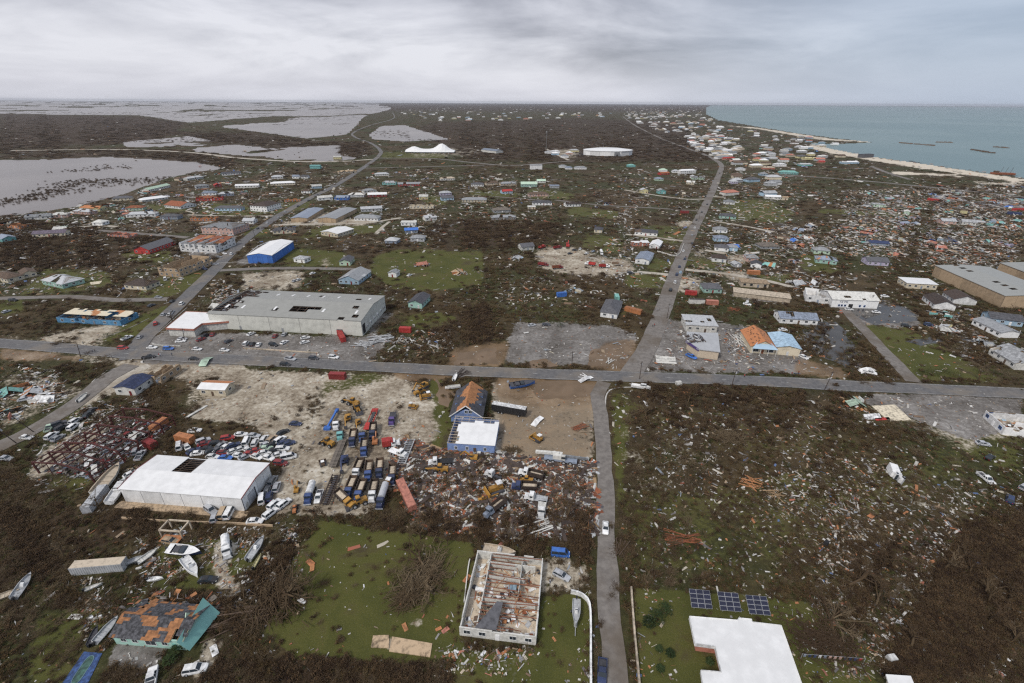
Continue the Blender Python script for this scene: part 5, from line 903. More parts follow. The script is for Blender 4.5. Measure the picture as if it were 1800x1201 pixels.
# ------------------------------------------------------------------ vehicles
def wheel_mesh(r, wd):
    return shared(('wheel', r, wd), lambda: MB().cyl((0, -wd / 2, 0), (0, wd / 2, 0), r, 12, 0).cyl((0, -wd / 2 - .02, 0), (0, wd / 2 + .02, 0), r * .55, 8, 1).mesh('wheel', [TYRE, mat('silver', .4)]))
LAMP = mat((.7, .7, .65), .2, .1); TAIL = mat((.4, .02, .02), .3, .1)
CAR = { # length, width, sill z, belt z, roof z, cabin (rear x, front x at belt), (rear, front at roof), hood drop
 'car': (4.6, 1.8, .28, .92, 1.42, (-1.95, 1.0), (-1.25, .25)), 'suv': (4.7, 1.88, .32, 1.05, 1.75, (-2.25, 1.15), (-2.0, .5)), 'van': (5.0, 1.95, .3, 1.15, 2.1, (-2.45, 1.9), (-2.35, 1.2)), 'pickup': (5.5, 1.95, .4, 1.08, 1.75, (-.6, 1.3), (-.4, .7)), 'wagon': (4.6, 1.8, .28, .95, 1.5, (-2.2, 1.0), (-1.9, .3))}
def car_meshes(kind, c):
    def f():
        L_, W, z0, z1, z2, (a, b), (a2, b2) = CAR[kind]; x = L_ / 2; pm = paint(c)
        def ring(X, w_, zb, zt): return [(X, -w_ / 2, zb), (X, w_ / 2, zb), (X, w_ / 2 * 1.0, zb + (zt - zb) * .55), (X, w_ / 2 * .9, zt), (X, -w_ / 2 * .9, zt), (X, -w_ / 2, zb + (zt - zb) * .55)]
        hd = z1 - (.12 if kind != 'van' else .2)
        body = MB().loft([ring(-x, W * .88, z0 + .12, z1 - .12), ring(-x + .25, W, z0, z1 - .02), ring(a, W, z0, z1), ring(b, W, z0, z1), ring(x - .35, W * .97, z0, hd - .05), ring(x, W * .84, z0 + .12, hd - .25)])
        if kind == 'pickup':
            body = MB().loft([ring(a, W, z0, z1), ring(b, W, z0, z1), ring(x - .35, W * .97, z0, hd), ring(x, W * .86, z0 + .12, hd - .22)])
            for sy in (-1, 1): body.box(((-x + a) / 2, sy * (W / 2 - .06), (z0 + z1) / 2), (x + a - .01, .12, z1 - z0))
            body.box((-x + .06, 0, (z0 + z1) / 2), (.12, W - .26, z1 - z0))
        w2 = W * .74
        cab = MB(); lo = [(a, -W * .45, z1 - .01), (b, -W * .45, z1 - .01), (b, W * .45, z1 - .01), (a, W * .45, z1 - .01)]; hi = [(a2, -w2 / 2, z2 - .05), (b2, -w2 / 2, z2 - .05), (b2, w2 / 2, z2 - .05), (a2, w2 / 2, z2 - .05)]; cab.loft([lo, hi])
        roof = MB(); roof.loft([[(p[0], p[1] * 1.02, p[2] - .02) for p in hi], [(p[0] * .98, p[1] * .94, z2 + .03) for p in hi]])
        for sy in (-1, 1):
            for i in (0, 1): # pillars
                p, q = lo[(0, 1)[i] if sy < 0 else (3, 2)[i]], hi[(0, 1)[i] if sy < 0 else (3, 2)[i]]; roof.beam(p, q, .09)
            m0, m1 = ((lo[0][0] + lo[1][0]) / 2, sy * W * .455, z1), ((hi[0][0] + hi[1][0]) / 2, sy * w2 / 2 * 1.02, z2 - .03); roof.beam(m0, m1, .08)
        bed = MB().box(((-x + a) / 2, 0, z0 + .32), (x + a - .1, W - .3, .12)).mesh('bed_floor', mat('charcoal', .8)) if kind == 'pickup' else None
        lamp = MB().box((0, 0, 0), (.1, .35, .16)).mesh('headlight', LAMP); tail = MB().box((0, 0, 0), (.08, .28, .16)).mesh('tail_light', TAIL)
        return body.mesh('body', pm), cab.mesh('windows', GLASS), roof.mesh('roof', pm), bed, lamp, tail
    return shared(('car', kind, c), f)
def car(kind, c, u, v, ang, lbl=None, roll=None, detail=True):
    L_, W, z0, z1, z2, _, _ = CAR[kind]; v2 = v + .3 * z2 * PXM(u, v); x, y = G(u, v2); root = empty({'car': 'car', 'suv': 'suv', 'van': 'van', 'pickup': 'pickup_truck', 'wagon': 'car'}[kind], (x, y, .03), HD(u, v2, ang))
    if roll: root.rotation_euler = (roll, 0, root.rotation_euler[2]); root.location.z = W / 2 if abs(roll) < 2 else z2
    b, g, r_, bed, lamp, tail = car_meshes(kind, c); put('body', b, root); put('windows', g, root); put('roof', r_, root)
    if bed: put('bed_floor', bed, root)
    R = .34 if kind in ('car', 'wagon') else .38
    for sx in (-1, 1):
        for sy in (-1, 1): put('wheel', wheel_mesh(R, .24), root, (sx * L_ * .31, sy * (W / 2 - .1), R))
    if PXM(u, v) > 3.5:
        for sy in (-1, 1): put('headlight', lamp, root, (L_ / 2 - .1, sy * W * .33, z1 - .34)); put('tail_light', tail, root, (-L_ / 2 + .03, sy * W * .34, z1 - .3))
    reg(root, '%s %s' % (cn(c), {'car': 'saloon car', 'suv': 'sport utility car', 'van': 'van', 'pickup': 'pickup truck', 'wagon': 'estate car'}[kind]), {'pickup': 'pickup', 'suv': 'car', 'wagon': 'car'}.get(kind, kind), (u, v), lbl, 'many'); return root
w_, s_, k_, n_, r_, t_ = 'white', 'silver', 'black', 'navy', 'darkred', 'tan'
CARS = [('pickup', s_, 511, 631, -8), ('suv', k_, 502, 641, -5), ('suv', 'charcoal', 552, 630, -5), ('suv', w_, 587, 628, -5), ('pickup', k_, 262, 628, 8), ('car', k_, 341, 631, -3), ('suv', 'blue', 297, 613, 0), ('suv', 'red', 217, 612, 0), ('pickup', w_, 224, 594, 22), ('car', s_, 246, 593, 50), ('car', w_, 268, 611, 0), ('car', w_, 347, 614, -4), ('car', w_, 395, 616, -4), ('suv', 'red', 274, 569, 80), ('car', s_, 288, 553, 40), ('car', w_, 299, 553, 40), ('car', s_, 302, 549, 40), ('suv', w_, 320, 534, 45), ('car', k_, 303, 530, 40), ('car', 'grey', 279, 523, -3), ('car', 'charcoal', 267, 537, 20),
 ('car', s_, 321, 596, 0), ('car', w_, 318, 600, 5), ('car', r_, 354, 597, 20), ('suv', k_, 362, 590, 30), ('car', 'charcoal', 402, 600, 25), ('car', w_, 442, 587, 25), ('suv', w_, 433, 604, 45), ('car', k_, 444, 605, 50), ('car', w_, 455, 606, 60), ('suv', k_, 481, 606, -10), ('car', w_, 500, 602, 30), ('car', s_, 500, 588, 50), ('car', w_, 537, 594, 10), ('car', w_, 536, 602, 15), ('car', r_, 484, 591, 50), ('car', 'darkred', 374, 588, 60),
 ('car', w_, 347, 413, 20), ('car', s_, 362, 415, 5), ('car', k_, 371, 415, 5), ('car', w_, 385, 415, 5), ('car', n_, 396, 417, 5), ('car', w_, 406, 414, 5), ('car', w_, 395, 446, -15), ('suv', w_, 407, 447, 45), ('car', 'grey', 385, 452, 0), ('car', w_, 368, 464, 5), ('car', s_, 379, 465, 5), ('car', n_, 360, 473, -10), ('van', w_, 291, 491, 85), ('car', w_, 550, 481, 20), ('car', w_, 525, 492, 25), ('car', s_, 518, 494, 30), ('suv', k_, 604, 410, 0), ('car', w_, 556, 375, 20), ('car', s_, 562, 371, 20), ('car', w_, 720, 484, 25), ('car', 'paleblue', 1196, 479, 70), ('suv', 'charcoal', 1108, 480, 0),
 # car yard behind the white warehouse
 ('car', w_, 343, 757, 5), ('van', w_, 316, 784, 85), ('car', w_, 329, 785, 120), ('car', n_, 341, 793, 25), ('car', w_, 349, 797, 8), ('suv', s_, 358, 775, 20), ('car', r_, 361, 780, 12), ('car', k_, 366, 789, 0), ('car', k_, 380, 779, 10), ('car', 'grey', 389, 783, 40), ('car', w_, 399, 785, 35), ('car', n_, 411, 783, 20), ('suv', 'red', 401, 770, 10), ('car', w_, 424, 764, 4), ('car', s_, 447, 766, -5), ('van', w_, 434, 776, 65), ('suv', w_, 449, 778, 65), ('suv', w_, 465, 772, 58), ('suv', t_, 479, 772, 42), ('suv', w_, 493, 773, 35), ('car', n_, 500, 778, 20), ('car', n_, 508, 780, 18), ('car', n_, 520, 745, -4), ('car', k_, 498, 760, 25), ('car', r_, 394, 796, 0), ('car', w_, 412, 793, 20), ('car', w_, 425, 789, 20), ('car', w_, 437, 792, -30), ('car', w_, 421, 801, -8), ('car', s_, 432, 803, 25), ('car', 'red', 452, 792, 10), ('car', 'palegreen', 468, 788, 3), ('car', w_, 466, 796, 8), ('car', k_, 484, 792, 0), ('suv', w_, 497, 789, 5), ('car', w_, 452, 803, -18), ('car', w_, 472, 805, -15), ('car', w_, 491, 799, 15), ('van', w_, 508, 803, 12), ('suv', r_, 494, 814, -5), ('car', w_, 375, 803, -5), ('car', 'blue', 397, 805, 0), ('car', k_, 373, 793, 20), ('car', 'darkgrey', 385, 790, 30), ('car', 'red', 440, 798, 0), ('car', k_, 480, 782, 15), ('car', s_, 470, 781, 20),
 ('suv', 'grey', 480, 845, 58), ('suv', s_, 487, 856, 72), ('van', w_, 461, 876, 85), ('suv', n_, 474, 872, 80), ('suv', w_, 483, 886, 42), ('suv', w_, 500, 885, 38), ('suv', w_, 476, 902, 38), ('car', w_, 449, 916, 3), ('suv', s_, 371, 896, -35), ('suv', s_, 379, 908, 70), ('van', t_, 393, 901, 65), ('van', w_, 404, 901, 62), ('car', 'grey', 470, 862, 70),
 ('car', w_, 48, 769, -5), ('pickup', 'palegreen', 88, 752, 60), ('suv', w_, 92, 766, 35), ('car', 'grey', 103, 770, 32), ('suv', k_, 110, 752, 28), ('suv', 'charcoal', 105, 745, 20), ('suv', w_, 134, 740, 32), ('suv', w_, 130, 750, 38), ('car', k_, 155, 729, 40), ('car', k_, 163, 722, 40), ('car', s_, 12, 806, -5), ('suv', s_, 240, 793, 65), ('pickup', s_, 248, 800, 55), ('car', w_, 232, 833, 25),
 ('suv', w_, 345, 1175, 10), ('pickup', w_, 268, 1192, 80), ('car', k_, 367, 1019, 3), ('wagon', t_, 301, 951, -10), ('van', 'blue', 985, 972, -6), ('wagon', s_, 987, 1011, -28), ('car', w_, 1064, 928, 270), ('pickup', n_, 1058, 1180, 268),
 ('pickup', w_, 1732, 841, -38), ('car', k_, 1739, 804, 30), ('suv', n_, 1774, 877, 80), ('car', s_, 1727, 780, -8), ('suv', s_, 1800, 856, 30), ('car', w_, 1555, 521, -5), ('car', w_, 1492, 544, -3), ('car', w_, 1540, 549, -5), ('suv', k_, 1592, 573, -10), ('suv', n_, 1632, 571, -5), ('pickup', w_, 1528, 655, -12), ('car', w_, 1376, 580, 0), ('pickup', 'blue', 1215, 627, -25), ('car', w_, 1412, 628, -25), ('car', w_, 1425, 466, 20), ('car', w_, 1419, 456, 0), ('car', w_, 1313, 535, -10), ('suv', w_, 1313, 532, 80),
 ('car', s_, 45, 702, 10), ('pickup', w_, 88, 697, 45), ('car', w_, 63, 684, -5), ('car', s_, 12, 548, 20), ('suv', k_, 24, 528, 0), ('car', 'charcoal', 960, 571, 0), ('car', s_, 935, 572, 10), ('car', w_, 1060, 930 - 470, 60), ('car', w_, 1031, 446, 20), ('car', 'bluegrey', 1043, 442, 30), ('car', k_, 1010, 440, 0), ('car', w_, 1020, 438, 40), ('car', k_, 1002, 446, 10)]
for q in CARS: car(*q)
rs = random.Random(14)
for i in range(46): car('car', rs.choice((w_, s_, k_, n_, r_, w_)), 706 + i * 2.0 + rs.uniform(-.6, .6), 266.5 + (i % 3) * 1.9 + rs.uniform(-.3, .3), 80)
for i in range(16): car('car', rs.choice((w_, s_, k_, n_, w_)), *[(1000 + i * 1.8), 270 + (i % 3) * 1.6], 20)
for i in range(16):
    a = i / 15; p = (1196 - 6 * a, 478 - 10) if 0 else (1178 + (1262 - 1178) * a + rs.uniform(-5, 5), 510 + (305 - 510) * a); car(rs.choice(('car', 'suv')), rs.choice((k_, n_, w_, s_, 'charcoal')), p[0], p[1], 70)
for i in range(12):
    a = i / 11; car('car', rs.choice((k_, w_, s_)), 455 + (640 - 455) * a + rs.uniform(-4, 4), 402 + (294 - 402) * a, 40)
# ------------------------------------------------------------------ containers and trailers
def container(L_, c, u, v, ang, lb, topc=None, h=2.6, wd=2.44, rot=None, wheels=False, name='shipping_container'):
    v2 = v + .3 * h * PXM(u, v); x, y = G(u, v2); z = 1.1 if wheels else .02; root = empty(name, (x, y, 0), HD(u, v2, ang))
    if rot: root.rotation_euler = (rot[0], rot[1], root.rotation_euler[2]); root.location.z = rot[2]
    m = mat(c, .6, .2, .6); body = MB().box((0, 0, z + h / 2), (L_, wd, h)); body.obj('body', m, root)
    rib = MB(); n = int(L_ / .55)
    for i in range(n):
        for sy in (-1, 1): rib.box((-L_ / 2 + L_ * (i + .5) / n, sy * (wd / 2 + .02), z + h / 2), (L_ / n * .5, .05, h - .3))
    rib.obj('corrugation', m, root)
    MB().box((0, 0, z + h + .03), (L_ - .1, wd - .1, .06)).obj('roof', mat(topc or c, .6, .3), root)
    for sy in (-1, 1): MB().box((0, 0, 0), (.06, wd / 2 - .08, h - .25)).obj('door', mat(c, .5, .3), root, (L_ / 2 + .03, sy * wd / 4, z + h / 2))
    for i, j in ((-1, -1), (1, -1), (1, 1), (-1, 1)): MB().box((0, 0, 0), (.18, .18, h + .06)).obj('corner_post', mat(c, .6, .1), root, (i * (L_ / 2 - .07), j * (wd / 2 - .05), z + h / 2))
    if wheels:
        for sx in (-L_ * .3, -L_ * .2, L_ * .3):
            for sy in (-1, 1): put('wheel', wheel_mesh(.5, .3), root, (sx, sy * .95, .5))
        MB().box((0, 0, .95), (L_ - .5, 1, .28)).obj('chassis', mat('charcoal', .7), root)
    reg(root, lb, 'trailer' if wheels else 'container', (u, v), lb); return root
container(12.2, 'red', 600, 591, -62, 'bright red container rammed end-on against the grey warehouse'); container(6.1, 'red', 713, 581, -3, 'short bright red container at the edge of the brown thicket'); container(7, 'darkred', 594, 662, -2, 'maroon container alone on the grass below the main road')
container(6.1, 'orange', 281, 748, 35, 'orange-red container standing beside the rust-red steel frame'); container(6.8, 'orange', 327, 772, -12, 'orange-brown container behind the parked wrecks'); container(5, 'darkred', 266, 782, -25, 'dark red box body beside crushed cars'); container(12.2, 'salmon', 716, 871, -64, 'long salmon-red container tipped among the dump trucks', rot=(.12, .05, .1))
container(12.2, 'lightgrey', 178, 996, 5, 'long ribbed white-grey container alone in dark scrub', 'beige'); container(13.5, 'black', 895, 724, -10, 'long black box trailer with white top beside the steep blue house', 'white', 2.8, 2.5, None, True, 'box_trailer'); container(9, 'offwhite', 1224, 531, -2, 'cream container with its roof torn off on the paved yard', 'darkbrown'); container(7, 'salmon', 1251, 533, -3, 'reddish container beside the cream open one'); container(7, 'red', 1214, 516, -5, 'red container beside the pale sand pad')
container(8, 'orange', 1322, 488, -3, 'orange box body resting on a grey carport roof', rot=(0, 0, 3.2)); container(10, 'orange', 1113, 547, -15, 'narrow orange trailer beside the dark pyramid-roofed house'); container(6, 'blue', 987, 519, 5, 'bright blue box standing alone in the scrub'); container(6, 'teal', 1084, 524, -70, 'green tilted container beside blue debris'); container(12, 'red', 1640, 352, -8, 'long red hull-like container in the flooded wreck field'); container(16, 'red', 1790, 369, 2, 'long red container at the edge of the flooded wreck field'); container(12, 'navy', 1782, 376, -4, 'long navy container below the red one in the wreck field'); container(9, 'darkred', 1203, 374, -2, 'dark red trailer beside the north road'); container(6, 'yellow', 1693, 374, -5, 'yellow box standing in the wreck field')
# ------------------------------------------------------------------ trucks and plant
def truck(u, v, ang, cabc, bedc, kind, lb=None, L_=8.5, roll=None):
    v2 = v + .4 * PXM(u, v); x, y = G(u, v2); nm = {'dump': 'dump_truck', 'tank': 'tanker_truck', 'tractor': 'tractor_truck', 'flat': 'flatbed_truck', 'box': 'box_truck'}[kind]; root = empty(nm, (x, y, .03), HD(u, v2, ang))
    if roll: root.rotation_euler = (roll[0], roll[1], root.rotation_euler[2]); root.location.z = roll[2]
    cm = paint(cabc); f = L_ / 2
    cab = shared(('cab', cabc, L_), lambda: MB().box((f - 2.2, 0, 1.75), (1.5, 2.3, 1.7), 0, 0, (.88, .92)).box((f - .75, 0, 1.3), (1.5, 1.9, 1.0), 0, 0, (.94, .85), (-.05, 0)).box((f - 2.2, 0, 2.68), (1.4, 2.1, .14), 0, 0, (.85, .9)).mesh('cab', cm))
    co = put('cab', cab, root); put('windscreen', shared(('wscr', L_), lambda: MB().box((f - 1.43, 0, 2.1), (.06, 1.9, .7)).box((f - 2.15, 0, 2.1), (.9, 2.24, .6)).mesh('windscreen', GLASS)), co); put('bumper', shared(('bmp', L_), lambda: MB().box((f + .05, 0, .7), (.18, 2.3, .35)).mesh('bumper', mat('silver', .4))), co)
    put('chassis', shared(('chs', L_), lambda: MB().box((-.2, 0, .85), (L_ - 1, .9, .3)).mesh('chassis', mat('charcoal', .8))), root)
    b0, b1 = -f, f - 3.1; bl = b1 - b0; bc = (b0 + b1) / 2
    if kind == 'dump':
        def bed():
            mb = MB().box((bc, 0, 1.25), (bl, 2.4, .14)); mb.box((bc, -1.17, 1.95), (bl, .1, 1.25)).box((bc, 1.17, 1.95), (bl, .1, 1.25)).box((b1 - .05, 0, 2.05), (.1, 2.22, 1.45)).box((b0 + .05, 0, 1.85), (.1, 2.22, 1.05))
            for i in range(5): mb.box((b0 + bl * (i + .5) / 5, -1.25, 1.9), (.12, .07, 1.1)).box((b0 + bl * (i + .5) / 5, 1.25, 1.9), (.12, .07, 1.1))
            return mb.mesh('dump_bed', mat(bedc, .8, .3))
        put('dump_bed', shared(('bed', bedc, L_), bed), root); put('sand_load', shared(('load', L_), lambda: MB().box((bc, 0, 1.6), (bl - .3, 2.15, .5), 0, 0, (.7, .6)).mesh('sand_load', mat('beige', .95, .3))), root)
    elif kind == 'tank': put('tank', shared(('tank', bedc, L_), lambda: MB().cyl((b0, 0, 2.1), (b1, 0, 2.1), 1.05, 14).mesh('tank', mat(bedc, .5, .25))), root)
    elif kind == 'flat': put('flat_deck', shared(('fdk', bedc, L_), lambda: MB().box((bc, 0, 1.2), (bl, 2.4, .2)).box((b1, 0, 1.8), (.1, 2.4, 1.0)).mesh('flat_deck', mat(bedc, .8, .3))), root)
    elif kind == 'box': put('box_body', shared(('bxb', bedc, L_), lambda: MB().box((bc, 0, 2.25), (bl, 2.4, 2.3)).box((b1 + .5, 0, 2.9), (1.0, 2.2, .9), 0, 0, (.6, .9), (-.15, 0)).mesh('box_body', mat(bedc, .6, .15))), root)
    for sx in (f - 1.1, -f + 1.1, -f + 2.3):
        for sy in (-1, 1): put('wheel', wheel_mesh(.52, .35), root, (sx, sy * 1.0, .52))
    reg(root, '%s %s with %s cab' % (cn(bedc) + '-bodied' if kind != 'tractor' else 'bare', nm.replace('_', ' '), cn(cabc)), 'truck', (u, v), lb, 'many'); return root
for u, v, a, cc_, bc_ in ((617, 860, -112, 'truckblue', 'brown'), (634, 866, -110, 'truckblue', 'brown'), (657, 866, -102, 'white', 'darkbrown'), (630, 827, -112, 'white', 'brown'), (649, 831, -98, 'truckblue', 'brown'), (668, 827, -95, 'trucknavy', 'brown'), (641, 790, -96, 'truckblue', 'darkbrown'), (621, 773, -100, 'trucknavy', 'brown'), (656, 761, -98, 'trucknavy', 'darkbrown'), (690, 850 - 12, -95, 'trucknavy', 'brown')): truck(u, v, a, cc_, bc_, 'dump')
truck(638, 768, -98, 'truckblue', 'trucknavy', 'tractor', None, 6.5); truck(599, 766, -95, 'turquoise', 'white', 'tractor', 'turquoise truck cab with white roof beside long timber trailer', 6.5); truck(592, 748, -100, 'white', 'white', 'tractor', 'white truck cab beside the bright blue boom', 6.5); truck(546, 871, -108, 'truckblue', 'white', 'tank', 'blue truck with white tank parked beside a white pickup', 8); car('pickup', 'white', 561, 873, -108, 'white pickup parked beside the blue tank truck'); truck(673, 876, -108, 'trucknavy', 'silver', 'tank', 'navy truck with dull silver tank beside the tipped salmon container', 9); truck(690, 738, -100, 'plum', 'charcoal', 'flat', 'purple-blue tow truck on white sand', 8); truck(400, 966, -85, 'white', 'white', 'tank', 'white water tanker truck in the foreground scrap yard', 7)
truck(932, 838, 170, 'white', 'darkbrown', 'dump', 'dark brown dump bed tipped beside a white and blue cab', 8, (.15, -.1, .3)); truck(922, 858, 175, 'navy', 'darkbrown', 'dump', 'navy dump truck sunk in timber wreckage', 8, (-.1, .05, .1)); truck(872, 898, 215, 'bluegrey', 'darkbrown', 'dump', 'brown dump truck sliding off its wheels in the wreckage', 8, (.3, .1, .3)); truck(775, 814, 185, 'white', 'black', 'flat', 'black flatbed truck with white cab beside the lawn', 8); truck(942, 878, 170, 'white', 'lightgrey', 'flat', 'white crew-cab truck buried in mixed wreckage', 7); truck(952, 898, -95, 'white', 'offwhite', 'flat', 'white truck nose-down in the wreckage above white pipes', 6.5); truck(868, 838, 160, 'white', 'brown', 'tractor', 'white truck cab lying in brown branches', 6)
truck(608, 880, -40, 'mach', 'darkbrown', 'dump', 'dark brown dump bed skewed beside a yellow loader', 8, (.2, .1, .2)); truck(700, 798, -20, 'white', 'white', 'flat', 'white wrecked truck in the tangled middle of the yard', 7); truck(688, 783, 10, 'white', 'red', 'box', 'small red and white box truck wreck', 6)
bt = truck(1584, 839, -68, 'white', 'white', 'box', 'white step van lying on its side in brown scrub', 7, (math.pi / 2 * .92, 0, 1.2))
for u, v, a, cc_, bc_, lb in ((1037, 466, 172, 'white', 'red', 'red-bodied dump truck at the front of the sandy yard'), (1062, 470, 0, 'white', 'red', 'second red-bodied dump truck at the front of the sandy yard'), (1057, 446, -70, 'white', 'white', 'white rounded tank truck behind the red dump trucks'), (953, 436, 20, 'red', 'red', 'all-red truck wreck at the back of the sandy yard'), (980, 437, 10, 'darkred', 'darkred', 'dark red truck wreck beside the red crane'), (955, 467, -5, 'darkred', 'darkred', 'dark red truck wreck at the scrub edge of the sandy yard'), (980, 472, 5, 'darkred', 'rust', 'rusty truck wreck below the sandy yard')): truck(u, v, a, cc_, bc_, 'tank' if 'tank' in lb else 'dump', lb, 8)
def flatbed(u, v, ang, L_, c, lb, style='plank', wd=2.5):
    v2 = v + .3 * PXM(u, v); x, y = G(u, v2); root = empty('flatbed_trailer', (x, y, 0), HD(u, v2, ang)); m = mat(c, .85, .35)
    if style == 'plank':
        for i in range(8): MB().box((0, 0, 1.0), (L_, wd / 8 - .05, .1)).obj('plank', m, root, (0, -wd / 2 + wd * (i + .5) / 8, 0))
    elif style == 'ladder':
        for sy in (-1, 1): MB().box((0, 0, 1.0), (L_, .28, .3)).obj('side_beam', m, root, (0, sy * wd / 2, 0))
        for i in range(14): MB().box((0, 0, 1.0), (.22, wd - .3, .18)).obj('cross_member', m, root, (-L_ / 2 + L_ * (i + .5) / 14, 0, 0))
    else:
        MB().box((L_ * .34, 0, 1.25), (L_ * .3, wd, .25)).obj('gooseneck_deck', m, root); MB().box((-L_ * .42, 0, 1.0), (L_ * .15, wd, .25)).obj('rear_deck', m, root)
        for sy in (-1, 1): MB().box((-L_ * .08, sy * wd * .42, .8), (L_ * .54, .3, .25)).obj('side_beam', m, root)
        for i in range(6): MB().box((-L_ * .08, 0, .75), (.2, wd * .75, .15)).obj('cross_member', mat('tan'), root, (-L_ * .26 + L_ * .1 * i, 0, 0))
    MB().box((0, 0, .75), (L_ - .6, .9, .3)).obj('spine', mat('charcoal', .8), root)
    for sx in (-L_ * .38, -L_ * .3):
        for sy in (-1, 1): put('wheel', wheel_mesh(.45, .35), root, (sx, sy * 1.0, .45))
    reg(root, lb, 'trailer', (u, v), lb)
flatbed(595, 797, -112, 15, 'greywood', 'long weathered timber flatbed trailer in the plant yard'); flatbed(582, 862, -112, 13, 'darkbrown', 'dark ladder-framed trailer with open cross members', 'ladder'); flatbed(653, 739, -112, 14, 'red', 'red lowboy trailer with open beam deck', 'low'); flatbed(715, 795, -112, 13, 'lightgrey', 'pale grey trailer half buried in branches', 'ladder')
def plant(u, v, ang, kind, lb, c='mach', tilt=0.0, s=1.0):
    v2 = v + .4 * PXM(u, v); x, y = G(u, v2); nm = {'loader': 'wheel_loader', 'dozer': 'bulldozer', 'digger': 'excavator', 'grader': 'road_grader'}[kind]; root = empty(nm, (x, y, 0.02), HD(u, v2, ang)); root.scale = (s, s, s); root.rotation_euler[0] = tilt; m = mat(c, .55, .25, .8); dk = mat('charcoal', .8)
    if kind in ('dozer', 'digger'):
        for sy in (-1, 1): MB().loft([[(-1.9, sy * 1.1 - .28, .45), (-1.5, sy * 1.1 - .28, .05), (1.5, sy * 1.1 - .28, .05), (1.9, sy * 1.1 - .28, .45), (1.5, sy * 1.1 - .28, .9), (-1.5, sy * 1.1 - .28, .9)], [(-1.9, sy * 1.1 + .28, .45), (-1.5, sy * 1.1 + .28, .05), (1.5, sy * 1.1 + .28, .05), (1.9, sy * 1.1 + .28, .45), (1.5, sy * 1.1 + .28, .9), (-1.5, sy * 1.1 + .28, .9)]]).obj('track', dk, root)
    else:
        for sx in (-1.5, 1.5):
            for sy in (-1, 1): put('wheel', wheel_mesh(.75, .55), root, (sx, sy * 1.05, .75))
    if kind == 'digger':
        MB().box((-.4, 0, 1.5), (3, 2.4, 1.0), 0, 0, (.92, .92)).obj('house', m, root); ca = MB().box((.6, .65, 2.5), (1.4, 1.0, 1.5), 0, 0, (.85, .9)).obj('cab', m, root); MB().box((.68, .65, 2.6), (1.3, 1.06, .8)).obj('cab_glass', GLASS, ca)
        MB().beam((.8, -.2, 1.7), (3.6, -.2, 4.0), .4, .5).obj('boom', m, root); MB().beam((3.6, -.2, 4.0), (5.6, -.2, 1.6), .32, .4).obj('stick', m, root); MB().box((5.5, -.2, 1.0), (1.0, 1.1, .9), 0, 0, (.7, 1)).obj('bucket', dk, root)
    elif kind == 'dozer':
        MB().box((.6, 0, 1.35), (2.4, 1.3, 1.0), 0, 0, (.95, .9)).obj('engine_hood', m, root); MB().box((-1.0, 0, 1.2), (1.4, 1.6, .8)).obj('body', m, root); ca = MB().box((-.8, 0, 2.7), (1.5, 1.5, .15)).obj('cab_roof', mat('white', .6), root)
        for i, j in ((-1.4, -.65), (-.2, -.65), (-1.4, .65), (-.2, .65)): MB().box((i, j, 2.1), (.1, .1, 1.1)).obj('roof_post', m, root)
        MB().box((2.6, 0, .8), (.3, 3.4, 1.2), 0, 0, (1, 1), (-.2, 0)).obj('blade', m, root)
        for sy in (-1, 1): MB().beam((0, sy * 1.45, .6), (2.5, sy * 1.45, .6), .2, .25).obj('push_arm', m, root)
    else:
        MB().box((-1.3, 0, 1.5), (2.4, 1.7, 1.1), 0, 0, (.9, .9)).obj('engine_hood', m, root); ca = MB().box((.2, 0, 2.4), (1.3, 1.4, 1.7), 0, 0, (.9, .9)).obj('cab', m, root); MB().box((.2, 0, 2.6), (1.36, 1.46, .7)).obj('cab_glass', GLASS, ca); MB().box((1.3, 0, 1.2), (1.4, 1.1, .9)).obj('front_frame', m, root)
        if kind == 'loader':
            for sy in (-1, 1): MB().beam((1.2, sy * .5, 1.8), (3.2, sy * .5, .8), .22, .35).obj('lift_arm', m, root)
            MB().loft([[(3.0, -1.4, .1), (4.1, -1.4, .1), (3.6, -1.4, .5), (3.0, -1.4, 1.3)], [(3.0, 1.4, .1), (4.1, 1.4, .1), (3.6, 1.4, .5), (3.0, 1.4, 1.3)]]).obj('bucket', dk, root)
        else:
            MB().beam((1.2, 0, 1.6), (5, 0, 1.2), .35, .4).obj('neck', m, root); MB().box((2.8, 0, .5), (.2, 3.4, .7), .35).obj('blade', dk, root); put('wheel', wheel_mesh(.75, .55), root, (5, .6, .75)); put('wheel', wheel_mesh(.75, .55), root, (5, -.6, .75))
    reg(root, lb, 'machine', (u, v), lb)
plant(622, 710, 165, 'grader', 'yellow road grader at the top of the plant yard'); plant(628, 720, -60, 'loader', 'yellow loader crowded behind the road grader'); plant(578, 781, 160, 'loader', 'yellow loader on white sand beside the timber trailer'); plant(612, 738, -100, 'digger', 'yellow excavator parked beside the dark mat'); plant(630, 745, -95, 'digger', 'second yellow excavator beside the red lowboy trailer', s=.85); plant(745, 680, -150, 'digger', 'yellow excavator on top of the machine heap near the puddle'); plant(738, 692, 20, 'loader', 'yellow loader jammed in the machine heap'); plant(750, 698, 190, 'dozer', 'yellow bulldozer at the foot of the machine heap'); plant(725, 715, -10, 'dozer', 'small yellow bulldozer below the machine heap', s=.8)
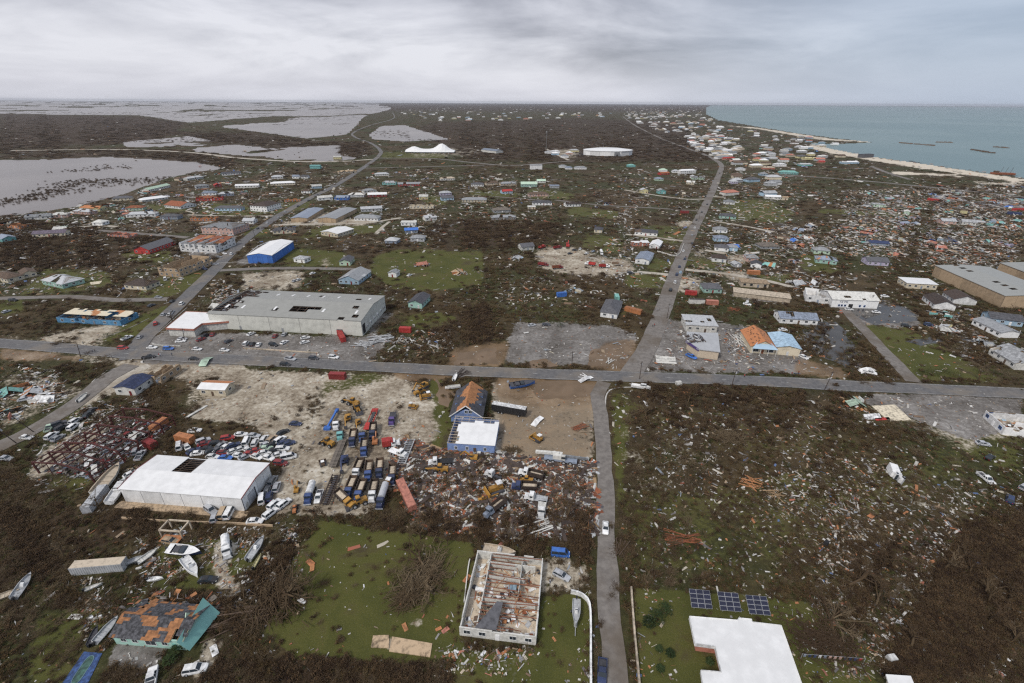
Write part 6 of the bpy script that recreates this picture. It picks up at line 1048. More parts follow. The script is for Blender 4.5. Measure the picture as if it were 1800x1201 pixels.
plant(686, 848, 60, 'dozer', 'yellow bulldozer beside the tipped salmon container'); plant(632, 885, 200, 'loader', 'battered yellow loader at the bottom of the plant yard'); plant(775, 828, 178, 'grader', 'yellow grader beside the black flatbed truck'); plant(872, 862, 200, 'dozer', 'big yellow bulldozer with white roof in brown wreckage', s=1.25); plant(945, 772, 150, 'dozer', 'yellow bulldozer with blade in the muddy yard'); plant(832, 806, 175, 'digger', 'yellow excavator below the pale blue hall', s=.8); plant(926, 846, 170, 'loader', 'yellow loader wedged behind the navy dump truck', s=.8); plant(519, 896, 80, 'loader', 'orange roller beside the parked white cars', 'orange', 0, .6); plant(522, 862, 75, 'digger', 'small yellow backhoe beside the blue tank truck', s=.6); plant(606, 812, -100, 'digger', 'dark blue excavator beside the timber trailer', 'navy'); plant(568, 815, 100, 'dozer', 'tiny drab bulldozer alone on white sand', 'brown', 0, .7); plant(998, 434, 80, 'digger', 'red crane machine behind the sandy yard', 'red', 0, 1.2); plant(660, 778, 80, 'digger', 'orange-red excavator between the dump trucks', 'orange', 0, .8); plant(848, 878, 10, 'loader', 'yellow machine body lying in brown debris', s=.5)
x, y = G(585, 740); bb = empty('blue_boom', (x, y, 0), HD(585, 740, 58)); MB().beam((-5, 0, .8), (5, 0, 1.6), .6, .7).obj('boom', mat('blue', .5), bb); MB().box((-5.2, 0, .5), (1.6, 2.4, 1.0)).obj('boom_base', mat('blue', .5), bb); MB().box((4.8, 0, 1.4), (1.8, 1.1, .9)).obj('boom_head', mat('blue', .5), bb); reg(bb, '', 'boom', (585, 740), 'bright blue machine boom lying at the edge of the plant yard')
x, y = G(985, 812); cr = empty('crane_truck', (x, y, 0), HD(985, 812, -8)); cm = mat('offwhite', .6, .25)
MB().box((0, 0, 1.3), (11, 2.5, .6)).obj('carrier', mat('bluegrey', .6), cr); MB().box((-1, 0, 2.5), (3, 2.3, 1.6)).obj('turret', cm, cr); ca = MB().box((.9, -.8, 2.6), (1.4, 1.0, 1.7)).obj('cab', cm, cr); MB().box((1, -.8, 2.8), (1.35, 1.06, .8)).obj('cab_glass', GLASS, ca); MB().beam((-.5, .3, 3.2), (-8.5, .6, 2.4), .9, .9).obj('boom', cm, cr); MB().beam((1, .2, 2.6), (9, 1.5, 1.6), .6, .7).obj('fallen_jib', mat('grey', .6), cr)
for sx in (-4, -2.4, 1.2, 3.4):
    for sy in (-1, 1): put('wheel', wheel_mesh(.72, .5), cr, (sx, sy * 1.15, .72))
for sx in (-5, 4.6):
    for sy in (-1, 1): MB().box((0, 0, .6), (.3, .3, 1.2)).obj('outrigger', cm, cr, (sx, sy * 2.2, 0))
reg(cr, '', 'crane', (985, 805), 'white mobile crane with lowered boom beside the muddy yard')
# ------------------------------------------------------------------ boats
def boat(u, v, ang, L_, c, lb, deck='offwhite', style='open', tilt=.08, trailer=False, z=0.0, wd=None):
    v2 = v + .3 * PXM(u, v); x, y = G(u, v2); z = .8 if trailer else z; root = empty('boat', (x, y, 0), HD(u, v2, ang)); B = wd or L_ * .3; H_ = L_ * .14 + .3; hl = []
    inn = []
    for s in (0, .15, .35, .55, .75, .9, 1):
        w = B / 2 * (1 - max(0, (s - .45) / .55) ** 2.2) * (.92 if s == 0 else 1); w = max(w, .02); X = -L_ / 2 + L_ * s; sh = H_ * (1 + .25 * s * s); k = H_ * .25 * s ** 3
        hl.append([(X, -w, sh + z), (X, -w * .8, H_ * .3 + k + z), (X, 0, k + z + .02), (X, w * .8, H_ * .3 + k + z), (X, w, sh + z)])
    hu = MB().loft(hl, 0, True, False).obj('hull', mat(c, .4, .15), root); tp = MB()
    n = len(hl)
    for i in range(n - 1):
        a, b, d, e = hl[i][0], hl[i + 1][0], hl[i + 1][4], hl[i][4]; fl = -.35 * H_ if (style in ('open', 'runabout') and 0 < i < 3) else (-.02 if style == 'runabout' else (-.3 * H_ if i < 5 else -.03)); q = lambda p, f=.86: (p[0], p[1] * f, p[2] + fl); tp.add([q(a), q(b), q(d), q(e)], [(0, 1, 2, 3)], 0)
        for s1, s2 in ((a, b), (e, d)): tp.add([s1, s2, (s2[0], s2[1] * .86, s2[2] + .02), (s1[0], s1[1] * .86, s1[2] + .02)], [(0, 1, 2, 3)], 0); tp.add([(s1[0], s1[1] * .86, s1[2] + .02), (s2[0], s2[1] * .86, s2[2] + .02), q(s2), q(s1)], [(0, 1, 2, 3)], 0)
    tp.obj('deck', mat(deck, .5, .15), root); Z = H_ + z
    if style == 'runabout': MB().box((0, 0, Z + .25), (L_ * .18, B * .75, .5), 0, 0, (.7, .85), (-.2, 0)).obj('windscreen', GLASS, root); MB().box((-L_ * .2, 0, Z), (L_ * .16, B * .6, .35)).obj('seat', mat('charcoal', .7), root)
    elif style == 'console': MB().box((0, 0, Z + .2), (L_ * .14, B * .35, 1.0), 0, 0, (.7, .9)).obj('console', mat('white', .5), root); MB().box((L_ * .02, 0, Z + .75), (.06, B * .3, .35)).obj('windscreen', GLASS, root)
    elif style == 'cabin': ca = MB().box((L_ * .12, 0, Z + .45), (L_ * .34, B * .66, 1.0), 0, 0, (.8, .8)).obj('cabin', mat('white', .5), root); MB().box((L_ * .12, 0, Z + .6), (L_ * .3, B * .68, .35)).obj('cabin_window', GLASS, ca)
    if style != 'cabin': MB().box((-L_ / 2 - .25, 0, Z - .05), (.5, .4, .7)).box((-L_ / 2 - .2, 0, Z - .6), (.2, .2, .8)).obj('outboard_motor', mat('black', .4), root)
    for i in (0, 1): MB().box((-L_ * (.1 + .18 * i), 0, Z - H_ * .25), (.35, B * .7, .08)).obj('thwart', mat(deck, .6), root)
    if trailer:
        tr = mat('silver', .5)
        for sy in (-1, 1): MB().beam((-L_ / 2, sy * .7, .55), (L_ * .45, sy * .25, .55), .12).obj('trailer_rail', tr, root); put('wheel', wheel_mesh(.32, .2), root, (-L_ * .15, sy * 1.1, .32))
        MB().beam((L_ * .4, 0, .55), (L_ * .75, 0, .4), .14).obj('trailer_tongue', tr, root); root.location.z = 0
    else: root.rotation_euler[0] = tilt
    reg(root, lb, 'boat', (u, v), lb)
boat(328, 970, -6, 9.5, 'navy', 'navy and white speedboat lying in the scrap yard', 'white', 'runabout', .22); boat(336, 1000, -52, 8.5, 'white', 'white open motorboat beside the overturned black car', 'white', 'console', -.1); boat(451, 966, 55, 7.5, 'lightgrey', 'pale grey railed boat beside a yellow kayak', 'lightgrey', 'console'); boat(453, 987, 60, 4.2, 'yellow', 'thin yellow kayak in dark brush', 'yellow', 'open', .05, False, 0, .8); boat(1012, 1082, -92, 6.5, 'lightgrey', 'grey boat on a trailer beside the curved white wall', 'lightgrey', 'console', 0, True); boat(878, 971, -10, 9, 'greywood', 'drab green-grey landing boat with cream bow deck', 'beige', 'console', .06)
boat(275, 1018, 5, 3.6, 'white', 'small white dinghy on the grass with outboard', 'white', 'open'); boat(166, 1032, 20, 3.4, 'offwhite', 'small cream dinghy in scrub near the ribbed container', 'offwhite', 'open'); boat(40, 1032, 55, 7, 'lightgrey', 'grey wrecked boat in dark scrub at the lawn edge', 'lightgrey', 'console', .3); boat(14, 1046, 20, 5, 'beige', 'beige wrecked boat beside the grey one', 'beige', 'open', .25); boat(166, 1118, 65, 4.5, 'black', 'black inflatable boat beside the blue pool deck', 'charcoal', 'open'); boat(188, 1108, 48, 6, 'white', 'white wrecked skiff beside the mint house', 'lightgrey', 'open', .3)
boat(796, 682, -172, 6.5, 'white', 'cream-white open boat beached in a dark puddle', 'offwhite', 'open'); boat(800, 664, 65, 5.5, 'white', 'white boat propped nose-up beside the cream-white one', 'white', 'open'); boat(918, 678, 8, 11, 'blue', 'blue-hulled boat stranded on the muddy forecourt', 'charcoal', 'runabout', .15); boat(1126, 682, -10, 8, 'white', 'white cabin cruiser thrown against the roadside kerb', 'white', 'cabin', -.1); boat(208, 866, 55, 10, 'white', 'white cabin boat wedged beside the white warehouse', 'white', 'cabin', .1); boat(192, 846, 50, 13, 'offwhite', 'long cream boat hull beside the white cabin boat', 'beige', 'open', .1); boat(145, 710 - 10, 40, 6, 'white', 'white boat crushed beside the old road', 'offwhite', 'open', .3); boat(260, 978, 35, 5, 'offwhite', 'cream skiff with bent rails near the ribbed container', 'offwhite', 'open', .3); boat(238, 985, 20, 4.5, 'lightgrey', 'light grey skiff shell near the ribbed container', 'lightgrey', 'open', .2)
container(9.5, 'silver', 170, 878, 52, 'long silver travel trailer lying beside the cabin boat', 'lightgrey', 2.4, 2.4)
# poles
def pole(u, v, h, lb, tilt=(0, 0), arm=True):
    x, y = G(u, v); root = empty('utility_pole', (x, y, 0)); root.rotation_euler = (tilt[0], tilt[1], random.uniform(0, 1)); MB().cyl((0, 0, -.3), (0, 0, h), .17, 8, 0, .11).obj('pole', mat('darkbrown', .9), root)
    if arm: MB().box((0, 0, h - .7), (2.4, .14, .16)).obj('crossarm', mat('darkbrown', .9), root); MB().cyl((.35, 0, h - 2.2), (.35, 0, h - 1.2), .25, 8).obj('transformer', mat('lightgrey', .5), root)
    reg(root, lb, 'pole', (u, v), lb)
for u, v, h, lb, tl in ((1124, 667, 9, 'utility pole standing before the stranded cabin cruiser', (0, 0)), (1285, 682, 9, 'utility pole on the scrub side opposite the wrecked shops', (0, .05)), (1449, 686, 9, 'leaning utility pole opposite the muddy puddle', (0, .2)), (60, 760, 9, 'leaning pole with white base beside the parked wrecks', (.05, -.35)), (30, 780, 9, 'leaning pole beside the lone white car', (.05, -.3)), (215, 395, 10, 'leaning pole near the long white wall', (0, -.15)), (450, 425, 10, 'pole beside the blue warehouse', (0, 0)), (1525, 540, 8, 'pole before the lettered hall', (0, .2)), (1005, 645, 8, 'thin pole on the flooded car park', (0, 0)), (1172, 560, 9, 'pole along the north road by the paved yard', (0, .05)), (1228, 390, 9, 'pole along the north road by the limestone track', (0, 0)), (142, 628, 7, 'short pole at the junction verge', (0, .1)), (510, 395, 9, 'pole at the entrance to the storage blocks', (0, 0)), (1560, 316, 12, 'blue-topped pole by the coast road', (0, 0)), (325, 600, 7, 'lamp post before the corner store', (0, .1)), (700, 485, 8, 'pole on the mid lawn', (0, 0)), (905, 560, 8, 'pole at the back of the flooded car park', (.1, 0))): pole(u, v, h, lb, tl)
# people
def person_mesh(top, leg):
    def f():
        mb = MB(); 
        def tube(pts, mi, n=6): mb.loft([[(x + r * math.cos(2 * math.pi * i / n) * e, y + r * math.sin(2 * math.pi * i / n), z) for i in range(n)] for x, y, z, r, e in pts], mi)
        bm_v = [(0, 0, .95), (0, 0, 1.2), (0, 0, 1.42), (0, 0, 1.52), (0, 0, 1.62), (0, 0, 1.76), (0, -.1, .9), (.12, -.11, .5), (.02, -.11, .08), (.16, -.11, .04), (0, .1, .9), (-.08, .11, .5), (-.22, .11, .1), (-.1, .11, .04), (0, -.2, 1.4), (.05, -.26, 1.12), (.18, -.24, .92), (0, .2, 1.4), (-.06, .26, 1.12), (.04, .25, .9)]
        bm_e = [(0, 1), (1, 2), (2, 3), (3, 4), (4, 5), (0, 6), (6, 7), (7, 8), (8, 9), (0, 10), (10, 11), (11, 12), (12, 13), (2, 14), (14, 15), (15, 16), (2, 17), (17, 18), (18, 19)]
        rad = [.15, .15, .16, .06, .1, .09, .1, .07, .05, .04, .1, .07, .05, .04, .07, .05, .04, .07, .05, .04]
        me = bpy.data.meshes.new('person_tmp'); me.from_pydata(bm_v, bm_e, []); ob = bpy.data.objects.new('person_tmp', me); COL.objects.link(ob); sk = ob.modifiers.new('s', 'SKIN')
        for i, r in enumerate(rad): me.skin_vertices[0].data[i].radius = (r, r)
        me.skin_vertices[0].data[0].use_root = True; sd = ob.modifiers.new('d', 'SUBSURF'); sd.levels = 1; sd.render_levels = 1
        bpy.context.view_layer.update(); out = bpy.data.meshes.new_from_object(ob.evaluated_get(bpy.context.evaluated_depsgraph_get())); bpy.data.objects.remove(ob); out.materials.clear()
        for m in (mat(top, .9), mat(leg, .9), mat((.12, .06, .04), .6), mat('black', .8)): out.materials.append(m)
        for p in out.polygons:
            z = p.center.z; y_ = abs(p.center.y); p.material_index = 3 if z > 1.72 or z < .07 else (2 if z > 1.5 or (y_ > .2 and z < 1.15) else (0 if z > .93 else 1))
        return out
    return shared(('person', top, leg), f)
rp = random.Random(2)
PEOPLE = [(112, 602), (139, 612), (147, 604), (163, 617), (168, 618), (197, 628), (281, 625), (283, 625), (303, 624), (530, 643), (694, 636), (703, 636), (1288, 655), (1297, 654), (1308, 662), (1330, 654), (1348, 656), (1391, 658), (1398, 658), (1403, 656), (1155, 546), (1150, 572), (1158, 544), (1147, 574), (1205, 452), (1207, 452), (1220, 413), (1222, 412), (1226, 413), (967, 1024), (1200, 436), (1238, 376), (1232, 380)]
for i, (u, v) in enumerate(PEOPLE):
    x, y = G(u, v + 2); tp_ = rp.choice(('white', 'black', 'bluegrey', 'red', 'lightgrey')); o = put('person', person_mesh(tp_, rp.choice(('navy', 'charcoal', 'brown'))), None, (x, y, .09), rp.uniform(0, 6.28)); reg(o, 'person in %s top standing or walking' % cn(tp_), 'person', (u, v), None, 'many')
# ------------------------------------------------------------------ where things stand (so that brush and litter grow round them)
bpy.context.view_layer.update()
CS = 1.5; OCC = set(); OCCROAD = set()
def mark(S, x, y): S.add(int(math.floor(x / CS)) * 1000003 + int(math.floor(y / CS)))
for P, wd in ROADL:
    for p, q in zip(P[:-1], P[1:]):
        if p.y > 1500: continue
        n = max(1, int((q - p).length / 1.2)); d = (q - p).normalized() if (q - p).length else Vector((1, 0, 0)); nn = Vector((-d.y, d.x, 0)); k = int(wd / 2.0) + 1
        for i in range(n):
            for j in range(-k, k + 1):
                c = p.lerp(q, i / n) + nn * (j / k) * (wd / 2 + .4); mark(OCCROAD, c.x, c.y)
for t in THINGS:
    o = t[0]
    if o.location.y > 1200 or t[2] in ('person', 'pole', 'wreck', 'breakwater', 'mast', 'wall'): continue
    lo = [1e9, 1e9]; hi = [-1e9, -1e9]; L0 = [(ch, Matrix()) for ch in o.children if ch.type == 'MESH' and ch.get('kind') != 'stuff'] if o.type == 'EMPTY' else [(o, None)]
    for ch, mm in L0:
        m4 = ch.matrix_local if mm is not None else Matrix()
        for b in ch.bound_box:
            q = m4 @ Vector(b); lo = [min(lo[0], q.x), min(lo[1], q.y)]; hi = [max(hi[0], q.x), max(hi[1], q.y)]
    if lo[0] > hi[0]: continue
    M4 = Matrix.Translation(o.location) @ Matrix.Rotation(o.rotation_euler[2], 4, 'Z'); nx = max(1, int((hi[0] - lo[0]) / 1.1)); ny = max(1, int((hi[1] - lo[1]) / 1.1))
    for i in range(nx + 1):
        for j in range(ny + 1):
            q = M4 @ Vector((lo[0] + (hi[0] - lo[0]) * i / nx, lo[1] + (hi[1] - lo[1]) * j / ny, 0)); mark(OCC, q.x, q.y)
OCCA = np.array(sorted(OCC)); OCCR = np.array(sorted(OCCROAD))
def keyof(x, y): return np.floor(x / CS).astype(np.int64) * 1000003 + np.floor(y / CS).astype(np.int64)
def isfree(x, y, road=True):
    k = keyof(x, y); r = ~np.isin(k, OCCA)
    return r & ~np.isin(k, OCCR) if road else r
dry = np.clip(1 - np.clip(wet * 1.6, 0, 1) - sea * 2, 0, 1)
def sample(n, wfun, v0=186, v1=1330, u0=-420, u1=2220, road=True, free=True, vpow=1.0):
    us, vs = [], []; got = 0; it = 0
    while got < n and it < 60:
        it += 1; u = RNG.uniform(u0, u1, 40000); v = v0 + (v1 - v0) * RNG.uniform(0, 1, 40000) ** vpow
        ok = RNG.uniform(0, 1, 40000) < wfun(u, v); ok &= v > 184 + (u - 900) * 11 / 1800; u, v = u[ok], v[ok]; x, y = GA(u, v)
        if free: f = isfree(x, y, road); u, v = u[f], v[f]
        us.append(u); vs.append(v); got += len(u)
    u = np.concatenate(us)[:n]; v = np.concatenate(vs)[:n]; x, y = GA(u, v); s = FPX / (FW[1] * y + FW[2] * -CAMH); return u, v, x, y, s
HIDDEN = {}
def variants(name, meshes):
    c = bpy.data.collections.new(name)
    for i, m in enumerate(meshes):
        o = bpy.data.objects.new('%s_%02d' % (name, i), m); c.objects.link(o)
    return c, len(meshes)
def scatter(name, label, cat, pts, scl, rot, coll, nvar):
    n = len(pts); me = bpy.data.meshes.new(name); me.vertices.add(n); me.vertices.foreach_set('co', np.asarray(pts, np.float32).ravel())
    a = me.attributes.new('scl', 'FLOAT_VECTOR', 'POINT'); a.data.foreach_set('vector', np.asarray(scl, np.float32).ravel()); a = me.attributes.new('rot', 'FLOAT_VECTOR', 'POINT'); a.data.foreach_set('vector', np.asarray(rot, np.float32).ravel())
    a = me.attributes.new('pick', 'INT', 'POINT'); a.data.foreach_set('value', RNG.integers(0, nvar, n).astype(np.int32)); me.update()
    o = put(name, me); o['kind'] = 'stuff'; o['label'] = label; o['category'] = cat
    ng = bpy.data.node_groups.new(name, 'GeometryNodeTree'); ng.interface.new_socket('Geometry', in_out='INPUT', socket_type='NodeSocketGeometry'); ng.interface.new_socket('Geometry', in_out='OUTPUT', socket_type='NodeSocketGeometry')
    gi = ng.nodes.new('NodeGroupInput'); go = ng.nodes.new('NodeGroupOutput'); iop = ng.nodes.new('GeometryNodeInstanceOnPoints'); ci = ng.nodes.new('GeometryNodeCollectionInfo'); ci.inputs['Collection'].default_value = coll; ci.inputs['Separate Children'].default_value = True; ci.inputs['Reset Children'].default_value = True
    def na(nm, ty): q = ng.nodes.new('GeometryNodeInputNamedAttribute'); q.data_type = ty; q.inputs['Name'].default_value = nm; return next(s for s in q.outputs if s.enabled and s.name == 'Attribute')
    lk = ng.links.new; lk(gi.outputs[0], iop.inputs['Points']); lk(ci.outputs[0], iop.inputs['Instance']); iop.inputs['Pick Instance'].default_value = True; lk(na('pick', 'INT'), iop.inputs['Instance Index']); lk(na('rot', 'FLOAT_VECTOR'), iop.inputs['Rotation']); lk(na('scl', 'FLOAT_VECTOR'), iop.inputs['Scale']); lk(iop.outputs[0], go.inputs[0])
    md = o.modifiers.new('scatter', 'NODES'); md.node_group = ng; return o
def rampmat(name, stops, rough=.9, nz=2.0, interp='LINEAR', transl=0.0):
    m = bpy.data.materials.new(name); m.use_nodes = True; t = m.node_tree; b = t.nodes['Principled BSDF']; oi = nd(t, 'ShaderNodeObjectInfo').outputs['Random']; co = nd(t, 'ShaderNodeTexCoord').outputs['Object']
    f = mth(t, 'ADD', mth(t, 'MULTIPLY', oi, .8 if interp == 'LINEAR' else 1.0), mth(t, 'MULTIPLY', mth(t, 'SUBTRACT', noise(t, co, nz, 2), .4), .5 if interp == 'LINEAR' else 0.0))
    c = ramp(t, f, stops, interp)
    if interp != 'LINEAR': c = mixc(t, mth(t, 'MULTIPLY', noise(t, co, 3, 4), .5), c, (.12, .1, .085))
    t.links.new(c, b.inputs['Base Color']); b.inputs['Roughness'].default_value = rough; b.inputs['Specular IOR Level'].default_value = .2; return m
BROWN = rampmat('dead_leaf', [(0, (0.0373, 0.0224, 0.0121)), (.25, (0.0678, 0.0429, 0.0197)), (.5, (0.1033, 0.0671, 0.0300)), (.7, (0.0819, 0.0616, 0.0281)), (1, (0.1563, 0.1053, 0.0543))]); OLIVE = rampmat('olive_leaf', [(0, (0.0264, 0.0302, 0.0092)), (.4, (0.0528, 0.0584, 0.0184)), (.75, (0.0884, 0.0827, 0.0276)), (1, (0.1241, 0.1003, 0.0460))]); TWIG = rampmat('bare_twig', [(0, (0.0552, 0.0349, 0.0217)), (.5, (0.0918, 0.0633, 0.0359)), (.8, (0.1414, 0.1058, 0.0651)), (1, (0.0782, 0.0507, 0.0295))]); DARKB = rampmat('dark_thicket', [(0, (0.0290, 0.0170, 0.0114)), (.5, (0.0599, 0.0380, 0.0204)), (1, (0.1115, 0.0686, 0.0357))])
def bush(seed, n, leaf, flat=.75, twigs=14):
    r = random.Random(seed); mb = MB(); lobes = [(r.uniform(-.3, .3), r.uniform(-.3, .3), r.uniform(.15, .45) * flat, r.uniform(.18, .32)) for _ in range(4)]
    for _ in range(n):
        lx, ly, lz, lr = r.choice(lobes); t, p = r.uniform(0, 6.28), r.uniform(-.4, 1.5); rr_ = lr * r.uniform(.55, 1.05); c = Vector((lx + rr_ * math.cos(t) * math.cos(p), ly + rr_ * math.sin(t) * math.cos(p), max(.02, lz + rr_ * math.sin(p) * flat))); a = Vector((r.gauss(0, 1), r.gauss(0, 1), r.gauss(0, .6))).normalized(); b = a.cross(Vector((r.gauss(0, 1), r.gauss(0, 1), r.gauss(0, 1)))).normalized(); s = r.uniform(.035, .085)
        mb.add([c - a * s, c + b * s * .7, c + a * s, c - b * s * .7], [(0, 1, 2, 3)], 0)
    for _ in range(twigs):
        t = r.uniform(0, 6.28); e = Vector((math.cos(t) * r.uniform(.15, .5), math.sin(t) * r.uniform(.15, .5), r.uniform(.25, .8) * flat)); mb.beam((r.uniform(-.08, .08), r.uniform(-.08, .08), 0), e, .012, None, 1)
    return mb.mesh('bush', [leaf, TWIG])
def tangle(seed, n=34, spread=.5, up=.5, root=.16):
    r = random.Random(seed); mb = MB(); main = r.uniform(0, 6.28)
    for _ in range(n):
        a = main + r.gauss(0, .8) + (math.pi if r.random() < .4 else 0); p = Vector((r.gauss(0, root), r.gauss(0, root), r.uniform(.02, .25))); q = p + Vector((math.cos(a), math.sin(a), 0)) * r.uniform(.15, spread) + Vector((0, 0, r.uniform(-.1, up))); q.z = max(q.z, .02); mb.beam(p, q, r.uniform(.008, .02), None, 0)
        for _ in range(2): w2 = p.lerp(q, r.uniform(.4, .9)); e = w2 + Vector((r.gauss(0, .1), r.gauss(0, .1), r.uniform(-.05, .15))); mb.beam(w2, e, .006, None, 0)
    return mb.mesh('tangle', TWIG)
cB, nB = variants('brown_bush', [bush(i, 85, BROWN) for i in range(6)]); cO, nO = variants('olive_bush', [bush(30 + i, 85, OLIVE) for i in range(5)]); cD, nD = variants('dark_bush', [bush(60 + i, 90, DARKB, .8, 22) for i in range(5)]); cT, nT = variants('twig_tangle', [tangle(i) for i in range(6)])
G_ = lambda u, v, a: look(u, v, a)
def w_scrub(u, v):
    x, y = GA(u, v); return np.clip(1 - G_(u, v, grass) * .97 - G_(u, v, sand) * .97 - G_(u, v, pave) * 1.1 - G_(u, v, beach) * 1.2 - G_(u, v, mud) * 1.1, 0, 1) * G_(u, v, dry)
FIELD = pp(1075, 690, 1500, 690, 1590, 750, 1800, 800, 1800, 880, 1560, 1000, 1450, 1040, 1105, 1030)
def field(u, v): return inpoly(FIELD, u + RNG.normal(0, 45, u.shape), v + RNG.normal(0, 35, v.shape)) * 1.0
def patch(u, v, sc, s): x, y = GA(u, v); r = np.hypot(x, y); return vn(x, y, np.clip(r * sc, 3, 400), s, 3)
def lay(u, v, x, y, s, px, zmax, lo=.4, hi=30, zr=(.6, 1.1)):
    n = len(u); w = np.clip(RNG.uniform(px[0], px[1], n) / s, lo, hi); zz_ = np.minimum(w * RNG.uniform(*zr, n), zmax * RNG.uniform(.5, 1, n)); return np.stack([x, y, np.zeros(n)], -1), np.stack([w, w, zz_], -1), np.stack([np.zeros(n), np.zeros(n), RNG.uniform(0, 6.28, n)], -1)
q = sample(34000, lambda u, v: w_scrub(u, v) * np.clip((patch(u, v, .05, 3) - .36) * 4, 0.08, 1) * (1 - .62 * field(u, v)) * np.where(v < 540, .6, 1)); scatter('brown_scrub', 'low brown storm-burnt scrub covering the open ground', 'scrub', *lay(*q, (6, 15), 2.2), cB, nB)
q = sample(13000, lambda u, v: w_scrub(u, v) * np.clip((patch(u, v, .05, 9) - .5) * 5, 0.03, 1) + G_(u, v, grass) * .004 * (v < 560)); scatter('olive_scrub', 'olive green low shrubs between the brown scrub', 'shrubs', *lay(*q, (5, 12), 1.8), cO, nO)
q = sample(15000, lambda u, v: w_scrub(u, v) * np.clip(G_(u, v, dark), .05, 1) * np.clip((patch(u, v, .04, 14) - np.where(v > 760, .4, .3)) * 4, .04, 1) * (1 - .7 * field(u, v))); scatter('dark_thicket', 'dark reddish-brown thicket of leafless bushes', 'thicket', *lay(*q, (8, 20), 3.2), cD, nD)
q = sample(9000, lambda u, v: w_scrub(u, v) * np.clip((patch(u, v, .06, 21) - .44) * 4, .04, 1), v0=330); scatter('broken_branches', 'tangled bare branches broken off and strewn over the scrub', 'branches', *lay(*q, (9, 26), 2.0, .8, 14), cT, nT)
# mangrove tufts standing in the flooded flats
q = sample(1100, lambda u, v: G_(u, v, (wet > .3).astype(float)) * np.clip((vn(*[c / 1.0 for c in GA(u, v)], 150, 31, 4) - .66) * 8, 0, 1), v0=188, v1=400, u0=-420, u1=760, free=False); P_, S_, R_ = lay(*q, (2.5, 7), 2.5, 1, 40); S_[:, 0] *= RNG.uniform(.8, 1.6, len(S_)); P_[:, 2] = -.45; scatter('mangrove_tufts', 'dark mangrove tufts standing in the flooded flats', 'mangroves', P_, S_, R_ * 0, cD, nD)
# ------------------------------------------------------------------ debris
DEBC = [(0, (.62, .6, .56)), (.16, (.5, .48, .44)), (.28, (.3, .29, .28)), (.38, (.36, .27, .18)), (.5, (.2, .13, .08)), (.6, (.42, .17, .07)), (.67, (.68, .67, .64)), (.76, (.15, .14, .14)), (.84, (.3, .34, .38)), (.87, (.38, .12, .07)), (.9, (.55, .5, .4)), (.965, (.42, .17, .07)), (.985, (.1, .17, .34))]
DEB = rampmat('mixed_debris', DEBC, .75, 2, 'CONSTANT')
def deb_meshes(m):
    out = []
    r = random.Random(9)
    for k in range(10):
        mb = MB()
        if k < 3: mb.beam((-.5, 0, .06), (.5, r.uniform(-.05, .05), .1 + .08 * k), .07 + .03 * k, .05)
        elif k < 6: slope(mb, (-.5, -.28, .03), (.5, -.3 + .06 * k / 5, .05), (.46, .3, .16), (-.44, .27, .05 + .03 * k), th=.03)
        elif k == 6: mb.box((0, 0, .13), (.55, .4, .26), 0, 0, (.9, .85))
        elif k == 7:
            for j in range(3): mb.beam((-.5, -.15 + .15 * j, .05 + .03 * j), (.45, -.2 + .2 * j, .08), .06, .05)
        elif k == 8: slope(mb, (-.5, -.2, .02), (0, -.22, .2), (0, .2, .22), (-.5, .2, .04), th=.03); slope(mb, (0, -.22, .2), (.45, -.16, .03), (.5, .22, .05), (0, .2, .22), th=.03)
        else: mb.box((-.1, 0, .1), (.5, .2, .2)); mb.beam((-.4, -.2, .05), (.5, .2, .25), .05)
        out.append(mb.mesh('debris', m))
    return out
cE, nE = variants('debris_piece', deb_meshes(DEB))
def w_lit(u, v): return np.clip(G_(u, v, litter) ** 1.3 * np.clip((patch(u, v, .03, 41) - np.where((v > 640) & (u > 1060), .46, .3)) * 4, .06, 1) * (1 - .55 * (v > 640) * (u > 1060)) + .03 * field(u, v) + .07 * ((u > 1450) & (v > 860)) + np.where(v < 540, .07, .02) * (1 - .6 * G_(u, v, grass)) + .05 * np.clip((patch(u, v, .08, 43) - .5) * 6, 0, 1), 0, 1) * np.clip(1 - G_(u, v, sea) * 2 - G_(u, v, water) * 1.6, 0, 1)
q = sample(46000, w_lit, v0=215); P_, S_, R_ = lay(*q, (1.6, 6.5), 3, .2, 9, (.8, 1.3)); S_ *= np.where(RNG.uniform(0, 1, len(S_)) < .1, 1.6, 1.0)[:, None]; S_[:, 0] *= np.where(RNG.uniform(0, 1, len(S_)) < .2, 2.2, 1.0); P_[:, 2] = RNG.uniform(0, .5, len(P_)) * G_(q[0], q[1], litter); R_[:, 0] = RNG.normal(0, .15, len(P_)); R_[:, 1] = RNG.normal(0, .15, len(P_)); scatter('strewn_debris', 'countless small boards, sheets and splinters strewn over the land', 'debris', P_, S_, R_, cE, nE)
q = sample(2500, lambda u, v: np.clip(G_(u, v, pave) + G_(u, v, sand) * .5, 0, 1) * .6 + .02, v0=420, road=False); P_, S_, R_ = lay(*q, (1.5, 4), 1, .2, 2, (.8, 1.2)); scatter('road_litter', 'fine litter on the paved yards and roads', 'litter', P_, S_, R_, cE, nE)
# twigs on wreck heaps
q = sample(1500, lambda u, v: inpoly(pp(760, 790, 1040, 815, 1045, 935, 900, 945, 740, 925, 690, 830, 700, 770), u, v) * 1.0, v0=760, v1=950, free=False); P_, S_, R_ = lay(*q, (9, 22), 1.8, 1, 4); scatter('heaped_timber', 'heaped broken timber and twisted metal around the plant yard', 'timber', P_, S_, R_, *variants('timber_heap', [rub_mesh(1, 1, 12, .35, 200 + i, ['brown', 'darkbrown', 'greywood', 'wood', 'offwhite', 'lightgrey', 'charcoal', 'rust'], .8) for i in range(6)]))
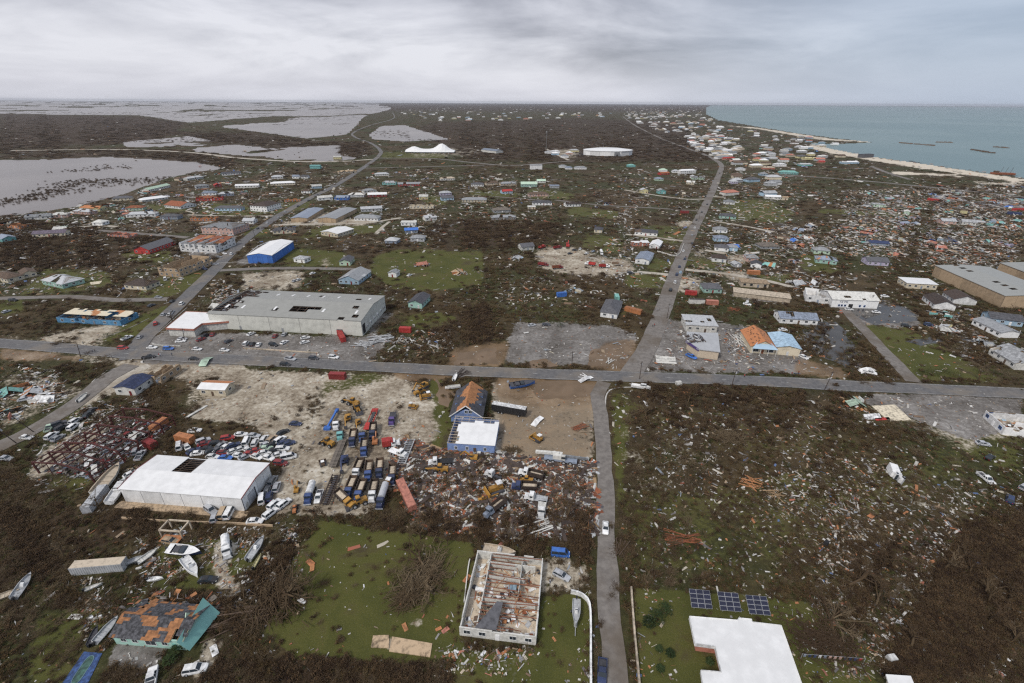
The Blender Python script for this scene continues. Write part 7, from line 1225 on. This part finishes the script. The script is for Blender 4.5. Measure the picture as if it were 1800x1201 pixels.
# the pieces that show largest are things of their own
PIECE = {'plank': (lambda: MB().beam((-1.5, 0, .08), (1.5, .1, .14), .28, .07), 'plank'), 'plywood_sheet': (lambda: (lambda m: (slope(m, (-1.2, -.6, .05), (1.2, -.62, .08), (1.15, .6, .3), (-1.2, .58, .12), th=.04), m)[1])(MB()), 'board'), 'roof_sheet': (lambda: (lambda m: (slope(m, (-1.5, -.5, .05), (0, -.5, .35), (0, .5, .4), (-1.4, .5, .1), th=.03), slope(m, (0, -.5, .35), (1.4, -.4, .08), (1.5, .55, .1), (0, .5, .4), th=.03), m)[2])(MB()), 'sheet'), 'crate': (lambda: MB().box((0, 0, .4), (1.2, .9, .8), 0, 0, (.95, .95)).box((0, 0, .82), (1.1, .8, .06)), 'crate'), 'door_panel': (lambda: MB().box((0, 0, .1), (2.0, .9, .06)).box((.1, 0, .14), (1.6, .6, .03)), 'panel')}
def piece(kind, c, u, v, s=1.0, lb=None, rz=None):
    x, y = G(u, v); me = shared(('pc', kind, c), lambda: PIECE[kind][0]().mesh(kind, mat(c, .8, .3))); o = put(kind, me, None, (x, y, .03), rz if rz is not None else random.uniform(0, 6.28)); o.scale = (s, s, s); o.rotation_euler[0] = random.uniform(-.15, .15); o.rotation_euler[1] = random.uniform(-.1, .1); reg(o, '%s %s lying on the ground' % (cn(c), kind.replace('_', ' ')), PIECE[kind][1], (u, v), lb, 'many')
for k, c, u, v, s, lb in (('plywood_sheet', 'orange', 1531, 908, 1.1, 'bright orange board in the brown field below the fallen step van'), ('plywood_sheet', 'white', 531, 1057, .9, 'clean white square board on the lawn edge'), ('plywood_sheet', 'white', 1721, 1176, 1.3, 'large clean white square sheet in the dark thicket'), ('crate', 'black', 1452, 957, 1.2, 'black box with white lid in the brown field'), ('plywood_sheet', 'orange', 546, 990, 1.1, 'folded orange board at the lawn corner'), ('plywood_sheet', 'plywood', 549, 999, .9, 'second orange board below the folded one'), ('plywood_sheet', 'salmon', 783, 1108, .75, 'salmon board upright on the lawn beside the roofless house'), ('plywood_sheet', 'orange', 771, 1106, .6, 'narrow orange board on the lawn beside the salmon one'), ('plywood_sheet', 'plywood', 712, 1103, .8, 'orange-brown board beside the bare earth patch on the lawn'), ('plywood_sheet', 'orange', 821, 1018, 1.0, 'orange board leaning by the roofless house corner'), ('crate', 'white', 1565, 1160, 1.5, 'white tank-like box beside the clothes line'), ('plywood_sheet', 'orange', 1666, 1127, 1.2, 'big orange board in dark thicket'), ('door_panel', 'white', 377, 1144, 1.5, 'white door panel on sand beside the mint house'), ('door_panel', 'offwhite', 133, 1085, 1.4, 'off-white panel on olive grass near the mint house'), ('roof_sheet', 'white', 1030, 668, 2.5, 'crumpled white metal sheets on the muddy road'), ('roof_sheet', 'white', 1340 - 205, 710, 1.2, 'crumpled white sheet in scrub near the stranded cruiser'), ('roof_sheet', 'white', 1525, 653, 3.0, 'long white bent sheet beside the lane mouth'), ('roof_sheet', 'white', 945, 742, 2.2, 'white bent panel on the muddy yard'), ('crate', 'offwhite', 1193, 677, 2.0, 'pale box lying along the roadside verge'), ('plank', 'offwhite', 345, 725, 3.2, 'long pale cross-shaped plank near the orange container'), ('roof_sheet', 'salmon', 880, 985 - 22, 1.6, 'rusty sheet beside the landing boat'), ('roof_sheet', 'palegreen', 362, 637, 3.4, 'pale green billboard sheet lying beside the main road')):
    piece(k, c, u, v, s, lb)
q = sample(3000, lambda u, v: np.clip(w_lit(u, v) * 1.2, 0, 1), v0=560, v1=1195, u0=10, u1=1790); order = np.argsort(-q[1] + RNG.uniform(0, 260, len(q[1])))[:255]
PC = ['white', 'white', 'offwhite', 'orange', 'plywood', 'wood', 'brown', 'lightgrey', 'salmon', 'white', 'beige', 'grey']
for i in order: piece(random.choice(['plank', 'plank', 'plywood_sheet', 'roof_sheet', 'door_panel', 'crate']), random.choice(PC), float(q[0][i]), float(q[1][i]), random.uniform(.22, .62))
# long white timbers and pipes beside the car park
def logpile(u, v, ang, n, L_, c, lb, r=.16, nm='pipe', jit=.25):
    x, y = G(u, v); root = empty(nm + '_pile', (x, y, 0), HD(u, v, ang)); rr_ = random.Random(int(u))
    for i in range(n): a = rr_.gauss(0, jit); yy = (i - n / 2) * r * 3 + rr_.uniform(-.2, .2); zz_ = .2 + rr_.random() * .5; MB().cyl((-L_ / 2 * math.cos(a), yy - L_ / 2 * math.sin(a), zz_), (L_ / 2 * math.cos(a), yy + L_ / 2 * math.sin(a), zz_ + rr_.uniform(-.2, .4)), r, 6).obj(nm, mat(c, .7, .25), root)
    reg(root, lb, 'pile', (u, v), lb)
logpile(942, 930, 18, 8, 9, 'offwhite', 'bundle of long white pipes at the foot of the wreckage', .18, 'pipe', .06); logpile(670, 597, 15, 14, 12, 'lightgrey', 'heap of long white steel sections beside the grey warehouse', .2, 'section', .4); logpile(712, 600, 70, 16, 6, 'offwhite', 'round heap of pale timbers below the short red container', .16, 'timber', .8); logpile(640, 606, -20, 10, 9, 'lightgrey', 'fallen grey steel sections beside the rammed red container', .18, 'section', .5); logpile(1018, 752, 25, 12, 6, 'rust', 'heap of rusty reinforcing bars on the muddy yard', .08, 'bar', .15); logpile(1030, 920, 85, 7, 7, 'plywood', 'orange planks standing along the side road verge', .12, 'plank_bundle', .08); logpile(1200, 948, -3, 14, 10, 'rust', 'fan of rust-brown laths in the scrub field', .07, 'lath', .25); logpile(1090, 965, 80, 8, 6, 'brown', 'brown timbers along the side road verge', .1, 'timber', .4); logpile(1320, 880 - 30, -25, 16, 6, 'plywood', 'heap of orange splintered timber in the scrub field', .1, 'timber', .5); logpile(1200, 690, -15, 10, 6, 'plywood', 'orange and pale timbers below the roadside', .1, 'timber', .6); logpile(1360, 870, 20, 14, 5, 'wood', 'pale splintered timber pile in the middle of the scrub field', .09, 'timber', .9); logpile(1300, 600, -60, 8, 14, 'offwhite', 'long white roof beams fallen between the wrecked shops', .2, 'beam', .3); logpile(1170, 634, -5, 9, 9, 'offwhite', 'flat rack of white panels beside the road junction', .25, 'panel_strip', .05); logpile(420, 1085, 10, 12, 14, 'brown', 'long brown fallen trunks beside the mint house', .14, 'trunk', .2); logpile(1070, 636, 35, 5, 5, 'offwhite', 'white wreckage bars on the flooded car park', .15, 'bar', .6); logpile(1030, 664, -20, 6, 6, 'white', 'white bent bars across the main road edge', .12, 'bar', .5); logpile(810, 658, 25, 10, 8, 'darkbrown', 'dark fallen timbers behind the beached boats', .12, 'timber', .5); logpile(1250, 560, -30, 6, 6, 'brown', 'brown timber pile behind the grey shop', .1, 'timber', .6); logpile(1290, 545, -20, 14, 7, 'rust', 'reddish broken branches heap beside the paved yard', .08, 'branch', .7)
# ------------------------------------------------------------------ trees
def tree_meshes(seed, fine=4):
    r = random.Random(seed); tr = MB(); br = MB()
    def grow(p, d, l, rad, lev):
        q = p + d * l; (tr if lev == 0 else br).cyl(p, q, rad, 6 if lev == 0 else 4, 0, rad * .62, False)
        if lev >= fine: return
        for _ in range(3 if lev else 5):
            a = Vector((r.gauss(0, 1), r.gauss(0, 1), r.gauss(.25, .5))).normalized(); nd_ = (d * .8 + a * .75).normalized(); st = p.lerp(q, r.uniform(.45, 1)); grow(st, nd_, l * r.uniform(.5, .75), rad * .55, lev + 1)
    grow(Vector((0, 0, 0)), Vector((r.uniform(-.15, .15), r.uniform(-.15, .15), 1)).normalized(), 2.4, .17, 0); return tr.mesh('trunk', TWIG), br.mesh('crown', TWIG)
TREES = [tree_meshes(i) for i in range(6)]
def dead_tree(u, v, s, lb=None, rot=None, free=True):
    x, y = G(u, v); root = empty('bare_tree', (x, y, 0), random.uniform(0, 6.28)); root.scale = (s, s, s)
    if rot: root.rotation_euler = rot
    t, c = TREES[random.randrange(6)]; put('trunk', t, root); put('crown', c, root); reg(root, ('low ' if s < 1.1 else 'tall ' if s > 1.4 else '') + 'leafless storm-stripped tree', 'tree', (u, v), lb, 'many')
q = sample(85, lambda u, v: w_scrub(u, v) * np.clip(G_(u, v, dark), .12, 1) * np.where(v > 820, .35, 1), v0=380, v1=1150, u0=0, u1=1800)
for i in range(len(q[0])): dead_tree(float(q[0][i]), float(q[1][i]), random.uniform(.8, 1.7))
for k, (u, v, s, a) in enumerate(((742, 1020, 2.6, .6), (728, 1040, 2.0, 2.2), (755, 1010, 2.2, 4.0))): dead_tree(u, v, s, ('big uprooted bare tree lying on the lawn', 'lower limb of brush torn off beside the uprooted tree', 'upper brush heap tangled with the uprooted tree')[k], (math.radians(74), 0, a))
dead_tree(490, 1035, 2.6, 'toppled bare tree at the left edge of the lawn', (math.radians(70), 0, 1.0)); dead_tree(475, 1060, 2.4, 'second toppled bare tree beside the lawn', (math.radians(75), 0, 2.0)); dead_tree(1440, 1090, 2.2, 'bare broken tree at the edge of the solar lawn', (math.radians(40), 0, .5)); dead_tree(1490, 1030, 2.0, 'bare broken tree above the white-roofed house', (math.radians(60), 0, 1.5)); dead_tree(1470, 1130, 2.4, 'toppled brown tree beside the clothes line', (math.radians(78), 0, 2.8))
def brush(u, v, sz, ang, lb, seed):
    x, y = G(u, v); o = put('brush_pile', tangle(seed, 420, .32, .2, .3), None, (x, y, 0), HD(u, v, ang)); o.scale = (sz, sz * .7, sz * .45); reg(o, lb, 'brush', (u, v), lb)
brush(742, 1015, 11, 40, 'brown brush heap of the uprooted tree on the big lawn', 91); brush(722, 1045, 8, 40, 'trailing brush below the uprooted tree on the big lawn', 92); brush(1450, 1130, 11, -10, 'tan brush heap above the clothes line', 93); brush(485, 1050, 13, 70, 'dark brush heap along the left edge of the big lawn', 94); brush(900, 768 + 25, 5, 0, 'tangled bush beside the mobile crane boom', 95); brush(1280, 770, 9, 10, 'grey brush pile in the middle of the scrub field', 96); brush(1098, 968, 5, 0, 'brush beside the side road above the garden wall', 97)
# mangrove dashes of the far flats
q = sample(900, lambda u, v: G_(u, v, (wet > .5).astype(float)) * np.clip((vn(*GA(u, v), 500, 33, 3) - .5) * 6, 0, 1), v0=187, v1=250, u0=-420, u1=720, free=False); P_, S_, R_ = lay(*q, (3, 9), 2.5, 5, 90); P_[:, 2] = -.45; scatter('far_mangroves', 'dark low mangrove dashes across the far flooded flats', 'mangroves', P_, S_, R_ * 0, cD, nD)
def shrub(u, v, w, h, lb, leaf=OLIVE, trunk=True):
    x, y = G(u, v); root = empty('shrub', (x, y, 0)); mb = MB(); r = random.Random(int(u * 7)); n = int(260)
    for _ in range(n):
        t = r.uniform(0, 6.28); p = r.uniform(-.3, 1.5); k = r.uniform(.5, 1); c = Vector((w / 2 * k * math.cos(t) * math.cos(p) * r.uniform(.8, 1.1), w / 2 * k * math.sin(t) * math.cos(p), max(.1, h * .45 + h * .5 * k * math.sin(p)))); a = Vector((r.gauss(0, 1), r.gauss(0, 1), r.gauss(0, .5))).normalized(); b = a.cross(Vector((0, .3, 1))).normalized(); s = r.uniform(.12, .3); mb.add([c - a * s, c + b * s * .5, c + a * s, c - b * s * .5], [(0, 1, 2, 3)])
    mb.obj('crown', leaf, root); MB().cyl((0, 0, 0), (.1, 0, h * .6), .1, 6, 0, .05).obj('trunk', TWIG, root); reg(root, lb, 'shrub', (u, v), lb)
GREEN = rampmat('green_leaf', [(0, (.016, .026, .01)), (.5, (.03, .048, .016)), (1, (.06, .08, .03))])
shrub(1152, 1090, 4.5, 2.6, 'sprawling dark green fallen palm on the solar lawn', GREEN); shrub(1168, 1075, 4, 2.2, 'dark leafy top of the fallen palm', GREEN); shrub(1140, 1098, 3.5, 1.8, 'dark green frond heap beside the fallen palm', GREEN); shrub(1158, 1143, 1.7, 1.3, 'round clipped bush in a curved border', GREEN); shrub(1177, 1152, 2.2, 1.8, 'star-shaped green palm clump on the lawn', GREEN); shrub(1160, 1178, 1.9, 1.4, 'second round clipped bush near the white-roofed house', GREEN); shrub(312, 1148, 3, 2.2, 'dark green bush below the mint house', GREEN); shrub(300, 1165, 3, 2, 'dark green bush beside the boat-towing truck', GREEN); shrub(190, 592, 6, 2, 'trimmed dark hedge on the junction verge', GREEN); shrub(985, 575, 6, 2, 'green shrub mound at the back of the flooded car park', GREEN); shrub(1015, 555, 7, 2.5, 'yellow-green shrub mound near the pyramid-roofed house', OLIVE); shrub(860, 498, 8, 3, 'olive shrub at the edge of the mid lawn', OLIVE); shrub(1247, 1165, 2, 1.2, 'low planting at the white-roofed house wall', GREEN)
for k, (u, v) in enumerate(((1620, 672 - 12), (1660, 655), (1680, 662), (1720, 655), (1745, 660), (1640, 657))): shrub(u, v, 7, 2.4, 'leafy hedge clump along the roadside lawn, clump %s' % ('one', 'two', 'three', 'four', 'five', 'six')[k], OLIVE)
# clothes line
x, y = G(1457, 1163); cl = empty('clothes_line', (x, y, 0), math.radians(-4))
for sx in (-6, 7): MB().cyl((sx, 0, 0), (sx, 0, 2), .06, 6).obj('post', mat('grey'), cl)
MB().beam((-6, 0, 1.95), (7, 0, 1.95), .03).obj('line', mat('lightgrey'), cl)
for i in range(12): MB().box((0, 0, 1.45), (.55, .05, .9)).obj('garment', mat(random.choice(['navy', 'red', 'white', 'charcoal', 'bluegrey', 'pink']), .9), cl, (-5.4 + i * 1.05, 0, 0))
reg(cl, '', 'clothes line', (1457, 1163), 'clothes line hung with dark garments beside the white-roofed house')
# ------------------------------------------------------------------ labels: each thing by its look and its nearest landmark
LM = [('the grey warehouse', 510, 560), ('the corner store', 345, 575), ('the white warehouse', 345, 850), ('the steel frame ruin', 150, 790), ('the steep blue house', 830, 700), ('the pale blue hall', 830, 775), ('the blue warehouse', 473, 440), ('the sky-blue ruin', 173, 555), ('the white townhouses', 355, 430), ('the storage blocks', 560, 380), ('the tan warehouses', 1730, 510), ('the lettered hall', 1490, 520), ('the wrecked shops', 1240, 600), ('the orange-roofed shop', 1345, 600), ('the mint foreground house', 270, 1100), ('the roofless foreground house', 880, 1065), ('the solar arrays', 1279, 1055), ('the white arena', 1068, 267), ('the double-humped hall', 757, 262), ('the plant yard', 640, 810), ('the timber wreckage heap', 900, 870), ('the sandy truck yard', 1010, 455), ('the flooded car park', 1000, 600), ('the road junction', 150, 620), ('the fallen step van', 1584, 838), ('the north road houses', 1260, 430), ('the wreck field', 1600, 400), ('the beach', 1560, 290), ('the flooded flats', 120, 330), ('the mid lawn', 760, 475), ('the brown thicket', 870, 410), ('the white hip-roofed cream house', 497, 322), ('the mint two-part house', 935, 322), ('the coast road teal house', 1387, 300), ('the torn mint house', 110, 500), ('the far town', 1180, 215), ('the far inland houses', 900, 205), ('the cream floor slab', 1565, 726), ('the solitary red house', 265, 440), ('the turquoise gabled pair', 1150, 335), ('the pink apartments', 388, 405), ('the ribbed container', 178, 996), ('the big lawn', 660, 1040), ('the scrub field', 1330, 780), ('the main road', 760, 645)]
ORD = ['nearest', 'second nearest', 'third nearest', 'fourth nearest', 'fifth nearest', 'sixth nearest']
PLUR = dict(house='houses', car='cars', person='people', wreck='wrecks', pickup='pickups', van='vans', truck='trucks', plank='planks', board='boards', sheet='sheets', crate='crates', panel='panels', tree='trees')
byk = {}
for o, lk, cat, uv, lb, many in THINGS:
    if '_wd' in o: del o['_wd']
    if lb: o['label'] = lb; continue
    d = sorted((math.hypot(uv[0] - a, (uv[1] - b) * 1.6), nm) for nm, a, b in LM)[0]; byk.setdefault((lk, cat, d[1]), []).append((d[0], o)); o['group'] = '%s around %s' % (PLUR.get(cat, cat + 's'), d[1].replace('the ', '', 1))
for (lk, cat, nm), ls in byk.items():
    ls.sort(key=lambda q: q[0])
    for i, (d, o) in enumerate(ls): o['label'] = '%s near %s' % (lk, nm) if len(ls) == 1 else ('%s, %s to %s' % (lk, ORD[i], nm) if len(ls) <= 4 and cat in ('house', 'wreck', 'truck', 'pickup', 'van') else '%s, one of several around %s' % (lk, nm))
for o in bpy.data.objects:
    if o.get('_wd') is not None: del o['_wd']
# ------------------------------------------------------------------ haze: even pale air round the island
hz = MB().box((0, 20000, 72), (90000, 46000, 150)).obj('haze', None); hz.data.materials.clear()
hm = bpy.data.materials.new('haze_air'); hm.use_nodes = True; t = hm.node_tree; t.nodes.clear(); pv = nd(t, 'ShaderNodeVolumePrincipled'); pv.inputs['Color'].default_value = (.85, .88, .95, 1); pv.inputs['Density'].default_value = 2.2e-5; pv.inputs['Anisotropy'].default_value = .2; mo = nd(t, 'ShaderNodeOutputMaterial'); t.links.new(pv.outputs[0], mo.inputs['Volume'])
hz.data.materials.append(hm); hz['kind'] = 'stuff'; hz['label'] = 'thin pale haze over the whole island'; hz['category'] = 'haze'
